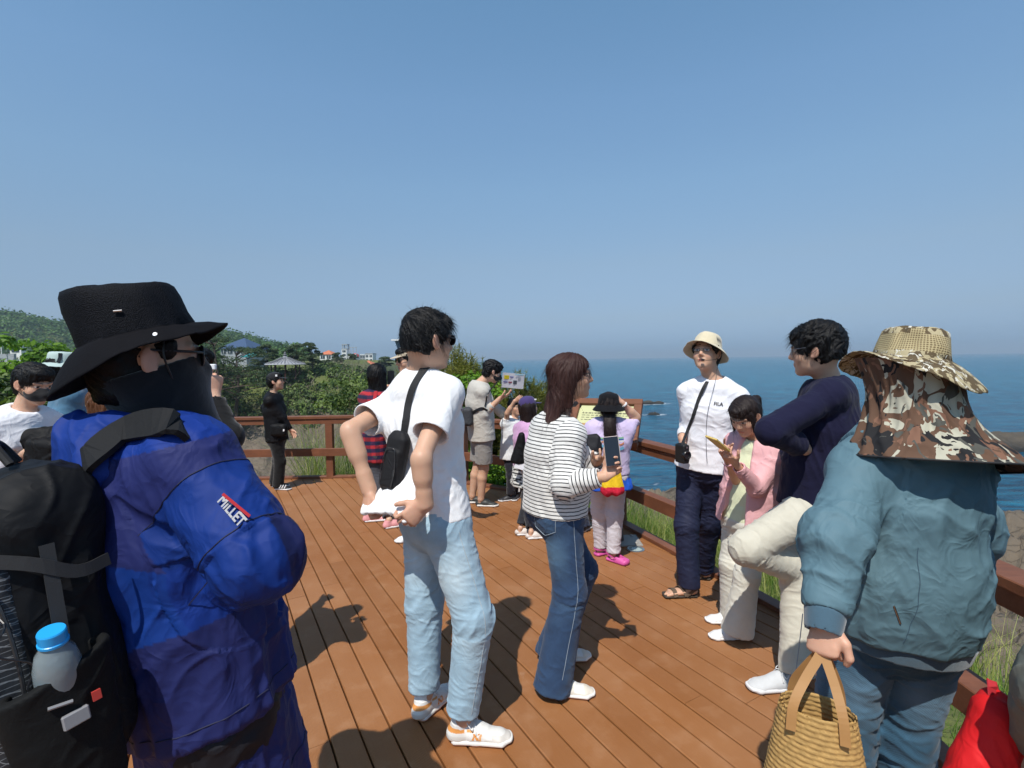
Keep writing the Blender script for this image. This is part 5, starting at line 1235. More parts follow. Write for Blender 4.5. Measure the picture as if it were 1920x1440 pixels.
    glasses(B, H, M_BLKPL, M_DLENS, w=.030, hh=.021, y=.100, z=.012, rim=.0020, name='sunglasses')
    # sling bag hanging on the back
    bp = pts_on(sh, [(757, 828), (742, 872), (742, 915), (800, 690), (790, 702), (776, 726), (767, 757), (762, 790), (757, 820)], .006)
    cB = at(741, 869, (bp[1][0]+bp[1][1]*.035)[1]-.035); up_ = nz(at(748, 830, cB[1]+.0)-at(735, 905, cB[1]-.01)); nb = nz(bp[1][1]-(bp[1][1]@up_)*up_); nb = nz(A_((-.45, -.89, .05))-up_*0); nb = nz(nb-(nb@up_)*up_); rb = np.cross(up_, nb); Rb = np.stack([rb, up_, nb], 1)
    bag = [rbox(cB, (.050, .118, .026), Rb, .022), rbox(cB+nb*.02-up_*.02, (.040, .080, .018), Rb, .014, .008), rbox(cB+up_*.09, (.030, .045, .018), Rb, .012, .03)]
    V, Q = mesh_sdf(bag, .0035); V = relax(V, Q, 1); o = obj('sling_bag', V, Q, K_SHELL, None, np.repeat(A_((.014, .014, .016))[None], len(V), 0), origin=cB)
    tag(o, 'black sling bag hanging on the back of the white t-shirt', 'bag'); mm = MB()
    zp = [cB+nb*.044+rb*x+up_*y for x, y in ((-.03, -.09), (-.034, -.02), (-.022, .055), (.0, .066), (.022, .055), (.034, -.02), (.030, -.09))]
    mm.tube(catmull(zp, 6), .0018, 6); mm.box(cB+nb*.048+rb*.036+up_*-.03, (.003, .012, .002), Rb); mm.build('zip', plain('dark_zip', (.03, .03, .032), .3), o)
    mm = MB(); st = [x[0] for x in bp[3:]]; st = [st[0]+m.f*.05-UP*.004]+st+[cB+up_*.12+nb*.0]; nrm = [m.u]+[x[1] for x in bp[3:]]+[nb]
    cp = catmull(st, 5); sdv = []
    for i in range(len(cp)):
        k = min(i//5, len(nrm)-1); t = nz(cp[min(i+1, len(cp)-1)]-cp[max(i-1, 0)]); sdv.append(np.cross(nrm[k], t))
    mm.ribbon(cp, .034, sdv, .003); mm.box(cB+up_*.118+nb*.006, (.022, .016, .006), Rb, bev=.002); mm.build('strap', plain('black_webbing', (.012, .012, .013), .75, bscale=700), o)
def set_col(o, c):
    me = o.data; a = me.color_attributes.get('Col') or me.color_attributes.new('Col', 'FLOAT_COLOR', 'POINT'); x = np.ones((len(c), 4), np.float32); x[:, :3] = c; a.data.foreach_set('color', x.ravel())
def verts(o): 
    v = np.empty(len(o.data.vertices)*3); o.data.vertices.foreach_get('co', v); return v.reshape(-1, 3)+A_(o['org'])
M_THREAD = plain('seam_thread', (.42, .46, .48), .8); M_WHITE = plain('white_cord', (.78, .78, .78), .8); M_ORANGE = plain('orange_suede', (.68, .28, .07), .85); M_BLACKTX = plain('black_print', (.015, .015, .02), .7)
def seam_line(o, paths, n, mat, r=.0012, name='seam', off=.001, sm=True):
    fn = project_to(o, n, off); m = MB()
    for pth in paths:
        q = catmull([np.asarray(p, float) for p in pth], 14) if sm else [np.asarray(pth[i])*(1-t)+np.asarray(pth[i+1])*t for i in range(len(pth)-1) for t in np.linspace(0, 1, 8)[:-1]]+[np.asarray(pth[-1])]; q = fn(q); m.tube(q, r, 4)
    return m.build(name, mat, o)
def two_tone(name, c0, c1, z):
    if name in _MC: return _MC[name]
    t = NT(name); s = t.N('SeparateXYZ'); g = t.N('NewGeometry'); t.L(g.outputs['Position'], s.inputs[0])
    c = t.mix(t.ramp(s.outputs['Z'], [(0, (0, 0, 0)), (z, (1, 1, 1))], 'CONSTANT'), c1, c0); _MC[name] = t.fin(c, .6, t.bump(t.noise(t.coords(), 180), .2, .002)); return _MC[name]
def put_letter(ch, c, xd, yd, n, hgt, parent, mat, bold=.0018, shear=.25):
    V, F = text_mesh(ch, hgt); m = MB(); fn = project_to(parent, n, .0012)
    for dx in (0, bold, -bold, 2*bold):
        W = np.asarray(c)+np.outer(V[:, 0]+dx+V[:, 1]*shear, nz(xd))+np.outer(V[:, 1], nz(yd)); m.add(fn(W), F)
    return m.build('letter', mat, parent)
if WANT('B'): man_white()
def top(m, B, name='shirt', off=.020, w=(.165, .145, .165, .150), d=(.115, .108, .120, .094), lo=-.02, sleeve=(.6, .6), sr=(.054, .068), fr=(.050, .040), mat=None, col=(.8, .8, .8), colfn=None, h=.005, amp=.004, fa=18, fc=6, seed=1, tens=(), extra=(), neck=.062, cutn=.048, sh=.047, base=.3, jn=(), attrs=None, drape=0, hol=True, necktilt=.3, subs=()):
    s = m.s; J = m.J; p = m.torso(off, w=w, d=d, flat=True, lo=lo, sh=sh); sl = []; segs = [(m.Pv, m.N, .14)]; jj = [(m.Pv+m.u*.12, .16, .8)]
    for S, f in zip('RL', sleeve):
        a, e, wv = J['s'+S], J['e'+S], J['w'+S]
        if f <= 1: b = a+(e-a)*f; p.append(cone(a, b, sr[0]*s, sr[1]*s, .04)); sl.append(hollow(a, b, sr[1]*s-.006, .04)); segs.append((a, b, sr[0]*s))
        else:
            b = e+(wv-e)*(f-1); p += [cap(a, e, sr[0]*s, sr[1]*s, .04), cone(e, b, fr[0]*s, fr[1]*s, .02)]; sl.append(hollow(e, b, fr[1]*s-.005, .03)); segs += [(a, e, sr[0]*s), (e, b, fr[0]*s)]; jj += [(e, .09, 1.0), (b, .06, .5)]
        jj.append((a-m.u*.05, .10, .7))
    p += list(extra)+sl
    if hol: p.append(ecap(m.Pv+m.u*(lo-.0)*.5-m.u*.03, m.Pv+m.u*(lo*.5+.03), (w[0]*s+off-.010, d[0]*s+off-.010), (w[0]*s+off-.012, d[0]*s+off-.012), m.hr, 0).sub(.004))
    if neck: p += [cone(m.N-m.u*.05+m.f*.014, m.N+m.u*.13+m.f*.03, neck*.93*s, neck*1.15*s, 0).sub(.006), halfsp(m.N+m.u*cutn*s, nz(m.u+m.f*necktilt))]
    p += list(subs)
    o = skinmesh(name, p, h, mat or K_, B, disp=folds(segs, amp, fa, fc, seed, jj+list(jn), base=base, tens=tens, drape=drape), colfn=colfn or uni(col), attrs=attrs)
    return o, segs
def hat(H, parent, crown=(.088, .104), ch=.105, brim=.065, droop=.02, off=(0, -.012, .055), pitch=0, roll=0, mat=None, col=(.02, .02, .02), bfn=None, dfn=None, prof=None, n=56, name='hat', dent=.003, seed=1, th=.0025, colfn=None, crownlean=0.0, wave=0.0, slope=0.0):
    """crown and brim as one sewn shell; angle 0 is the front"""
    R = H.R@rotmat((1, 0, 0), math.radians(pitch))@rotmat((0, 1, 0), math.radians(roll)); c = H.P(*off); s = H.s; rows = []
    prof = prof or [(.0, 1.0), (.35, 1.0), (.68, .985), (.86, .94), (.94, .84), (.975, .6), (.99, .3), (1.0, .06), (1.0, 0)]
    A = np.linspace(0, 2*math.pi, n, endpoint=False)
    for r_, z_ in prof: rows.append(np.stack([crown[0]*r_*np.sin(A), crown[1]*r_*np.cos(A)-crownlean*z_, ch*z_*(1-slope*np.cos(A)*r_)+A*0], 1))
    for t in (.05, .25, .5, .75, .93, 1.0):
        bw = brim*(bfn(A) if bfn else 1); dr = droop*(dfn(A) if dfn else 1); k = 1+bw*t/((crown[0]+crown[1])/2)
        rows.append(np.stack([crown[0]*k*np.sin(A), crown[1]*k*np.cos(A), -dr*t**1.35+wave*t*np.sin(A*5+seed)*.5+A*0], 1))
    G = np.stack(rows); nr = len(rows); P = G.reshape(-1, 3); P = P+dent*fbm(P*28, seed, 3)[:, None]*A_((1, 1, .6))
    i = np.arange(nr-1)[:, None]*n+np.arange(n)[None]; j = np.arange(nr-1)[:, None]*n+(np.arange(n)[None]+1) % n
    F = np.stack([i, i+n, j+n, j], -1).reshape(-1, 4); N = vnormals(P, F); inner = P-N*th; F2 = F[:, ::-1]+len(P)
    last = (nr-1)*n+np.arange(n); ln = (nr-1)*n+(np.arange(n)+1) % n; F3 = np.stack([last, last+len(P), ln+len(P), ln], 1)
    V = np.concatenate([P, inner]); L = V.copy(); V = c+s*(V@R.T); F = np.concatenate([F, F2, F3])
    col = colfn(L) if colfn else np.repeat(A_(col)[None], len(V), 0)
    o = obj(name, V, F, mat or K_, parent, col, attrs={'ha': np.abs(np.arctan2(L[:, 0], L[:, 1]))*.09, 'hz': L[:, 2]}); Fr = Frame(c, R[:, 1], R[:, 2], s); return o, Fr
def cap_hat(H, parent, col, mat=None, bill=.07, off=(0, -.008, .050), crown=(.084, .102), ch=.085, pitch=0, face=0, name='cap', billcol=None):
    """baseball cap: shell with a bill towards angle `face` degrees"""
    fa = math.radians(face); b = lambda A: np.exp(-(np.abs(((A-fa+math.pi) % (2*math.pi))-math.pi)/.62)**4)
    o, Fr = hat(H, parent, crown, ch, bill, .014, off, pitch, 0, mat, col, bfn=lambda A: .03+.97*b(A), dfn=lambda A: .2+b(A), n=64, name=name, dent=.0012, prof=[(.0, 1.0), (.3, .97), (.58, .87), (.8, .68), (.93, .42), (.99, .18), (1.0, .05), (1.0, 0)])
    m = MB(); m.lathe(Fr.P(0, 0, ch-.001), Fr.u, [(.008, 0), (.007, .004), (.002, .006)], 10); m.build('button', mat_for(col), o); return o, Fr
def mat_for(col):
    return plain('fabric_%02d_%02d_%02d' % tuple(int(x*99) for x in col), tuple(col), .85)
def hairlong(H, seed=1, length=.20, vol=1.0, lock=.006, fringe=True, front=True, topv=1.0, backw=.09, flare=0.0, lean=(0, 0, 0), fy=.018, cutr=None):
    s = H.s; R = H.R; E = lambda c, r, k=.02: ell(H.P(*c), A_(r)*s, R, k*s); dn = nz(A_((0, 0, -1.0))+A_(lean))
    a = H.P(0, -.035, .02); b = a+dn*length*s
    p = [E((0, -.014, .042), (.086*vol, .106*vol, .087*topv), 0), E((0, -.035, .0), (.084*vol, .08, .08), .02), ecap(a, b, ((backw-.005)*s, .062*s), ((backw+flare)*s, .042*s), H.r, .03)]
    if front:
        for q in (1, -1): a2 = H.P(q*.074, fy+.002, .03); b2 = H.P(q*.078, fy, -.06)+dn*max(0, length-.10)*s*.55; p.append(ecap(a2, b2, (.030*s, .020*s), (.026*s, .016*s), H.f, .02))
    p += [E((0, .112, -.032 if fringe else -.022), cutr or (.064, .075, .085)).sub(.008*s)]
    def dsp(V, N):
        q = H.loc(V); ang = np.arctan2(q[:, 0], -q[:, 1]+.02); flow = np.stack([ang*7+2*noise(q*8, seed), q[:, 2]*7, q[:, 2]*0], 1)
        return s*(lock*ridged(flow, seed)+lock*.5*ridged(flow*2.3+3, seed+5)-.002)
    return p, dsp
def add_hair(B, H, prims, dsp, h, mat, n=0, L=.03, seed=1, flow=None, name='hair', zmin=-1, lift=.15):
    V, Q = garment_mesh(prims, h, dsp); o = obj(name, V, Q, mat, B)
    if n: strands(o, H, V, vnormals(V, Q), n, L, mat, seed, .0009, flow=flow, zmin=zmin, lift=lift)
    return o
def strap(name, pts, w, n_or_side, mat, parent=None, th=.003):
    m = MB(); cp = catmull(pts, 5); m.ribbon(cp, w, n_or_side, th); return m.build(name, mat, parent)
def sdf_obj(name, prims, h, mat, parent=None, col=(.02, .02, .02), disp=None, origin=None, rl=1, colfn=None, attrs=None):
    V, Q = mesh_sdf(prims, h); V = relax(V, Q, rl) if rl else V
    if disp is not None: V = V+vnormals(V, Q)*disp(V, vnormals(V, Q))[:, None]
    c = colfn(V, None) if colfn else np.repeat(A_(col)[None], len(V), 0)
    return obj(name, V, Q, mat, parent, c, attrs(V, None) if attrs else None, origin=origin)
def gaiter(H, B, N, col, mat, topz=-.005, chest=None, r=.075, h=.004, name='face_cover', slope=.15, more=()):
    s = H.s; R = H.R; E = lambda c, r_, k=.02: ell(H.P(*c), A_(r_)*s, R, k*s)
    p = [E((0, .026, -.03), (.073, .076, .092), 0), E((0, .03, -.07), (.062, .062, .055), .03), cap(H.P(0, .095, .0), H.P(0, .106, -.022), .014*s, .018*s, .02), E((0, -.02, -.03), (.082, .085, .07), .02), cone(H.P(0, 0, -.06), chest if chest is not None else N, .072*s, r, .04)]+list(more)
    p.append(halfsp(H.P(0, .10, topz+.012), nz(H.u-H.f*slope)))
    return sdf_obj(name, p, h, mat, B, col, folds([(H.P(0, .02, .02), N, .08)], .0035, 20, 8, 5, base=1.0))
def facemask(H, B, col=(.015, .015, .017), h=.004):
    s = H.s; R = H.R; E = lambda c, r_, k=.02: ell(H.P(*c), A_(r_)*s, R, k*s)
    p = [E((0, .034, -.04), (.066, .076, .062), 0), cap(H.P(0, .10, -.01), H.P(0, .112, -.035), .014*s, .022*s, .03), halfsp(H.P(0, .10, .004), nz(H.u-H.f*.1)), halfsp(H.P(0, .022, 0), -H.f), halfsp(H.P(0, .05, -.106), nz(-H.u+H.f*.3))]
    o = sdf_obj('face_mask', p, h, K_, B, col); m = MB()
    for q in (1, -1): m.tube([H.P(q*.066, .03, -.02), H.P(q*.078, .0, .012), H.P(q*.083, -.02, .008)], .0016*s, 5); m.tube([H.P(q*.064, .03, -.06), H.P(q*.080, -.012, -.03), H.P(q*.083, -.024, -.005)], .0016*s, 5)
    m.build('ear_loop', mat_for(col), o); return o
# ================================================================ woman in the striped sweater
def stripes_mat():
    t = NT('striped_knit'); v = t.coords(); a = t.attr('st').outputs['Fac']; n = t.noise(v, 40, 2)
    f = t.math('FRACT', t.math('ADD', t.math('DIVIDE', a, .0178), t.math('MULTIPLY', n, .10))); c = t.ramp(f, [(0, (.012, .012, .018)), (.26, (.74, .73, .70))], 'CONSTANT')
    b = t.bump(t.noise(v, 600, 2), .4, .001); b = t.bump(t.noise(v, 30, 3), .25, .005, b); return t.fin(c, .9, b, Sheen_Weight=.3, Specular_IOR_Level=.2)
def woman_stripe():
    s = .94; f, u = tilt((1, .06, 0), 2); H = Frame(at(1071, 707, 2.55), f, u, .95); N = at(1043, 792, 2.57); Pv = at(1040, 948, 2.56)
    m = Man(gnd(1060, 1280), H, N, Pv, (.38, -.92, 0), s, hipr=(.34, -.94, 0), sw=.165)
    m.set(eR=at(1060, 908, 2.33), wR=at(1134, 893, 2.27), eL=at(1098, 880, 2.66), wL=at(1122, 862, 2.44))
    g1, g2 = gnd(1040, 1300), gnd(1042, 1238); m.set(aR=g1+UP*.09+A_((.0, 0, 0)), aL=g2+UP*.09); m.J['kR'] = (m.J['hR']+m.J['aR'])/2+A_((.055, 0, .02)); m.J['kL'] = (m.J['hL']+m.J['aL'])/2+A_((.16, 0, .03)); J = m.J
    wR = J['wR']; dR = nz(at(1160, 872, wR[1])-wR)
    hR = hand(wR, dR, (-.35, -.75, .55), (-.6, 0, .8), curls=[(40, 40, 30), (46, 45, 30), (52, 50, 30), (58, 50, 30)], sc=.9, thumb_in=.6)
    body = head_prims(H, jaw=.92, neck=N)+m.torso(-.008, w=(.165, .135, .150, .135))+m.arm('R', r=(.043, .037, .038, .025))+m.arm('L', r=(.043, .037, .038, .025))+m.legp('R')+m.legp('L')+m.foot('R', (1, -.08, 0))+m.foot('L', (1, .1, 0))+hR+hand(J['wL'], nz(A_((.2, -.9, .2))), (0, 0, 1), (-1, 0, 0), sc=.88)
    B = person(body, m.base, .004, 'woman in a black and white striped sweater and dark jeans holding a phone', H=H, hands=(wR+dR*.1,))
    def at_(V, N_): I, S, T, Rd = seg_coord(V, segs0); return {'st': S+.35*Rd[:, 2]*0+np.where(I == 0, .0, .006)}
    ex = [ell(m.N-m.u*.20+m.f*.095+m.r*.075, (.075, .07, .075), None, .05), ell(m.N-m.u*.20+m.f*.095-m.r*.075, (.075, .07, .075), None, .05), ell(m.Pv+m.u*.10+m.f*.06, (.13, .10, .12), None, .06)]
    segs0 = [(m.Pv, m.N, .14)]+[x for S in 'RL' for x in ((J['s'+S], J['e'+S], .055), (J['e'+S], J['w'+S], .045))]
    o, segs = top(m, B, 'sweater', .026, w=(.185, .172, .178, .150), d=(.138, .130, .125, .10), lo=-.055, sleeve=(1.86, 1.86), sr=(.058, .066), fr=(.062, .044), mat=stripes_mat(), seed=6, amp=.005, fa=16, attrs=at_, extra=ex, neck=.058, cutn=.045, tens=[(J['eR'], nz((1, 0, .2)), .14, .006), (m.N-m.u*.2+m.r*.1, nz((.5, 0, -1)), .16, .005)], drape=.003)
    m3 = MB(); hb = m.Pv-m.u*.028*1
    jn, sg = jeans(m, r=(.108, .082, .070, .098), waist=.12, col=(.045, .085, .16), seed=8, parent=B, hemlift=-.045, w=(.178, .158), d=(.132, .120), amp=.0048, hollow_d=.06, seatk=1.2)
    set_col(jn, denim_col(sg, (.022, .048, .105), (.075, .145, .23), m, .75)(verts(jn), None)); M_TH2 = plain('pale_thread', (.30, .36, .42), .8)
    seam_line(jn, [(J['hR']+m.hr*.15+m.f*.01+UP*.02, (J['hR']+J['kR'])/2+m.hr*.13+m.f*.01, J['kR']+m.hr*.12, J['aR']+m.hr*.13+UP*.03)], m.hr, M_TH2, .0013)
    pc = J['hR']+m.hr*.02-m.f*.10+UP*.005; pn = nz(m.hr*.75-m.f*.66); px_ = nz(np.cross(UP, pn)); q = [pc+px_*x+UP*z for x, z in ((-.062, .075), (-.058, -.055), (0, -.085), (.058, -.055), (.062, .075), (-.062, .075))]
    seam_line(jn, [q], pn, M_TH2, .0014, 'pocket_seam', sm=False)
    for S, toe, g in (('R', (1, -.10, 0), g1), ('L', (1, .12, 0), g2)):
        def cf(q, V, N_):
            c = np.repeat(A_((.72, .68, .60))[None], len(q), 0); c[(q[:, 0] > .10) & (q[:, 0] < .15) & (q[:, 2] > .034)] = (.78, .77, .74); c[(q[:, 0] > .155)] = (.70, .65, .56); return c
        a, P, R = shoe(B, g+nz(toe)*.0, toe, (K_LEATH, two_tone('white_gum_sole', (.76, .75, .72), (.55, .27, .17), .011)), .26, col=cf); laces(a, P, M_WHITE, n=3, bow=False)
    p, dsp = hairlong(H, 3, .265, 1.08, .006, backw=.092, flare=.018, fringe=False, lean=(-.30, 0, 0), fy=-.012, cutr=(.074, .090, .10)); add_hair(B, H, p, dsp, .004, M_HBROWN, 2600, .07, 3, flow=-UP+H.f*-.1, lift=.06)
    glasses(B, H, M_BLKPL, M_LENS, w=.024, hh=.020, rim=.0014)
    # phone
    c = at(1148, 846, wR[1]-.020); n = nz((-.30, -.93, .18)); up = nz(A_((-.14, 0, 1))-n*(A_((-.14, 0, 1))@n)); sx = np.cross(up, n); R3 = np.stack([sx, up, n], 1)
    P_ = empty('phone', c, 'black smartphone with a pale rim held upright by the woman in stripes', 'phone'); mb = MB(); mb.box(c, (.034, .066, .0042), R3, bev=.003); mb.build('case', plain('pale_phone_rim', (.55, .45, .42), .35), P_)
    mb = MB(); mb.box(c+n*.0045, (.0317, .0637, .0008), R3, bev=.0004); mb.build('screen', plain('phone_glass', (.012, .016, .026), .08), P_); mb = MB(); mb.box(c-n*.0052+up*.045-sx*.015, (.012, .014, .0015), R3, bev=.001); mb.build('camera_bump', M_BLKPL, P_)
if WANT('C'): woman_stripe()

# ================================================================ guide in the white long sleeved shirt
def guide():
    s = 1.02; f, u = tilt((-.62, -.78, 0), 12); H = Frame(at(1324, 664, 3.40), f, u, 1.0); N = at(1338, 716, 3.42); Pv = at(1322, 868, 3.44)
    m = Man(gnd(1300, 1110), H, N, Pv, (-.80, .42, 0), s, hipr=(-.75, .55, 0), sdrop=.085, sw=.160); J = m.J
    m.set(eR=at(1290, 790, 3.60), wR=at(1279, 822, 3.40), eL=at(1392, 792, 3.45), wL=at(1385, 852, 3.35))
    g1, g2 = gnd(1292, 1118), gnd(1318, 1085); m.set(aR=g1+UP*.09, aL=g2+UP*.09); J['kR'] = (J['hR']+J['aR'])/2+A_((-.04, -.04, 0)); J['kL'] = (J['hL']+J['aL'])/2+A_((-.02, -.03, 0))
    d = nz(at(1274, 850, 3.36)-J['wR'])
    body = head_prims(H, neck=N)+m.torso(-.008)+m.arm('R')+m.arm('L')+m.legp('R')+m.legp('L')+m.foot('R', (-1, .0, 0), .95)+m.foot('L', (-1, .3, 0), .95)+hand(J['wR'], d, (1, -.2, 0), (0, -1, .2), curls=[(25, 35, 25), (30, 38, 25), (35, 40, 25), (38, 45, 25)], sc=1.0)+hand(J['wL'], (-.1, -.1, -1), (-1, 0, 0), (0, -1, 0))
    for S, t in (('R', A_((-1, 0, 0))), ('L', nz((-1, .3, 0)))):      # feet seen in sandals
        g = J['a'+S]*A_((1, 1, 0)); sd = np.cross(t, UP); body += [ecap(g+UP*.045-t*.03, g+t*.13+UP*.030, (.032, .028), (.040, .014), sd, .02)]+[cap(g+t*.125+sd*y+UP*.026, g+t*(.165-.012*abs(k-1))+sd*y*1.1+UP*.022, .010, .009, .004) for k, y in enumerate((-.03, -.012, .004, .018, .031))]
    def ex(V, N_, c):
        q = H.loc(V); w = (np.sqrt((q[:, 0]/.016)**2+((q[:, 2]+.058)/.010)**2) < 1) & (q[:, 1] > .07); c[w] = (.16, .05, .045); return c
    B = person(body, m.base, .005, 'man in a cream hat, white long sleeved shirt and navy trousers speaking into a headset', H=H, hands=(J['wR']+d*.1,), extra=ex)
    o, sg = top(m, B, 'shirt', .018, w=(.182, .152, .165, .148), d=(.130, .112, .120, .094), lo=-.07, sleeve=(1.9, 1.9), sr=(.050, .050), fr=(.046, .036), col=(.78, .78, .82), seed=9, amp=.0045, fa=24, fc=5, base=.7, h=.0055, tens=[(m.Pv+m.u*.2, nz(m.r), .2, .005)])
    fn = None
    put_text('chest_print', 'FILA', .030, N-m.u*.135+m.f*.16-m.r*.055, -m.r if False else nz(-m.r), m.u, M_BLACKTX, o, proj_fn=flat_on(project_to(o, m.f, .002), .004), bold=.0012)
    jn, sg = jeans(m, r=(.094, .074, .064, .068), waist=.10, col=(.018, .022, .052), mat=K_SHELL, seed=11, parent=B, hemlift=-.0, name='trousers', h=.006, amp=.0055)
    for S, t in (('R', A_((-1, 0, 0))), ('L', nz((-1, .3, 0)))):
        g = J['a'+S]*A_((1, 1, 0)); sd = np.cross(t, UP); P = lambda x, y, z: g+t*x+sd*y+UP*z
        so_ = sdf_obj('sandal', [ecap(P(-.04, 0, .012), P(.06, 0, .012), (.038, .014), (.038, .014), sd, 0), ecap(P(.06, 0, .012), P(.165, 0, .012), (.040, .014), (.046, .014), sd, .01), halfsp(P(0, 0, .020), UP), halfsp(P(0, 0, .001), -UP)], .004, K_SOLE, B, (.055, .045, .035))
        mb = MB(); mb.ribbon(catmull([P(.10, -.046, .016), P(.105, -.03, .045), P(.11, 0, .054), P(.115, .03, .045), P(.12, .046, .016)], 4), .028, t, .004); mb.ribbon(catmull([P(.03, -.042, .02), P(.05, -.025, .06), P(.06, 0, .072), P(.07, .03, .055), P(.09, .045, .018)], 4), .022, t, .004); mb.ribbon(catmull([P(.03, -.040, .02), P(-.02, -.040, .055), P(-.068, 0, .060), P(-.02, .040, .055), P(.03, .040, .02)], 5), .018, UP, .004); mb.build('strap', plain('brown_webbing', (.11, .075, .05), .8), so_)
    p, dsp = hair_short(H, .96, seed=7); p.append(halfsp(H.P(0, 0, .05), H.u)); add_hair(B, H, p, dsp, .005, M_HBLACK)
    def hc(L): c = np.repeat(A_((.62, .54, .38))[None], len(L), 0); w = (np.abs(L[:, 1]-.02) < .05) & (np.abs(L[:, 0]) > .07) & (L[:, 2] > .02) & (L[:, 2] < .06) & (L[:, 0] < 0); c[w] = (.03, .03, .03); return c
    ho, Fr = hat(H, B, (.088, .102), .094, .060, .052, (0, -.010, .045), pitch=10, roll=-5, mat=K_KNIT, colfn=hc, name='bucket_hat', dfn=lambda A: 1-.62*np.exp(-(np.minimum(A, 2*math.pi-A)/.9)**2), prof=[(0, 1.0), (.3, 1.0), (.55, .97), (.75, .88), (.88, .70), (.95, .45), (.985, .2), (1.0, .04), (1, 0)])
    mb = MB(); mb.tube([Fr.P(-.02, .075, .072), Fr.P(.015, .078, .074)], .0025, 6); mb.build('eyelet_cord', M_BLKPL, ho)
    glasses(B, H, M_BLKPL, M_LENS, w=.022, hh=.013, rim=.0013, round_=False)
    mb = MB(); mb.tube(catmull([H.P(-.083, -.01, .03), H.P(-.088, .0, -.01), H.P(-.083, .05, -.045), H.P(-.045, .10, -.062), H.P(-.020, .118, -.062)], 5), .0017, 6); mb.tube([H.P(-.028, .112, -.062), H.P(-.010, .120, -.061)], [.007, .0085], 10); mb.tube(catmull([H.P(-.088, -.01, -.01), H.P(-.07, -.03, -.08), N+m.f*.11+m.u*.0+m.r*-.02, N-m.u*.2+m.f*.165, N-m.u*.38+m.f*.165-m.r*.01, Pv+m.f*.16-m.r*.03+m.u*.03], 5), .0014, 5); mb.build('headset_microphone', M_BLKPL, B)
    # camera on a neck strap
    c = at(1279, 850, 3.30); C_ = empty('camera', c, 'black camera hanging on a strap at the hip of the man in the cream hat', 'camera'); R3 = np.stack([nz((.35, -.94, 0)), nz((0, 0, 1)), nz((.94, .35, 0))], 1)
    v_ = [rbox(c, (.045, .062, .026), R3, .012), rbox(c+UP*.052, (.022, .016, .020), R3, .006, .01)]
    sdf_obj('body', v_, .003, K_LEATH, C_, (.012, .012, .013)); mb = MB(); mb.lathe(c+R3[:, 0]*.03+UP*-.005, nz((.35, -.94, 0)), [(.030, 0), (.030, .022), (.027, .026), (.020, .026), (.018, .018)], 22); mb.build('lens', M_BLKPL, C_); mb = MB(); mb.lathe(c+R3[:, 0]*.044+UP*.045, nz((.35, -.94, 0)), [(.006, 0), (.006, .004)], 12); mb.build('dial', M_STEEL, C_)
    pp = pts_on(o, [(1291, 806), (1302, 776), (1312, 746), (1325, 719), (1338, 704)], .008); mb = MB(); L_ = [c+UP*.062]+[q[0] for q in pp]+[N+m.u*.03-m.f*.06]; nn = [q[1] for q in pp]; cp = catmull(L_, 5); sv = []
    for i in range(len(cp)): k = min(max(i//5-1, 0), 4); t = nz(cp[min(i+1, len(cp)-1)]-cp[max(i-1, 0)]); sv.append(np.cross(nn[k], t))
    mb.ribbon(cp, .022, sv, .003); mb.build('strap', plain('black_strap', (.012, .012, .013), .7), C_)
if WANT('D'): guide()

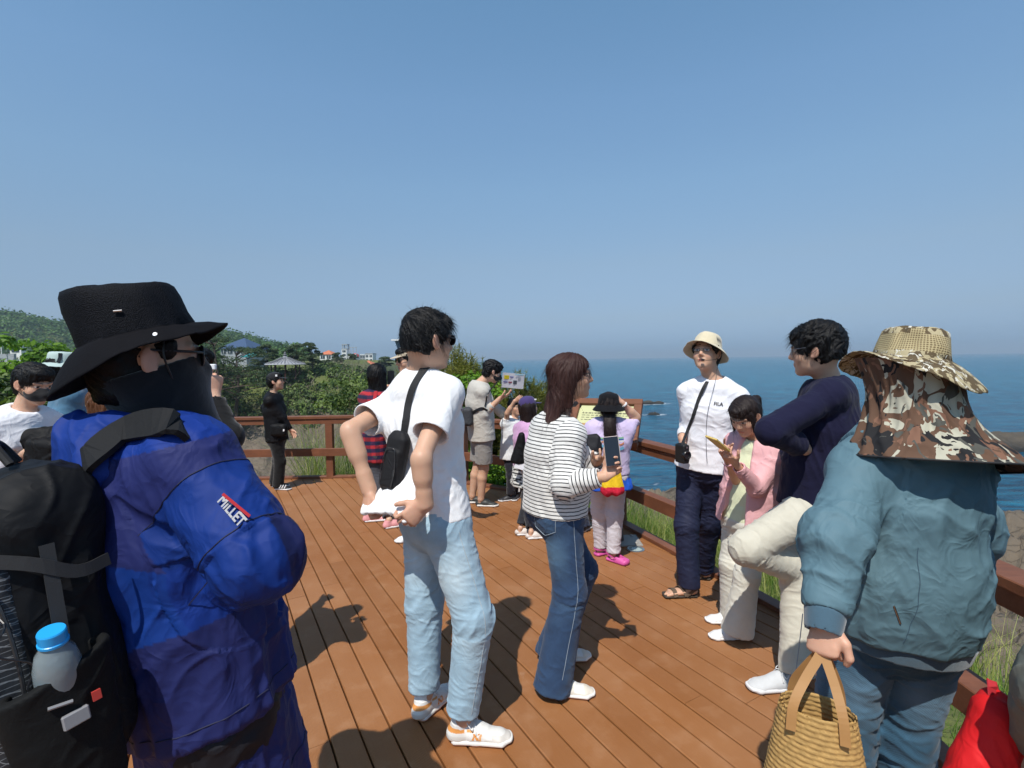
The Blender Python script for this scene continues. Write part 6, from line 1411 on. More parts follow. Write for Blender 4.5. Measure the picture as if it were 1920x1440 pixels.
# ================================================================ girl in the pink jacket
def girl_pink():
    s = .82; f = nz((-.72, -.50, -.50)); r0 = nz(np.cross(f, UP)); u = np.cross(r0, f); H = Frame(at(1398, 781, 2.93), f, u, .90); N = at(1420, 829, 2.97); Pv = at(1400, 968, 2.98)
    m = Man(gnd(1390, 1185), H, N, Pv, (-.50, .86, 0), s, sw=.160, hw=.085, sdrop=.04); J = m.J
    m.set(eL=at(1418, 915, 2.80), wL=at(1378, 868, 2.71), eR=at(1384, 905, 2.98), wR=at(1361, 856, 2.78)); g1, g2 = gnd(1385, 1195), gnd(1378, 1168); m.set(aL=g1+UP*.085, aR=g2+UP*.085)
    J['kL'] = (J['hL']+J['aL'])/2+A_((-.02, -.03, 0)); J['kR'] = (J['hR']+J['aR'])/2+A_((-.04, -.03, 0)); dl = nz(at(1352, 845, 2.66)-J['wL']); dr = nz(at(1349, 830, 2.74)-J['wR'])
    body = head_prims(H, jaw=.95, neck=N, nr=.048, nose=.97)+m.torso(-.008, w=(.155, .135, .145, .13))+m.arm('R', r=(.042, .034, .034, .023))+m.arm('L', r=(.042, .034, .034, .023))+m.legp('R')+m.legp('L')+m.foot('R', (-1, .1, 0))+m.foot('L', (-1, -.1, 0))
    body += hand(J['wL'], dl, (-.1, .1, 1), (0, -1, .2), curls=[(25, 40, 30), (28, 42, 30), (32, 45, 30), (36, 45, 30)], sc=.82)+hand(J['wR'], dr, (0, -.7, .3), (.3, -.3, .9), curls=[(8, 12, 8), (40, 60, 30), (45, 60, 30), (50, 60, 30)], sc=.80)
    B = person(body, m.base, .0045, 'girl in a pink jacket and cream wide trousers looking down at a phone', H=H, hands=(J['wL']+dl*.1, J['wR']+dr*.1), tone=1.0)
    J2 = dict(J); o, sg = top(m, B, 't_shirt', .018, lo=-.05, sleeve=(.4, .4), sr=(.050, .052), col=(.70, .74, .50), seed=3, h=.0055, amp=.004, w=(.16, .15, .15, .14), d=(.118, .11, .11, .09))
    op = [ecap(m.N+m.f*.17+m.u*.0, m.Pv+m.f*.20-m.u*.25, (.055, .11), (.105, .13), m.r, 0).sub(.012)]
    o, sg = top(m, B, 'jacket', .034, lo=-.10, sleeve=(1.85, 1.85), sr=(.060, .058), fr=(.054, .040), col=(.76, .42, .44), mat=K_SHELL, seed=14, h=.0055, amp=.0065, fa=18, base=.6, w=(.185, .165, .16, .145), d=(.135, .125, .118, .095), neck=.066, cutn=.05, subs=op)
    jn, sg = jeans(m, r=(.094, .078, .080, .108), waist=.09, col=(.62, .60, .52), mat=K_, seed=15, parent=B, hemlift=-.035, name='trousers', h=.006, amp=.004, w=(.158, .14), d=(.125, .11))
    for g, t in ((g1, (-1, -.05, 0)), (g2, (-1, .12, 0))): a, P, R = shoe(B, g, t, (K_LEATH, K_SOLE), .235, col=lambda q, V, N_: np.full((len(V), 3), .74)); laces(a, P, M_WHITE, n=3, bow=False)
    p, dsp = hair_short(H, 1.02, back=-.12, fringe=-.006, seed=9, lock=.004); b = H.P(-.0, -.105, .03); pt = catmull([b, b-H.f*.05+UP*.0, b-H.f*.075-UP*.06, b-H.f*.075-UP*.13], 4)
    for q in (1, -1): p.append(ecap(H.P(q*.070, .035, .0), H.P(q*.070, .055, -.075), (.018*.9, .012), (.010, .006), H.f, .01))
    p += [cap(pt[i], pt[i+1], .026-.0012*i, .026-.0012*(i+1), .01) for i in range(len(pt)-1)]
    add_hair(B, H, p, dsp, .004, M_HDARK, 1300, .045, 6, flow=-H.u+H.f*.2, lift=.08); mb = MB(); mb.lathe(b-H.f*.012, -H.f, [(.026, -.006), (.029, 0), (.026, .006)], 14); mb.build('hair_tie', M_BLKPL, B)
    c = at(1346, 832, 2.655); n = nz((-.25, .25, .93)); n = nz(A_((.45, .1, .85))); up = nz(at(1332, 820, 2.62)-at(1358, 842, 2.69)); n = nz(n-(n@up)*up); sx = np.cross(up, n); R3 = np.stack([sx, up, n], 1)
    P_ = empty('phone', c, 'phone in a yellow case held by the girl in the pink jacket', 'phone'); mb = MB(); mb.box(c, (.037, .074, .0050), R3, bev=.003); mb.build('case', plain('yellow_case', (.72, .52, .16), .4), P_); mb = MB(); mb.box(c+n*.0052, (.034, .071, .0008), R3); mb.build('screen', plain('phone_glass', (.012, .016, .026), .08), P_)
if WANT('E'): girl_pink()

# ================================================================ man in the navy top leaning on the rail
def man_navy():
    s = 1.04; f, u = tilt((-.80, .60, 0), -4); H = Frame(at(1529, 659, 2.50), f, u, 1.03); N = at(1556, 724, 2.54); Pv = at(1524, 930, 2.56)
    m = Man(gnd(1480, 1285), H, N, Pv, (.52, .85, 0), s, hipr=(.45, .89, 0), sdrop=.04); J = m.J
    m.set(eL=at(1446, 808, 2.30), wL=at(1510, 842, 2.42), eR=at(1488, 830, 2.70), wR=at(1480, 838, 2.56)); g = gnd(1482, 1290); m.set(aR=g+UP*.10+A_((.03, 0, 0)))
    J['kR'] = (J['hR']+J['aR'])/2+A_((-.03, 0, .0)); J['kL'] = at(1400, 1028, 2.44); J['aL'] = at(1560, 1092, 2.60)
    d = nz(A_((.9, .2, -.1)))
    body = head_prims(H, neck=N)+m.torso(-.008)+m.arm('R')+m.arm('L')+m.legp('R')+m.legp('L')+m.foot('R', (-1, -.1, 0))+[ecap(J['aL'], J['aL']+A_((.03, .06, -.1)), (.03, .03), (.04, .02), (1, 0, 0))]+hand(J['wL'], d, (0, .9, 0), (0, 0, 1), sc=1)+hand(J['wR'], (.55, -.3, .1), (.8, .6, 0), (0, 0, 1), curls=[(14, 18, 12)]*4, sc=1, spread=3)
    B = person(body, m.base, .0045, 'man in a navy top and cream trousers leaning on the railing with one leg bent', H=H, hands=(J['wR']+A_((.06, -.05, 0)),))
    o, sg = top(m, B, 'sweatshirt', .026, lo=-.10, sleeve=(1.75, 1.75), sr=(.060, .060), fr=(.060, .052), col=(.0075, .0075, .030), mat=K_FLAT, seed=21, amp=.0055, fa=14, w=(.168, .158, .172, .155), d=(.125, .125, .128, .098), drape=.004, cutn=.045, tens=[(m.N-m.u*.25-m.r*.1, nz((.3, 0, -1)), .25, .006)])
    def cf(V, N_): return np.repeat(A_((.56, .53, .44))[None], len(V), 0)
    jn, sg = jeans(m, r=(.096, .076, .070, .074), waist=.06, mat=K_, seed=22, parent=B, hemlift=-.005, name='trousers', colfn=cf, amp=.006, h=.0055)
    def c2(q, V, N_): return np.repeat(A_((.58, .59, .60))[None], len(q), 0)
    a, P, R = shoe(B, g, (-1, -.06, 0), (K_KNIT, plain('white_sole', (.72, .72, .73), .6)), .29, col=c2); laces(a, P, M_WHITE)
    a, P, R = shoe(B, J['aL']+A_((.05, .05, -.03)), (.1, .35, -1), (K_KNIT, plain('white_sole', (.72, .72, .73), .6)), .27, col=c2, up=nz((-1, -.3, -.1)))
    skinmesh('sock', [cap(g+A_((0, 0, .06)), J['aR']+UP*.03, .035, .040)], .005, K_KNIT, B, colfn=uni((.40, .40, .55)))
    p, dsp = hair_short(H, 1.05, seed=15, lock=.009, topv=1.15, back=-.05, fringe=-.008)
    add_hair(B, H, p, dsp, .004, M_HBLACK, 1500, .04, 9, flow=-H.u*.5+H.f*.5, lift=.3, zmin=-.02)
    glasses(B, H, M_STEEL, M_LENS, w=.024, hh=.022, rim=.0012)
if WANT('F'): man_navy()
def camo_mat(name, cols, scale, gap=False, rough=.85):
    t = NT(name); v = t.coords(); w = t.N('TexNoise', i_Scale=scale*.8); t.L(v, w.inputs['Vector']); vv = t.mix(.06*8/scale, v, w.outputs[1], 'ADD')
    c = cols[0]
    for i, (k, col, th) in enumerate(cols[1]):
        m = t.n.new('ShaderNodeMapping'); m.inputs['Location'].default_value = (i*3.7, i*1.3, i*2.1); m.inputs['Scale'].default_value = (1, 1, .55); m.inputs['Rotation'].default_value = (.3*i, .5, .4*i); t.L(vv, m.inputs[0])
        n = t.noise(m.outputs[0], scale*k, 2.5, .5, 1.2); c = t.mix(t.ramp(n, [(0, (0, 0, 0)), (th, (1, 1, 1))], 'CONSTANT'), c, col)
    b = t.bump(t.noise(v, 500, 2), .25, .001); return t.fin(c, rough, t.bump(t.noise(v, 30, 3), .25, .006, b), Specular_IOR_Level=.2)
# ================================================================ person in the camouflage hat
def camo_person():
    s = .96; f, u = tilt((-.25, .97, 0), -3, 0); H = Frame(at(1706, 738, 1.44), f, u, .98); N = at(1716, 815, 1.46); Pv = at(1672, 1150, 1.47)
    m = Man(gnd(1672, 1580)*1.0, H, N, Pv, (.93, .20, 0), s, hipr=(.95, -.25, 0), sw=.172, sdrop=.112); J = m.J
    m.base = A_((Pv[0], Pv[1], 0)); m.set(eL=at(1562, 1015, 1.30), wL=at(1546, 1158, 1.22), eR=at(1822, 1000, 1.58), wR=at(1800, 1120, 1.66))
    for S, dx in (('R', .10), ('L', -.07)): m.J['a'+S] = A_((Pv[0]+dx*1.0-.02, Pv[1]+.02, .09)); m.J['k'+S] = (m.J['h'+S]+m.J['a'+S])/2+A_((-.01, .04, 0))
    wL = J['wL']; d = nz(at(1542, 1215, 1.20)-wL)
    body = head_prims(H, neck=N)+m.torso(-.008)+m.arm('R')+m.arm('L', r=(.05, .042, .042, .030))+m.legp('R')+m.legp('L')+m.foot('R', m.f)+m.foot('L', m.f)+hand(wL, d, (.75, .5, 0), (.2, -.9, -.2), curls=[(78, 95, 60), (80, 95, 60), (82, 95, 60), (84, 95, 60)], sc=.98, thumb_in=.1, spread=1, tcurl=75)+hand(J['wR'], (-.5, .6, -.2), (0, 0, 1), (0, 1, 0))
    B = person(body, m.base, .0038, 'person in a camouflage sun hat and teal blue jacket holding a straw bag', H=H, hands=(wL+d*.07,))
    ex = [ell(m.Pv+m.u*.08-m.f*.02-m.r*.02, (.185, .15, .15), None, .08)]
    o, sg = top(m, B, 'jacket', .040, lo=-.04, sleeve=(1.93, 1.9), sr=(.064, .080), fr=(.078, .050), col=(.100, .180, .220), mat=K_SHELL, seed=31, h=.0045, amp=.011, fa=15, fc=6, base=.55, w=(.168, .166, .170, .158), d=(.135, .14, .13, .105), drape=.0045, neck=None, extra=ex, tens=[(J['sL']-UP*.15+m.r*.05, nz((.8, 0, .55)), .16, .009), (J['sL']-UP*.08+m.r*.12, nz((.5, 0, .8)), .14, .007), (J['eL'], nz((.6, 0, 1)), .13, .007), (m.Pv+m.u*.12-m.r*.1, nz((.3, 0, -1)), .14, .006), (m.N-m.u*.2+m.r*.12, nz((-.45, 0, -1)), .2, .006), (m.N-m.u*.3, nz((.2, 0, -1)), .2, .004)])
    lo = m.Pv-m.u*.058*1.0; w_, d_ = .170*s+.040, .135*s+.040
    band = [ecap(lo+m.u*.038, lo-m.u*.018, (w_+.002, d_+.002), (w_-.012, d_-.010), m.hr, 0, flat_b=True, flat_a=True), ecap(lo+m.u*.08, lo-m.u*.05, (w_-.014, d_-.014), (w_-.022, d_-.02), m.hr, 0).sub(.002)]
    sdf_obj('hem_band', band, .0045, K_KNIT, o, (.060, .115, .16)); ct = nz(J['wL']-J['eL']); c0 = J['eL']+(J['wL']-J['eL'])*.90
    sdf_obj('cuff', [cone(c0, c0+ct*.055, .047, .040, 0, flat_a=True), cone(c0-ct*.01, c0+ct*.09, .036, .034, 0).sub(.002)], .004, K_KNIT, o, (.060, .115, .16))
    sp = [m.Pv-m.r*.125-m.f*.14+m.u*z for z in (.0, .12, .26)]; M_SEAM = plain('dark_seam', (.045, .09, .13), .8); seam_line(o, [sp], -m.f, M_SEAM, .0012)
    mb = MB(); q = project_to(o, -m.f, .003)([m.Pv-m.r*.165-m.f*.2+m.u*.10, m.Pv-m.r*.145-m.f*.2+m.u*.055]); mb.tube(q, .0022, 6); mb.build('zip', M_STEEL, o)
    jn, sg = jeans(m, r=(.104, .082, .066, .066), waist=.09, seed=32, parent=B, h=.0055, amp=.006, w=(.165, .15), d=(.12, .11)); set_col(jn, denim_col(sg, (.030, .085, .145), (.12, .22, .32), m, .8)(verts(jn), None))
    seam_line(jn, [(J['hL']-m.hr*.15, J['kL']-m.hr*.14, J['aL']-m.hr*.12)], -m.f*.8-m.hr*.6, plain('pale_thread', (.30, .36, .42), .8), .0014)
    for S in 'RL': shoe(B, m.J['a'+S]*A_((1, 1, 0)), m.f, (K_LEATH, K_SOLE), .26, col=lambda q, V, N_: np.full((len(V), 3), .12), h=.006)
    p, dsp = hair_short(H, .96, seed=7); p.append(halfsp(H.P(0, 0, .05), H.u)); add_hair(B, H, p, dsp, .007, M_HBLACK)
    # hat: printed brim, mesh crown
    cm = camo_mat('desert_camouflage', ((.40, .34, .21), [(1.0, (.11, .08, .045), .50), (1.7, (.60, .58, .50), .60), (2.2, (.09, .07, .045), .64)]), 34)
    t = NT('mesh_crown'); v = t.coords((1, 1, 1)); hx = t.attr('ha').outputs['Fac']; hz_ = t.attr('hz').outputs['Fac']
    gx = t.math('ABSOLUTE', t.math('SINE', t.math('MULTIPLY', hx, 480))); gz = t.math('ABSOLUTE', t.math('SINE', t.math('MULTIPLY', hz_, 520))); g = t.math('MULTIPLY', gx, gz)
    cc = t.mix(t.ramp(g, [(.35, (0, 0, 0)), (.6, (1, 1, 1))]), (.44, .36, .20), (.17, .125, .06)); mm_ = t.fin(cc, .9, t.bump(g, .5, .002))
    HT = Frame(at(1704, 698, 1.44), f, u, 1.0)
    dfn = lambda A: 1.0-.85*np.exp(-((A-4.75)/.8)**2)+.65*np.exp(-((A-3.0)/.8)**2)+.15*np.sin(2*A); bfn = lambda A: 1+.12*np.cos(A*2+.4)+.18*np.exp(-((A-4.7)/.7)**2)
    ho, Fr = hat(HT, B, (.080, .094), (.082), .070, .050, (0, -.004, .034), pitch=3, roll=12, mat=[cm, mm_], bfn=bfn, dfn=dfn, n=80, name='sun_hat', dent=.010, seed=8, wave=.010, prof=[(0, .93), (.3, .97), (.55, 1.02), (.75, 1.0), (.84, .93), (.88, .75), (.93, .45), (.97, .18), (1.0, .03), (1, 0)])
    L = verts(ho)@np.eye(3); q = (L-Fr.c)@Fr.R; Fq = np.empty(len(ho.data.polygons)*4, np.int32); ho.data.loops.foreach_get('vertex_index', Fq); Fq = Fq.reshape(-1, 4); cz = q[Fq].mean(1); mi = ((cz[:, 2] > .014) & (cz[:, 2] < .070)).astype(np.int32); ho.data.polygons.foreach_set('material_index', mi)
    # neck flap: one cloth from the brim down over the shoulders
    fl = camo_mat('woodland_camouflage', ((.44, .425, .34), [(.9, (.12, .068, .045), .44), (1.1, (.020, .020, .022), .55), (1.5, (.20, .105, .07), .585), (1.3, (.085, .085, .075), .62)]), 15)
    n = 150; T = 46; A = np.linspace(math.radians(62), math.radians(298), n); V = []
    ctr0 = Fr.P(0, -.004, -.022); cb = N+A_((.018, -.035, -.060)); 
    for k in range(T):
        t_ = k/(T-1); e = t_**1.75; ez = 1-(1-t_)**1.2
        for a in A:
            d0 = Fr.r*math.sin(a)*(.108 if math.sin(a) > 0 else .150)+Fr.f*math.cos(a)*.118; d1 = m.r*math.sin(a)*(.205 if math.sin(a) > 0 else .240)+m.f*math.cos(a)*.195
            pin = 1-.16*math.sin(math.pi*min(1, t_*1.25))*(1 if t_ < .8 else 0)
            c = ctr0*(1-ez)+cb*ez; sag = -.016*math.sin(a)*0+.030*math.cos(a)*t_; p = c+(d0*(1-e)+d1*e)*pin+UP*(sag*-1*t_)-UP*(.035*max(0, math.sin(a))**2*t_*t_); V.append(p)
    V = np.array(V); ang = np.tile(A, T); tt = np.repeat(np.linspace(0, 1, T), n); rad = V-(ctr0*(1-tt[:, None])+cb*tt[:, None]); rad /= np.linalg.norm(rad, axis=1)[:, None]
    wv = ridged(np.stack([ang*3.6+tt*1.8, tt*1.4, ang*0], 1), 3)*.016+ridged(np.stack([ang*8-tt*3, tt*2.6, ang*0], 1), 5)*.007; V = V+rad*(wv*(.15+tt*(1.15-tt*.7)))[:, None]
    i = np.arange(T-1)[:, None]*n+np.arange(n-1)[None]; F = np.stack([i, i+1, i+n+1, i+n], -1).reshape(-1, 4); Nn = vnormals(V, F); m_ = len(V); W_ = np.concatenate([V, V+Nn*.0015])
    ed = [(k*n, (k+1)*n) for k in range(T-1)]+[((k+1)*n+n-1, k*n+n-1) for k in range(T-1)]+[((T-1)*n+j, (T-1)*n+j+1) for j in range(n-1)]
    F = np.concatenate([F, F[:, ::-1]+m_, A_([[a, b, b+m_, a+m_] for a, b in ed])]); fo = obj('neck_flap', W_, F, fl, B); mb = MB()
    mb.tube([V[(T-1)*n+j]-UP*.001 for j in range(0, n, 3)], .003, 6); mb.build('piping', plain('black_piping', (.02, .02, .022), .8), fo)
    # straw bag
    hc = wL+d*.075; bc = at(1531, 1378, 1.19); G = empty('straw_bag', bc, 'woven straw bag with long tan straps hanging from the hand of the person in teal', 'bag')
    ax = nz((.80, -.45, 0)); ay = nz(np.cross(UP, ax)); R3 = np.stack([ax, ay, UP], 1)
    def bagd(V, N_):
        q = (V-bc)@R3; row = q[:, 2]/.0125; a = np.arctan2(q[:, 1]*2, q[:, 0])*11+(np.floor(row) % 2)*1.57+row*.8
        return .0042*np.abs(np.sin(row*math.pi))*(.5+.5*np.abs(np.sin(a)))-.002
    pr = [ecap(bc+UP*.075, bc-UP*.16, (.080, .052), (.118, .075), ax, 0, flat_a=True, flat_b=True), ecap(bc+UP*.12, bc-UP*.14, (.072, .044), (.106, .063), ax, 0).sub(.004), ell(bc+UP*.125+ax*.0, (.060, .12, .05), R3).sub(.01)]
    sdf_obj('basket', pr, .0035, plain('straw', (.42, .255, .085), .8, bscale=160, bstr=.5, var=.35, vscale=60), G, disp=bagd)
    ml = plain('tan_leather', (.40, .21, .075), .55, var=.1)
    for y, sg_ in ((-.045, -1), (.045, 1)):
        for x in (-.055, .055):
            q0 = bc+UP*.03+ax*x+ay*y; q1 = bc+UP*.09+ax*x*.9+ay*y*1.02; q2 = hc+ax*x*.10+ay*y*.16-UP*.01; mb = MB(); mb.ribbon(catmull([q0+ay*sg_*.012, q1+ay*sg_*.002, (q1+q2)/2+ax*x*.05, q2, hc+UP*.012+ax*x*.05], 5), .021, nz(ax+ay*.15*sg_*x*10), .0028); mb.build('strap', ml, G)
if WANT('G'): camo_person()

# ================================================================ person in the blue jacket
def blue_person():
    s = 1.03; f, u = tilt((.73, .68, 0), 0, 0); H = Frame(at(277, 676, 1.13), f, u, 1.0); f2_, u2_ = tilt((.90, .43, 0), 0, 0); N = at(266, 842, 1.15); Pv = at(398, 1290, 1.16)
    m = Man((Pv[0], Pv[1], 0), H, N, Pv, (.85, -.53, 0), s, hipr=(.75, -.66, 0), sw=.19, sdrop=.045); J = m.J
    m.set(eR=at(482, 1044, .97), wR=at(428, 1090, 1.14), eL=at(500, 1040, 1.40), wL=at(450, 1085, 1.24))
    for S in 'RL': m.J['a'+S] = m.J['h'+S]*A_((1, 1, 0))+A_((-.02, .0, .09)); m.J['k'+S] = (m.J['h'+S]+m.J['a'+S])/2+m.f*.03
    body = head_prims(H, neck=N)+m.torso(-.008)+m.arm('R')+m.arm('L')+m.legp('R')+m.legp('L')+m.foot('R', m.f)+m.foot('L', m.f)+hand(J['wR'], nz(A_((-.6, .5, .3))), (-.5, -.8, 0), (0, 0, 1), curls=[(20, 30, 20)]*4)+hand(J['wL'], nz(at(428, 1112, 1.13)-J['wL']), (-.6, .6, .2), (-.3, 0, 1), curls=[(20, 30, 20)]*4)
    B = person(body, m.base, .0038, 'person in a blue rain jacket and wide black hat with the face covered in black', H=H, tone=.95)
    ear = H.P(.08, -.008, 0)
    lo = -.02; fr = m.f
    def cf(V, N_):
        q = V-m.N; z = q@m.u; x = q@m.r; y = q@m.f; c = np.repeat(A_((.005, .030, .21))[None], len(V), 0); nv = A_((.013, .018, .090)); lt = A_((.006, .040, .24))
        I, S, T, Rd = seg_coord(V, [(m.Pv, m.N, .16), (J['sR'], J['eR'], .08), (J['eR'], J['wR'], .07), (J['sL'], J['eL'], .08)])
        yoke = (z > -.165-.55*(x-.05)-.10*y) & (I != 2); yoke |= (I == 1) & (T < .30); c[yoke & (z < -.005)] = nv*1.25
        c[(I == 0) & ~yoke & (y < -.025)] = lt*.92
        c[(I == 1) & (T > .30)] = (.004, .027, .175); c[((I == 1) & (T > .86) & ((Rd@m.f) > .01)) | ((I == 2) & (T < .25) & ((Rd@m.f) > .0))] = nv*.8
        c[(I == 0) & ~yoke & ~((y < -.025)) & (y < .14)] = nv; c[z < -.37] = nv*1.1
        c[(z < -.30) & (y > .10)] = (.009, .022, .13)
        return c
    skirt = [ecap(m.Pv+m.u*.10, m.Pv-UP*.26+m.f*.035-m.r*.005, (.175, .140), (.215, .175), m.hr, .05, flat_b=True)]
    sub = [ecap(m.Pv-UP*.12, m.Pv-UP*.40, (.165, .13), (.205, .165), m.hr, 0).sub(.01)]
    o, sg = top(m, B, 'rain_jacket', .048, lo=-.02, sleeve=(1.86, 1.86), sr=(.070, .078), fr=(.074, .050), mat=K_SHELL, colfn=cf, seed=41, h=.0042, amp=.011, fa=13, fc=6, base=.5, w=(.150, .150, .172, .160), d=(.115, .12, .13, .108), drape=.006, neck=None, extra=skirt, hol=False,
                tens=[(J['sR']-UP*.12-m.r*.06, nz((.4, 0, -1)), .14, .010), (J['eR'], nz((-.4, .2, 1)), .13, .008), (m.Pv+m.u*.05+m.r*.15, nz((.1, 0, -1)), .25, .010), (m.Pv+m.u*.25+m.r*.16, nz((.5, 0, .4)), .14, .008)])
    put_logo(o, m, J); sm_ = plain('navy_seam', (.008, .010, .04), .8)
    for k_ in (.30, .86): ring_seam(o, J['sR']+(J['eR']-J['sR'])*k_, J['eR']-J['sR'], sm_, .0013)
    ring_seam(o, m.Pv+m.u*.02, m.u, sm_, .0014, .35); ring_seam(o, m.Pv-UP*.16, UP, sm_, .0014, .4)
    # hood bunched round the neck and standing collar
    ring = []; pts = [(-170, .035), (-120, .03), (-70, -.01), (-20, -.075), (20, -.095), (60, -.055), (100, -.015), (140, .02), (180, .035)]
    P3 = []
    for a, z in pts: a = math.radians(a); P3.append(N+UP*(.030+z)+(m.f*math.cos(a)*.105+m.r*math.sin(a)*.110))
    back = N-m.f*.10+UP*.0
    hood = [cap(P3[i], P3[i+1], .040, .040, .03) for i in range(len(P3)-1)]+[ecap(back+m.r*.05+UP*.02, back-m.f*.03-UP*.08, (.11, .052), (.09, .045), m.r, .04)]
    hp = [p for p in hood]+[cone(N-m.u*.02, N+m.u*.12, .070, .10, 0).sub(.012)]
    hd = sdf_obj('hood', hp, .0042, K_SHELL, o, (.005, .030, .20), folds([(P3[i], P3[i+1], .04) for i in range(len(P3)-1)], .009, 14, 8, 4, base=1.0))
    cl = [ecap(N+m.f*.13-UP*.06+m.r*.02, N+m.f*.17-UP*.20+m.r*.02, (.075, .028), (.07, .030), m.r, .03)]; sdf_obj('collar_flap', cl, .0045, K_SHELL, o, (.005, .030, .20), folds([(N, N+m.f*.2, .05)], .005, 14, 8, 4, base=1.0))
    gaiter(H, B, N, (.006, .006, .008), K_KNIT, topz=.004, chest=N+m.f*.055-UP*.015, r=.098, slope=.32, more=[ecap(H.P(0, .052, -.05), N+m.f*.125-UP*.06, (.060, .058), (.085, .062), m.r, .03)])
    p, dsp = hair_short(H, .93, seed=7, back=-.10, topv=.9, lock=.003); p.append(halfsp(H.P(0, 0, .035), nz(H.u-H.f*.25))); p.append(halfsp(H.P(0, .045, 0), H.f)); add_hair(B, H, p, dsp, .006, M_HBLACK)
    glasses(B, H, M_BLKPL, M_DLENS, w=.030, hh=.022, rim=.0026, y=.100, name='sunglasses')
    m2 = MB(); m2.tube(catmull([H.P(.083, .02, .05), H.P(.090, .016, .01), H.P(.078, .035, -.05)], 5), .0022, 6); m2.build('chin_cord', M_BLKPL, B)
    # hat
    t = NT('black_mesh_fabric'); v = t.coords(); vo = t.N('TexVoronoi'); vo.inputs['Scale'].default_value = 420; t.L(v, vo.inputs['Vector']); c = t.mix(t.ramp(vo.outputs['Distance'], [(.25, (1, 1, 1)), (.5, (0, 0, 0))]), (.0015, .002, .004), (.010, .011, .017)); mh = t.fin(c, .7, t.bump(vo.outputs['Distance'], .6, .002), Specular_IOR_Level=.15)
    mb_ = cloth('black_brim_fabric', 500, .4, .85, .0, spec=.12)
    HT = Frame(at(272, 646, 1.12), f2_, u2_, 1.0)
    dfn = lambda A: 1.0-.60*np.exp(-(np.minimum(A, 2*math.pi-A)/.85)**2)+.75*np.exp(-((A-math.pi)/1.0)**2)-.38*np.exp(-((A-1.45)/.55)**2); bfn = lambda A: 1-.25*np.abs(np.sin(A))**2-.12*np.cos(A)
    ho, Fr = hat(HT, B, (.086, .108), .108, .064, .050, (0, -.010, .018), pitch=16, roll=0, mat=[mb_, mh], col=(.0045, .0045, .0065), bfn=bfn, dfn=dfn, n=90, name='wide_hat', dent=.004, seed=12, prof=[(0, .96), (.3, .98), (.55, 1.0), (.76, 1.0), (.86, .965), (.91, .88), (.945, .65), (.975, .3), (1.0, .04), (1, 0)], crownlean=.008, slope=.13)
    q = (verts(ho)-Fr.c)@Fr.R; Fq = np.empty(len(ho.data.polygons)*4, np.int32); ho.data.loops.foreach_get('vertex_index', Fq); cz = q[Fq.reshape(-1, 4)].mean(1); ho.data.polygons.foreach_set('material_index', ((cz[:, 2] > .004)).astype(np.int32))
    mb = MB(); mb.lathe(Fr.P(.108, .045, -.014), nz(Fr.r*.8+Fr.u*.5), [(.0045, 0), (.0045, .002), (.002, .0025)], 12); mb.tube([Fr.P(.0905, -.01, .050), Fr.P(.0905, .004, .048)], .002, 6); mb.build('eyelet', M_STEEL, ho)
    jn, sg = jeans(m, r=(.094, .074, .060, .062), waist=.06, col=(.012, .012, .016), seed=45, parent=B, h=.007, mat=K_SHELL, name='trousers')
    for S in 'RL': shoe(B, m.J['a'+S]*A_((1, 1, 0)), m.f, (K_LEATH, K_SOLE), .28, col=lambda q, V, N_: np.full((len(V), 3), .03), h=.006)
    # ------------------------------------------------ backpack
    bc = at(84, 1160, .94); u_ = nz(m.u*.75+UP*.35); rr = nz(m.r-(m.r@u_)*u_); ff = np.cross(u_, rr); R3 = np.stack([rr, ff, u_], 1); K = empty('backpack', bc, 'black hiking backpack with ripstop panels on the back of the person in blue', 'backpack')
    P = lambda x, y, z: bc+rr*x+ff*y+u_*z
    def bp_col(V, N_): return np.repeat(A_((.012, .013, .015))[None], len(V), 0)
    main = [rbox(P(.005, .0, -.005), (.132, .085, .275), R3, .075), rbox(P(0, -.075, -.05), (.120, .050, .20), R3, .045, .03), rbox(P(.025, .02, .215), (.095, .07, .070), R3, .06, .06)]
    fd = folds([(P(0, 0, -.28), P(0, 0, .28), .12)], .007, 12, 7, 51, base=1.0, drape=.006)
    mo = sdf_obj('main_bag', main, .0045, K_SHELL, K, (.0045, .005, .0065), fd)
    t = NT('ripstop_mesh'); v = t.coords(rot=(.35, .5, .55)); br = t.N('SeparateXYZ'); t.L(v, br.inputs[0]); k_ = 2*math.pi/.0085
    gx = t.math('ABSOLUTE', t.math('SINE', t.math('MULTIPLY', br.outputs['X'], k_/2))); gz = t.math('ABSOLUTE', t.math('SINE', t.math('MULTIPLY', br.outputs['Z'], k_/2))); mn = t.math('MINIMUM', gx, gz)
    mr = t.fin(t.mix(t.ramp(mn, [(.10, (1, 1, 1)), (.22, (0, 0, 0))]), (.022, .024, .028), (.20, .21, .22)), .6, t.bump(t.noise(v, 40, 3), .4, .006))
    sdf_obj('ripstop_panel', [rbox(P(.03, -.115, .02), (.085, .020, .16), R3, .018), rbox(P(.095, -.085, -.02), (.035, .045, .17), R3, .03, .02)], .0045, mr, mo, disp=fd)
    pk = [ecap(P(.150, -.035, -.04), P(.135, -.03, -.27), (.080, .045), (.066, .038), ff, 0), ecap(P(.150, -.035, .0), P(.140, -.03, -.18), (.066, .032), (.052, .024), ff, 0).sub(.004), halfsp(P(.15, -.03, -.045), nz(u_*1-ff*.25))]
    pc_ = sdf_obj('side_pocket', pk, .004, cloth('pocket_net', 350, .6, .8, .0), K, (.004, .0045, .005), folds([(P(.15, -.03, -.28), P(.15, -.03, -.1), .05)], .004, 16, 9, 4, base=1))
    web = plain('black_webbing', (.012, .012, .013), .75, bscale=700); grey = plain('grey_webbing', (.018, .019, .021), .7, bscale=500)
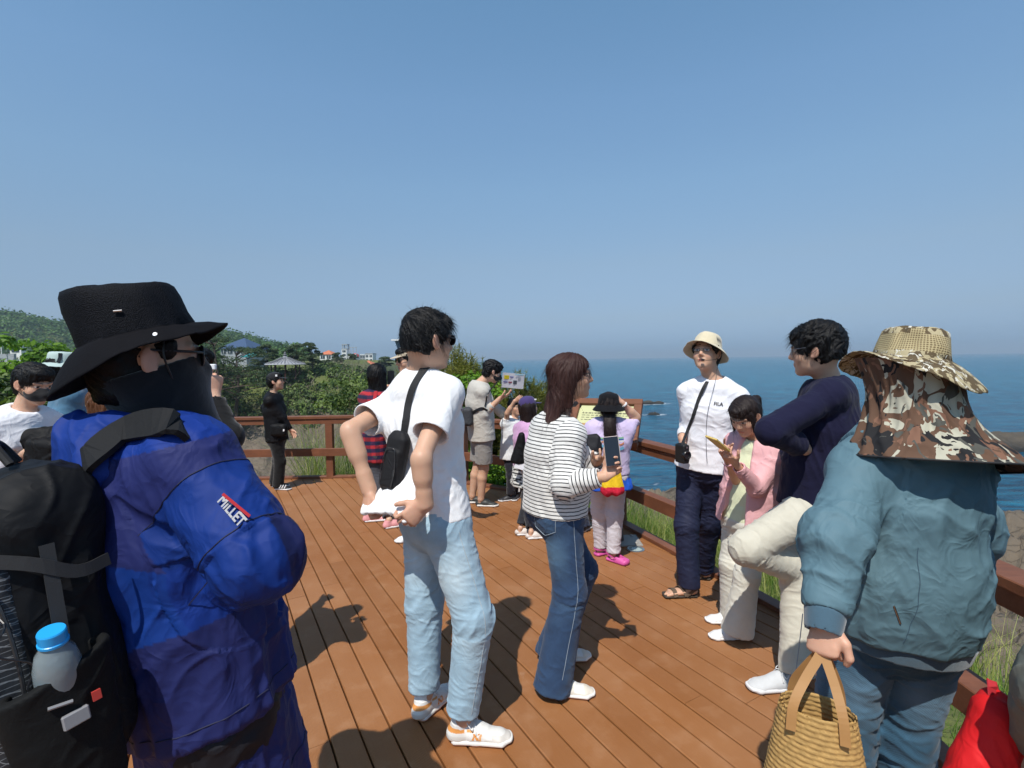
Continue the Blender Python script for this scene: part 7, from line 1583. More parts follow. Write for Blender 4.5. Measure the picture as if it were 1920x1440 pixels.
    def rb(name, pts, w, side, mat=web, th=.003, par=K): mb = MB(); mb.ribbon(catmull(pts, 5), w, side, th); return mb.build(name, mat, par)
    rb('compression_strap', [P(.10, -.13, .18), P(.155, -.04, .14), P(.160, .02, .10), P(.15, .07, .10)], .022, u_, grey); rb('compression_strap', [P(.155, -.01, .16), P(.168, -.02, -.02), P(.172, -.02, -.09)], .020, ff, grey); rb('compression_strap', [P(.10, -.12, -.13), P(.13, -.12, -.2), P(.10, -.07, -.27)], .020, ff, grey)
    top_ = [(178, 858), (245, 812), (318, 802)]; q = pts_on(o, top_, .014); q2 = pts_on(hd, top_, .012); L_ = [a if np.linalg.norm(a[0]-CP) <= np.linalg.norm(b[0]-CP) else b for a, b in zip(q, q2)]
    pts = [P(.07, .07, .22), P(.075, .085, .27)]+[x[0] for x in L_]+[L_[-1][0]+m.f*.03+m.r*.01-UP*.03]; cp = catmull(pts, 5); sv = [nz(m.r*.75-UP*.62-m.f*.1)]*len(cp)
    mb = MB(); mb.ribbon(cp, .058, sv, .012); so_ = mb.build('shoulder_strap', cloth('padded_mesh', 400, .6, .8, .0), K, smooth=False); set_col(so_, np.repeat(A_((.011, .0115, .013))[None], len(so_.data.vertices), 0))
    mb = MB(); mb.tube(catmull([P(-.03, .02, .30), P(-.02, .0, .335), P(.03, -.02, .34), P(.055, -.01, .30)], 6), .007, 8); mb.build('haul_loop', web, K)
    mb = MB(); mb.tube(catmull([P(.10, -.11, .10), P(.16, -.08, .06), P(.155, -.10, .02), P(.165, -.06, -.02), P(.16, -.07, -.06), P(.172, -.03, -.09)], 6), .0018, 6); mb.tube(catmull([P(.13, -.05, -.30), P(.15, -.07, -.345), P(.12, -.09, -.35), P(.13, -.06, -.32), P(.16, -.05, -.42), P(.17, -.03, -.50)], 6), .0018, 6); mb.build('cord', M_BLKPL, K)
    mb = MB(); mb.box(P(.192, -.03, -.125), (.004, .018, .012), R3, bev=.002); mb.tube([P(.19, -.06, -.09), P(.195, -.03, -.095)], .003, 6); mb.build('buckle', plain('grey_plastic', (.25, .25, .26), .4), K); mb = MB(); mb.box(P(.196, .0, -.105), (.002, .006, .008), R3); mb.build('tag', plain('red_label', (.45, .04, .03), .6), K)
    for x, z in ((.0, -.06),): mb = MB(); mb.tube(catmull([P(-.10, -.125, .16), P(0, -.150, .17), P(.09, -.13, .16), P(.135, -.08, .10), P(.14, -.075, -.10), P(.10, -.11, -.20)], 7), .003, 6); mb.build('zip', plain('dark_zip', (.03, .03, .032), .3), K)
    # bottle in the side pocket
    b0 = at(116, 1294, .83); b1 = at(98, 1192, .81); ax = nz(b1-b0); Bt = empty('water_bottle', b0, 'clear plastic water bottle with a bright blue cap in the side pocket of the backpack', 'bottle'); Lb = np.linalg.norm(b1-b0)
    t = NT('bottle_plastic'); mg = t.fin((.35, .42, .45), .08, t.bump(t.noise(t.coords(), 60), .3, .003), Alpha=.55, Specular_IOR_Level=.8)
    mb = MB(); mb.lathe(b0, ax, [(.028, -.09), (.032, -.085), (.032, Lb-.070), (.0315, Lb-.055), (.026, Lb-.030), (.018, Lb-.018), (.0165, Lb-.006)], 32); mb.build('bottle_body', mg, Bt, smooth=True)
    mb = MB(); pr = [(.0195, Lb-.014), (.0205, Lb-.013), (.0205, Lb-.009), (.0190, Lb-.008), (.0193, Lb+.008), (.018, Lb+.0105), (.002, Lb+.0108)]; mb.lathe(b0, ax, pr, 40); mb.build('cap', plain('sky_blue_cap', (.02, .36, .80), .35), Bt, smooth=False)
def put_logo(o, m, J):
    c = at(433, 960, .9); n = nz(CP*0+A_((-.15, -.95, .25))); ax = nz(at(462, 982, 1.0)-at(404, 938, 1.0)); n = nz(n-(n@ax)*ax); up = np.cross(n, ax); fn = flat_on(project_to(o, n, .002), .005)
    put_text('sleeve_lettering', 'MILLET', .022, at(432, 961, .92), ax, up, plain('silver_print', (.34, .34, .35), .6), o, proj_fn=fn, bold=.0010)
    a = np.array([at(414, 930, .92)+(at(465, 972, .92)-at(414, 930, .92))*t for t in np.linspace(0, 1, 9)]); q = fn(a); mb = MB(); mb.ribbon(q, .0052, up, .0012); mb.build('red_bar', plain('red_print', (.52, .03, .04), .5), o)
if WANT('A'): blue_person()
def mk(label, Hp, Y, f, pitch, Np, Pvp, r, s, feet, arms, shirt, trou, hair=None, h=.008, hipr=None, hsc=None, toes=None, sleeve=(.6, .6), mat=K_, tmat=K_, lo=-.05, off=.022, shoes=((.75, .75, .74), (.7, .7, .7)), tr=(.098, .078, .066, .072), dY=(0, 0), hands=((-.2, 0, -1), (-.2, 0, -1)), palm=((0, -1, 0), (0, -1, 0)), thumb=((1, 0, 0), (1, 0, 0)), curls=None, tone=1.0, group=None, shorts=False, w=(.165, .15, .165, .15), tcolfn=None, scolfn=None, seed=3, kb=(.04, .02), hem=-.01, amp=.005, shoe_style='sneaker', sw=.17, roll=0):
    f3, u3 = tilt(f, pitch, roll); H = Frame(at(*Hp, Y), f3, u3, hsc or (.55*s+.45)); N = at(*Np, Y+dY[0]); Pv = at(*Pvp, Y+dY[1]); gR, gL = gnd(*feet[0]), gnd(*feet[1]); m = Man((gR+gL)/2, H, N, Pv, r, s, hipr=hipr, sw=sw, sdrop=.072); J = m.J
    for S, g, k in (('R', gR, kb[0]), ('L', gL, kb[1])): J['a'+S] = g+UP*.088*s; J['k'+S] = (J['h'+S]+J['a'+S])/2+m.f*k
    for S, (e, ey, w_, wy) in zip('RL', arms): J['e'+S] = at(*e, Y+ey); J['w'+S] = at(*w_, Y+wy)
    toes = toes or (m.f, m.f); body = head_prims(H, neck=N, nr=.054 if s > .9 else .046)+m.torso(-.008)+m.arm('R')+m.arm('L')+m.legp('R', 0 if shorts else -.016)+m.legp('L', 0 if shorts else -.016)+m.foot('R', toes[0])+m.foot('L', toes[1])
    for i, S in enumerate('RL'):
        cu = (curls or [[(20, 30, 20)]*4]*2)[i]; body += hand(J['w'+S], hands[i], palm[i], thumb[i], curls=cu, sc=min(1, s*1.02))
    B = person(body, m.base, h*.72, label, group, H=H, tone=tone, hands=[J['w'+S]+nz(hands[i])*.1 for i, S in enumerate('RL')])
    o, sg = top(m, B, 'shirt', off, lo=lo, sleeve=sleeve, sr=(.047, .062), col=shirt, mat=mat, h=h, amp=amp, base=.55, seed=seed, colfn=scolfn, w=w)
    if shorts:
        K = dict(J)
        p = [ecap(m.Pv-m.u*.03*s, m.Pv+m.u*.10*s, (.165*s+.014, .118*s+.014), (.150*s+.014, .108*s+.014), m.hr, 0, flat_b=True)]; hl = []
        for S in 'RL': a, k = J['h'+S], J['k'+S]; e = a+(k-a)*.82; p.append(cone(a, e, .100*s, .098*s, .03)); hl.append(hollow(a, e, .092*s, .05))
        tj = skinmesh('shorts', p+hl, h, tmat, B, disp=folds([(J['hR'], J['kR'], .1), (J['hL'], J['kL'], .1)], .005, 18, 9, seed, base=.7), colfn=uni(trou))
    else: tj, _ = jeans(m, r=tr, waist=.09, col=trou, mat=tmat, seed=seed+1, parent=B, h=h, name='trousers', amp=amp*1.1, colfn=tcolfn, hemlift=hem)
    for S, g, t_ in (('R', gR, toes[0]), ('L', gL, toes[1])):
        if shoes is not None: shoe(B, g, t_, (K_LEATH, plain('sole_%d' % int(shoes[1][0]*100), shoes[1], .6)), .27*s**.7, col=lambda q, V, N_: np.repeat(A_(shoes[0])[None], len(V), 0), h=h*.65, style=shoe_style)
    if hair: 
        p, dsp = hair(H); add_hair(B, H, p, dsp, h*.75, M_HBLACK, 500, .035, 3, flow=-H.u, lift=.15)
    return m, B, o, tj
SH = lambda vol=1.0, **k: (lambda H: hair_short(H, vol, **k))
def prism(mb, c, R, hs, **k): mb.box(c, hs, R, **k)
def crowd():
    # masked man at the left edge
    m, B, o, tj = mk('man in a white t-shirt and black mask at the left edge holding a black jacket', (64, 721), 3.1, (.93, -.30), -16, (42, 776), (34, 905), (-.20, -.97, 0), 1.0, ((40, 1180), (50, 1160)), (((22, 858), -.12, (78, 842), -.05), ((80, 850), .25, (112, 850), .05)), (.80, .80, .83), (.03, .03, .035), SH(1.03, seed=4), h=.006, hands=((.9, .1, .1), (.5, -.4, 0)), palm=((0, 0, 1), (0, 0, 1)), thumb=((0, -1, 0), (0, 1, 0)), off=.030, lo=-.10, sleeve=(.75, .75), w=(.175, .17, .17, .15), sw=.165)
    facemask(m.H, B); c = at(92, 852, 3.0)
    jk = [ecap(at(45, 826, 3.02), at(120, 822, 3.05), (.07, .045), (.08, .05), UP, 0), ecap(at(80, 835, 2.95), at(70, 895, 2.95), (.10, .03), (.09, .025), (1, 0, 0), .05), ecap(at(112, 835, 2.97), at(112, 885, 3.0), (.08, .03), (.06, .02), (1, 0, 0), .05)]
    J_ = sdf_obj('jacket', jk, .006, K_SHELL, None, (.004, .004, .005), folds([(at(45, 826, 3.02), at(120, 822, 3.05), .05), (at(80, 835, 2.95), at(70, 895, 2.95), .05)], .010, 16, 8, 5, base=1), origin=c); tag(J_, 'black jacket draped over the forearms of the man in the black mask', 'jacket')
    # denim shirt and bucket hat
    m, B, o, tj = mk('person in a blue denim shirt and pale bucket hat behind the masked man', (122, 692), 3.9, (.75, .60), -8, (128, 728), (150, 860), (.70, -.70, 0), .98, ((150, 1075), (170, 1062)), (((118, 790), -.15, (172, 772), -.05), ((180, 790), .2, (190, 765), .1)), (.070, .17, .27), (.10, .11, .13), SH(.95), h=.008, sleeve=(1.9, 1.9), hands=((.6, .2, .5), (.2, .2, .8)), off=.03, w=(.18, .175, .175, .155))
    ho, Fr = hat(m.H, B, (.084, .100), .085, .062, .030, (0, -.01, .045), pitch=4, mat=K_, col=(.42, .52, .50), name='bucket_hat'); mb = MB(); mb.ribbon([Fr.P(.086, -.02, .075), Fr.P(.088, -.02, .04), Fr.P(.10, -.03, .0)], .022, Fr.f, .003); mb.build('hat_strap', M_BLKPL, ho)
    # person behind the blue jacket with a raised hand
    m, B, o, tj = mk('person in black raising a hand to the face, behind the person in blue', (352, 702), 2.25, (.75, .60), -4, (346, 750), (360, 975), (.66, -.75, 0), .96, ((352, 1362), (362, 1345)), (((430, 818), -.10, (400, 742), -.06), ((360, 860), .2, (385, 800), .35)), (.004, .004, .005), (.006, .006, .008), SH(1.0), h=.006, sleeve=(1.93, 1.93), hands=((.05, .05, 1), (.2, .3, .4)), palm=((-.7, .7, 0), (0, 0, 1)), thumb=((-.6, -.6, .2), (0, 1, 0)), curls=[[(55, 70, 40), (60, 75, 40), (62, 75, 40), (65, 75, 40)]]*2, off=.034)
    c = at(397, 688, 2.17); mb = MB(); mb.box(c, (.018, .008, .012), None, bev=.003); tag(mb.build('paper_cup', plain('white_plastic', (.75, .76, .78), .5), None, origin=c), 'small white object pinched in the raised hand beside the black face cover', 'small object')
    # long brown hair behind the hood
    m, B, o, tj = mk('person with a brown ponytail mostly hidden behind the person in blue', (214, 764), 2.6, (.55, .80), 0, (212, 812), (200, 960), (.80, -.55, 0), .90, ((200, 1275), (212, 1262)), (((180, 880), -.1, (200, 930), 0), ((240, 880), .1, (240, 930), .1)), (.10, .16, .24), (.05, .06, .08), None, h=.009, sleeve=(1.9, 1.9))
    p, dsp = hairlong(m.H, 4, .12, 1.0); add_hair(B, m.H, p, dsp, .006, hairmat('light_brown_hair', (.11, .045, .02)), 500, .06, 3, flow=-UP); q = m.H.P(-.07, -.09, .02); mb = MB(); mb.lathe(q, (-.5, -.6, .3), [(.012, 0), (.014, .008), (.006, .014)], 12); mb.build('hair_clip', plain('gold_clip', (.6, .5, .3), .35, metal=.6), B)
    # boy in black by the far rail
    m, B, o, tj = mk('boy in a black cap and black clothes by the far railing, facing the sea', (517, 716), 6.45, (1, .12), 6, (512, 741), (519, 818), (.15, -.98, 0), .84, ((522, 918), (516, 913)), (((530, 783), -.08, (545, 806), -.05), ((497, 764), .15, (505, 800), .15)), (.0045, .0045, .006), (.005, .005, .006), SH(.98), h=.009, sleeve=(1.95, 1.95), mat=K_SHELL, off=.034, lo=-.10, hands=((.5, 0, -.8), (.1, 0, -1)), toes=((1, -.15, 0), (1, .2, 0)), tr=(.098, .080, .070, .080), shoes=((.02, .02, .022), (.78, .78, .78)))
    cap_hat(m.H, B, (.012, .012, .015)); mb = MB(); mb.box(m.H.P(.078, .045, .085), (.012, .003, .012), None, bev=.001); mb.build('cap_logo', M_WHITE, B)
    for i in range(3):
        g = gnd(522, 918); mb = MB(); mb.tube([g+A_((.035+.032*i, -.052, .028)), g+A_((.055+.032*i, -.040, .068))], .0065, 5); mb.build('shoe_stripe', M_WHITE, B)
    c = at(500, 781, 6.38); mb = MB(); R3 = np.stack([nz((.8, -.5, .0)), nz((.5, .8, .05)), nz((-.1, 0, 1))], 1); mb.box(c, (.055, .003, .095), R3); mb.box(c+A_((.01, -.01, -.02)), (.035, .003, .06), R3); tag(mb.build('folded_paper', plain('white_paper', (.80, .80, .84), .6), None, origin=c), 'folded white sheet tucked under the arm of the boy in black', 'paper')
    c = at(523, 806, 6.30); b_ = sdf_obj('waist_bag', [rbox(c, (.10, .045, .075), None, .035)], .008, K_SHELL, None, (.005, .005, .006), folds([(c-A_((.1, 0, 0)), c+A_((.1, 0, 0)), .05)], .006, 14, 8, 3, base=1), origin=c); tag(b_, 'black waist bag worn by the boy in black', 'bag'); mb = MB(); mb.lathe(c+A_((.075, -.045, .0)), (0, -1, 0), [(.016, 0), (.014, .004)], 12); mb.build('badge', M_WHITE, b_)
    # long black hair, plaid jacket, pink shoes
    def plaid(V, N_):
        a = np.sin(V[:, 2]*2*math.pi/.075) > .1; b = np.sin((V[:, 0]*.8+V[:, 1]*.6)*2*math.pi/.075) > .1; c = np.repeat(A_((.015, .018, .05))[None], len(V), 0); c[a] = (.22, .02, .03); c[a & b] = (.42, .03, .04); c[~a & b] = (.05, .02, .06); return c
    m, B, o, tj = mk('woman with long straight black hair and a red plaid jacket, raising a phone', (708, 704), 5.15, (.55, .80), -12, (706, 738), (697, 845), (.82, -.55, 0), .93, ((692, 978), (730, 990)), (((722, 800), -.1, (728, 740), .18), ((688, 800), .1, (705, 770), .3)), (.2, .02, .03), (.05, .05, .06), None, h=.008, sleeve=(1.9, 1.9), scolfn=plaid, mat=K_FLAT, off=.034, lo=-.16, hands=((.1, .3, 1), (.2, .3, .5)), palm=((-.5, .8, 0), (0, 0, 1)), toes=((1, .25, 0), (.9, .5, 0)), tr=(.094, .07, .058, .056), hem=.05, shoes=((.72, .32, .33), (.75, .74, .74)), curls=[[(30, 45, 30)]*4]*2)
    p, dsp = hairlong(m.H, 4, .42, 1.0, .005, backw=.092, flare=.02, fringe=True); add_hair(B, m.H, p, dsp, .006, M_HBLACK, 900, .12, 3, flow=-UP, lift=.04)
    mb = MB(); mb.ribbon(catmull([m.N+m.r*.13+UP*.04-m.f*.12, m.N+m.r*.14-UP*.12-m.f*.16, m.N+m.r*.12-UP*.30-m.f*.15], 4), .045, m.r, .006); mb.build('red_strap', plain('red_webbing', (.45, .02, .03), .7), B)
    c = at(733, 708, 5.0+.25); mb = MB(); mb.box(c, (.036, .005, .07), np.array(rotmat((0, 0, 1), .6)), bev=.002); tag(mb.build('phone', M_BLKPL, None, origin=c), 'phone raised by the woman with the long black hair', 'phone')
    # beige cap, sunglasses, raised hand
    m, B, o, tj = mk('person in a beige cap and sunglasses behind the man in white, one hand raised', (764, 676), 4.7, (-.80, -.55), -6, (782, 716), (790, 845), (-.55, .80, 0), 1.0, ((780, 1010), (800, 1004)), (((770, 800), .2, (760, 850), .1), ((850, 794), -.12, (862, 757), -.18)), (.30, .31, .33), (.10, .10, .12), SH(.96), h=.007, sleeve=(1.9, 1.9), hands=((-.2, 0, -1), (.12, 0, 1)), palm=((0, -1, 0), (-.3, -.9, 0)), thumb=((1, 0, 0), (-1, 0, 0)), curls=[[(20, 30, 20)]*4, [(15, 25, 20), (22, 35, 25), (32, 45, 30), (40, 50, 30)]])
    cap_hat(m.H, B, (.50, .42, .31), bill=.06); glasses(B, m.H, M_BLKPL, M_DLENS, w=.030, hh=.021, rim=.002, name='sunglasses')
    # man reading a leaflet
    m, B, o, tj = mk('man in a beige top, grey shorts and black mask holding up a leaflet', (923, 697), 5.6, (.90, .28), -22, (897, 722), (903, 815), (.28, -.95, 0), .96, ((902, 949), (886, 943)), (((907, 776), -.16, (938, 747), -.18), ((943, 775), .30, (950, 788), .42)), (.50, .47, .42), (.27, .255, .24), SH(1.04, seed=8, lock=.008), h=.0065, sleeve=(1.55, 1.2), hands=((.9, -.05, .42), (.2, .3, -.7)), palm=((-.3, .2, 1), (0, 0, -1)), thumb=((0, -1, .2), (0, -1, 0)), curls=[[(12, 18, 12)]*4, [(20, 30, 20)]*4], toes=((1, -.10, 0), (1, .05, 0)), shorts=True, lo=-.10, off=.036, w=(.172, .17, .172, .15), shoes=((.035, .037, .036), (.72, .70, .66)), shoe_style='slipper', amp=.006, kb=(.02, .02))
    facemask(m.H, B); R3 = np.stack([nz((.98, .12, -.06)), nz((.1, -.35, .93))*1.0, nz(np.cross((.98, .12, -.06), (.1, -.35, .93)))], 1); R3[:, 1] = np.cross(R3[:, 2], R3[:, 0]); c = at(962, 714, 5.36)
    if R3[:, 2][1] > 0: R3[:, 2] *= -1
    L = empty('leaflet', c, 'white printed leaflet with a yellow block held up by the man in the beige top', 'leaflet'); P = lambda x, y, z=0: c+R3[:, 0]*x+R3[:, 1]*y*(1 if R3[2, 1] > 0 else -1)+R3[:, 2]*z
    V = []; nx, ny = 12, 9
    for zo in (0, -.0012):
        for j in range(ny):
            for i in range(nx): x = -.115+.23*i/(nx-1); y = -.085+.17*j/(ny-1); V.append(P(x, y, zo+.010*math.sin(x*16)+.10*max(0, x-.05)**1.0*max(0, -y)*4))
    F = [(b+j*nx+i, b+j*nx+i+1, b+(j+1)*nx+i+1, b+(j+1)*nx+i) for b in (0, nx*ny) for j in range(ny-1) for i in range(nx-1)]; mb = MB(); mb.add(V, F); mb.build('sheet', plain('white_paper', (.80, .80, .84), .6), L, smooth=True)
    for nm, x, y, a, b, cl in (('yellow_block', -.070, .035, .026, .022, (.80, .62, .02)), ('blue_print', -.015, .042, .024, .007, (.18, .18, .40)), ('blue_print', -.078, -.018, .022, .007, (.06, .12, .45)), ('red_print', -.028, -.020, .020, .009, (.35, .10, .14)), ('map_print', .022, -.015, .020, .022, (.10, .12, .14)), ('sky_print', .06, .075, .045, .006, (.35, .65, .75)), ('grey_print', .062, .032, .014, .018, (.45, .47, .5))):
        mb = MB(); mb.box(P(x, y, .010*math.sin(x*16)+.0022), (a, b, .0006), np.stack([R3[:, 0], R3[:, 1], R3[:, 2]], 1)); mb.build(nm, plain('ink_'+nm, cl, .6, var=.3, vscale=90), L)
    c = at(877, 781, 5.45); bg_ = sdf_obj('waist_bag', [rbox(c, (.055, .07, .10), None, .04)], .007, K_SHELL, None, (.05, .052, .058), folds([(c-UP*.1, c+UP*.1, .05)], .005, 14, 8, 3, base=1), origin=c); tag(bg_, 'grey and black bag on the back of the man in the beige top', 'bag')
    pp = pts_on(o, [(883, 778), (893, 770), (904, 766), (914, 770)], .006); mb = MB(); q = catmull([c+A_((.03, -.05, .03))]+[x[0] for x in pp], 4); mb.ribbon(q, .032, [nz(np.cross(pp[0][1], q[min(i+1, len(q)-1)]-q[max(i-1, 0)])) for i in range(len(q))], .004); mb.build('bag_strap', M_BLKPL, bg_)
    pp = pts_on(o, [(914, 738), (911, 752), (909, 762)], .006); mb = MB(); q = [m.H.P(.05, .08, -.09)]+[x[0] for x in pp]; mb.ribbon(catmull(q, 4), .016, nz((1, -.3, 0)), .003); mb.build('lanyard', M_BLKPL, B)
    # boy with an arm over his head
    m, B, o, tj = mk('small boy in a white t-shirt with one forearm over his forehead', (966, 764), 5.85, (.55, -.80), 4, (966, 787), (962, 850), (-.82, -.50, 0), .69, ((958, 938), (970, 934)), (((951, 776), -.14, (965, 752), -.20), ((985, 815), .05, (985, 840), 0)), (.76, .77, .78), (.012, .012, .02), SH(1.05, seed=6), h=.0075, off=.04, lo=-.16, sleeve=(.75, .75), w=(.18, .17, .165, .15), hands=((.75, -.2, .5), (0, 0, -1)), palm=((-.1, .9, 0), (-1, 0, 0)), toes=((-.9, -.35, 0), (-.3, -.9, 0)), shoes=((.03, .03, .035), (.76, .76, .76)), hem=.03)
    fn = project_to(o, m.f, .003); put_text('shirt_lettering', 'PARK\nLIFE', .045, m.N-m.u*.14+m.f*.2, m.r*-1 if (m.r@A_((1, 0, 0))) < 0 else m.r, m.u, plain('teal_print', (.05, .45, .50), .6), o, proj_fn=fn, bold=.003) if False else None
    mb = MB(); q = [J_ for J_ in (m.J['hL']+A_((.02, -.085, 0)), m.J['kL']+A_((.02, -.075, 0)), m.J['aL']+A_((.02, -.06, .03)))]; mb.ribbon(catmull(q, 3), .016, (1, 0, 0), .002); mb.build('trouser_stripe', M_WHITE, tj)
    # girl in the purple cap
    m, B, o, tj = mk('girl in a purple cap and lilac top behind the long-haired woman', (991, 765), 4.85, (.80, .55), 10, (990, 798), (988, 868), (.60, -.80, 0), .75, ((976, 1003), (996, 1010)), (((975, 838), -.12, (985, 868), -.1), ((1010, 835), .1, (1020, 850), 0)), (.56, .32, .52), (.02, .02, .025), None, h=.0075, off=.034, lo=-.12, sleeve=(.8, .8), toes=((.95, .15, 0), (.95, .2, 0)), tr=(.095, .075, .058, .058), hem=.05, shoes=((.62, .55, .50), (.76, .76, .76)), shoe_style='slipper')
    p, dsp = hairlong(m.H, 4, .16, .96, .005); add_hair(B, m.H, p, dsp, .006, M_HDARK, 300, .06, 3, flow=-UP, lift=.05); cap_hat(m.H, B, (.052, .035, .13), pitch=-4); mb = MB(); mb.box(m.H.P(.070, .060, .088), (.010, .003, .006), None); mb.build('cap_logo', M_WHITE, B)
    def check(V, N_): a = np.floor(V[:, 2]/.016)+np.floor((V[:, 0]*.7+V[:, 1]*.7)/.016); return np.where((a % 2 < 1)[:, None], A_((.62, .62, .58)), A_((.03, .03, .03)))
    skinmesh('checked_shirt', [ecap(m.Pv+m.u*.05, m.Pv-UP*.22-m.f*.03, (.135, .10), (.165, .12), m.hr, 0, flat_b=True), ecap(m.Pv+m.u*.08, m.Pv-UP*.30, (.12, .085), (.15, .10), m.hr, 0).sub(.003)], .007, K_, B, disp=folds([(m.Pv, m.Pv-UP*.25, .1)], .006, 8, 9, 3, base=1, drape=.012), colfn=check)
    c = at(972, 843, 4.62); b_ = sdf_obj('shoulder_bag', [ecap(c+A_((.03, 0, .13)), c+A_((0, 0, -.10)), (.03, .03), (.075, .04), (1, 0, 0), 0)], .007, K_SHELL, None, (.005, .005, .006), folds([(c+UP*.1, c-UP*.1, .05)], .005, 14, 8, 3, base=1), origin=c); tag(b_, 'black bag hanging at the side of the girl in the purple cap', 'bag'); c = at(977, 873, 4.6); mb = MB(); mb.box(c, (.055, .004, .035), np.array(rotmat((0, 1, 0), .35))); tag(mb.build('paper', plain('white_paper', (.80, .80, .84), .6), None, origin=c), 'small white sheet at the hip of the girl in the purple cap', 'paper')
    # child in a black hat beyond the striped sweater
    m, B, o, tj = mk('child in a black cap and black top between the two women and the board', (1080, 776), 4.75, (.55, .80), -5, (1080, 806), (1082, 885), (.82, -.55, 0), .80, ((1082, 1000), (1094, 996)), (((1100, 850), -.1, (1098, 885), 0), ((1062, 850), 0, (1062, 885), 0)), (.005, .005, .006), (.02, .03, .07), SH(.96), h=.009, off=.03, sleeve=(1.9, 1.9), shoes=((.03, .03, .03), (.6, .6, .6)))
    cap_hat(m.H, B, (.005, .005, .006)); c = at(1094, 803, 4.62); sdf_obj('red_scarf', [ell(c, (.022, .02, .03), None, 0)], .006, K_, B, (.55, .05, .03))
    # girl in the black bucket hat
    def lilac(V, N_): return np.repeat(A_((.60, .50, .72))[None], len(V), 0)
    m, B, o, tj = mk('girl in a black bucket hat and lilac top with one hand on her hat', (1141, 762), 3.95, (.10, 1.0), 4, (1143, 792), (1140, 884), (.99, -.10, 0), .82, ((1150, 1052), (1126, 1040)), (((1193, 784), .06, (1166, 755), -.02), ((1104, 838), .1, (1112, 880), .15)), (.6, .5, .72), (.62, .58, .62), None, h=.006, off=.034, lo=-.02, sleeve=(.82, .9), hands=((-.65, -.1, .72), (0, .2, -1)), palm=((-.6, .5, -.4), (1, 0, 0)), thumb=((0, -1, 0), (0, 1, 0)), toes=((.75, -.70, 0), (.60, .35, 0)), shoes=None, tr=(.094, .078, .070, .062), hem=.02, kb=(.03, .03), sw=.155)
    p, dsp = hairlong(m.H, 6, .0, .97, .004, fringe=True, front=False); b0 = m.H.P(0, -.10, -.055); pt = catmull([b0, b0-UP*.09-m.f*.035, b0-UP*.20-m.f*.03, b0-UP*.245-m.f*.02], 4)
    p += [ecap(pt[i], pt[i+1], (.046, .032), (.045, .030), m.r, .01) for i in range(len(pt)-1)]; add_hair(B, m.H, p, dsp, .005, M_HDARK, 1500, .09, 3, flow=-UP, lift=.03)
    hat(m.H, B, (.090, .104), .098, .052, .050, (0, -.012, .020), pitch=-4, mat=K_FLAT, col=(.004, .004, .006), name='bucket_hat', prof=[(0, 1.0), (.3, .99), (.55, .96), (.75, .88), (.88, .73), (.95, .5), (.985, .22), (1.0, .04), (1, 0)])
    hw = m.J['wR']; mb = MB(); ax = nz((-.65, -.1, .72)); mb.lathe(hw-ax*.03, ax, [(.028, 0), (.029, .006), (.028, .012)], 16); mb.build('bracelet', M_WHITE, B)
    M_P = {}
    fn = project_to(o, -m.f, .002)
    for k, (z0, cl) in enumerate(((-.105, (.25, .55, .30)), (-.117, (.03, .10, .35)), (-.128, (.78, .78, .80)), (-.142, (.60, .22, .10)), (-.175, (.15, .38, .55)))):
        q = [m.N+m.r*x+UP*(z0+(.010*math.sin(x*70) if k > 2 else .05*x))-m.f*.3 for x in np.linspace(-.095, .095, 17)]; q = fn(q); mb = MB(); mb.ribbon(q, .012 if k < 4 else .022, UP, .0015); mb.build('chest_print', plain('print_%d' % k, cl, .7), o)
    put_text('back_lettering', 'love', .045, m.N-UP*.215+m.r*.02-m.f*.3, m.r, UP, plain('violet_print', (.10, .05, .25), .7), o, proj_fn=project_to(o, -m.f, .002), bold=.002) if False else None
    # drawstring bag: blue with a yellow panel and red hem
    c = m.Pv-m.f*.10+UP*.005+m.r*.015; Bg = empty('drawstring_bag', c, 'blue, yellow and red nylon bag hanging behind the girl in the black bucket hat', 'bag')
    fd = folds([(c+UP*.12, c-UP*.18, .1)], .010, 7, 12, 5, base=1, drape=.012)
    sdf_obj('blue_body', [ecap(m.Pv+UP*.06-m.f*.02, m.Pv-UP*.125-m.f*.02, (.12, .105), (.178, .13), m.r, 0, flat_b=True), ecap(m.Pv+UP*.02, m.Pv-UP*.17, (.10, .08), (.160, .112), m.r, 0).sub(.003)], .006, K_SHELL, Bg, (.02, .10, .55), fd)
    yl = [ecap(c+UP*.13-m.f*.035, c-UP*.115-m.f*.045, (.055, .035), (.088, .050), m.r, 0)]
    def yc(V, N_): z = (V-c)@UP; return np.where(((z < -.085+.0*V[:, 0]))[:, None], A_((.60, .02, .05)), A_((.80, .52, .02)))
    sdf_obj('yellow_panel', yl, .005, K_SHELL, Bg, (.8, .5, .02), fd, colfn=yc)
    c2 = at(1112, 836, 3.82); jt = sdf_obj('jacket', [ecap(c2+A_((.03, .04, .05)), c2+A_((-.005, .0, -.09)), (.075, .03), (.05, .03), (1, 0, 0), 0)], .006, K_SHELL, None, (.014, .014, .018), folds([(c2+UP*.06, c2-UP*.09, .04)], .008, 12, 8, 5, base=1), origin=c2); tag(jt, 'black jacket carried at the left side of the girl in the black bucket hat', 'jacket')
    for S, t_, g in (('R', nz((.75, -.70, 0)), gnd(1150, 1052)), ('L', nz((.60, .35, 0)), gnd(1126, 1040))):      # pink clogs
        sd = np.cross(t_, UP); P = lambda x, y, z: g+t_*x+sd*y+UP*z
        cp = [ecap(P(-.04, 0, .014), P(.11, 0, .014), (.036, .018), (.044, .018), sd, 0), ecap(P(.05, 0, .030), P(.115, 0, .024), (.042, .034), (.040, .024), sd, .015), ecap(P(-.02, 0, .050), P(.05, 0, .056), (.026, .04), (.026, .04), sd, 0).sub(.004), halfsp(P(0, 0, .0012), -UP)]
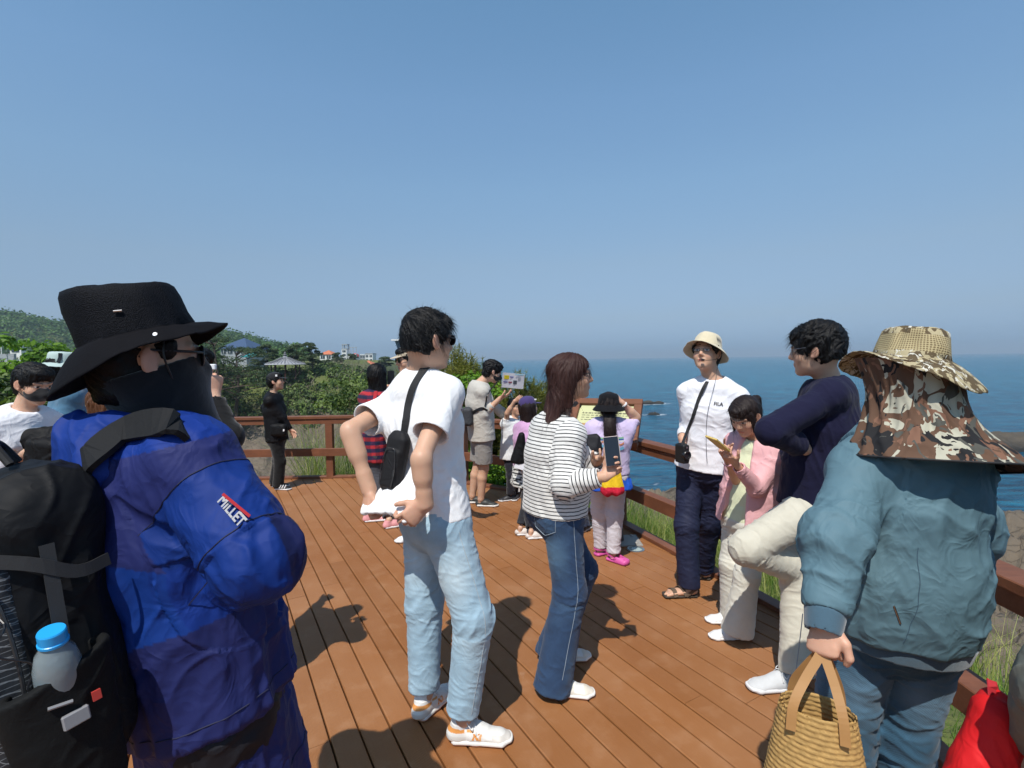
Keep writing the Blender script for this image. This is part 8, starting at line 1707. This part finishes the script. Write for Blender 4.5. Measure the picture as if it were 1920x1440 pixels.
        for a in (-.018, 0, .018): cp.append(cap(P(.11, a, .03), P(.11, a, .08), .0045, None, 0).sub(.001))
        co = sdf_obj('clog', cp, .0035, plain('pink_clog', (.60, .09, .32), .5), B); mb = MB(); mb.ribbon(catmull([P(.045, -.043, .04), P(.0, -.046, .055), P(-.055, -.02, .060), P(-.055, .02, .060), P(.0, .046, .055), P(.045, .043, .04)], 4), .012, UP, .003); mb.build('heel_strap', plain('pink_clog', (.60, .09, .32), .5), co)
    # coat and red bag in the near right corner
    N = A_((1.27, .92, 1.40)); Pv = A_((1.25, .95, .90)); f = nz((-.55, .8, 0)); H = Frame(N+UP*.2+f*.03, f); m = Man((1.25, .95, 0), H, N, Pv, (.8, .55, 0), .96); J = m.J
    J['eL'] = A_((.985, .87, 1.02)); J['wL'] = A_((1.06, 1.00, .82)); J['eR'] = J['sR']+A_((.06, 0, -.27)); J['wR'] = J['eR']+A_((0, .1, -.22))
    for S in 'RL': J['a'+S] = J['h'+S]*A_((1, 1, 0))+UP*.09; J['k'+S] = (J['h'+S]+J['a'+S])/2
    B = person(head_prims(H, neck=N)+m.torso(-.008)+m.arm('R')+m.arm('L')+m.legp('R')+m.legp('L')+hand(J['wL'], (-.3, .5, -.6), (1, 0, 0), (0, 1, 0), curls=[(50, 70, 40)]*4)+hand(J['wR'], (0, 0, -1), (-1, 0, 0), (0, 1, 0))+m.foot('R', f)+m.foot('L', f), m.base, .007, 'person in an olive grey coat cut off by the lower right corner', H=H)
    o, sg = top(m, B, 'coat', .040, lo=-.35, sleeve=(1.95, 1.95), sr=(.066, .074), fr=(.072, .050), col=(.155, .16, .135), mat=K_SHELL, seed=61, h=.0055, amp=.010, base=.6, w=(.20, .18, .17, .155), d=(.15, .135, .125, .105), drape=.005, neck=None)
    jeans(m, waist=.05, col=(.03, .03, .035), seed=62, parent=B, h=.009, name='trousers', mat=K_)
    for S in 'RL': shoe(B, J['a'+S]*A_((1, 1, 0)), f, (K_LEATH, K_SOLE), .25, col=lambda q, V, N_: np.full((len(V), 3), .05), h=.006)
    p, dsp = hair_short(H); add_hair(B, H, p, dsp, .007, M_HBLACK)
    c = A_((.965, 1.03, .775)); rb_ = sdf_obj('red_bag', [ecap(c+A_((.035, 0, .09)), c+A_((-.0, 0, -.16)), (.045, .04), (.115, .07), nz((.9, .3, 0)), 0)], .005, K_SHELL, None, (.62, .012, .015), folds([(c+UP*.1, c-UP*.16, .07)], .009, 9, 9, 5, base=1, drape=.008), origin=c); tag(rb_, 'bright red bag beside the olive coat in the lower right corner', 'bag')
    mb = MB(); mb.ribbon(catmull([c+A_((.03, .0, .11)), c+A_((.05, .02, .14)), J['wL']+A_((-.02, .03, -.06))], 4), .02, (.9, .3, 0), .003); mb.build('handle', plain('red_webbing', (.45, .02, .03), .7), rb_)
if WANT('crowd'): crowd()
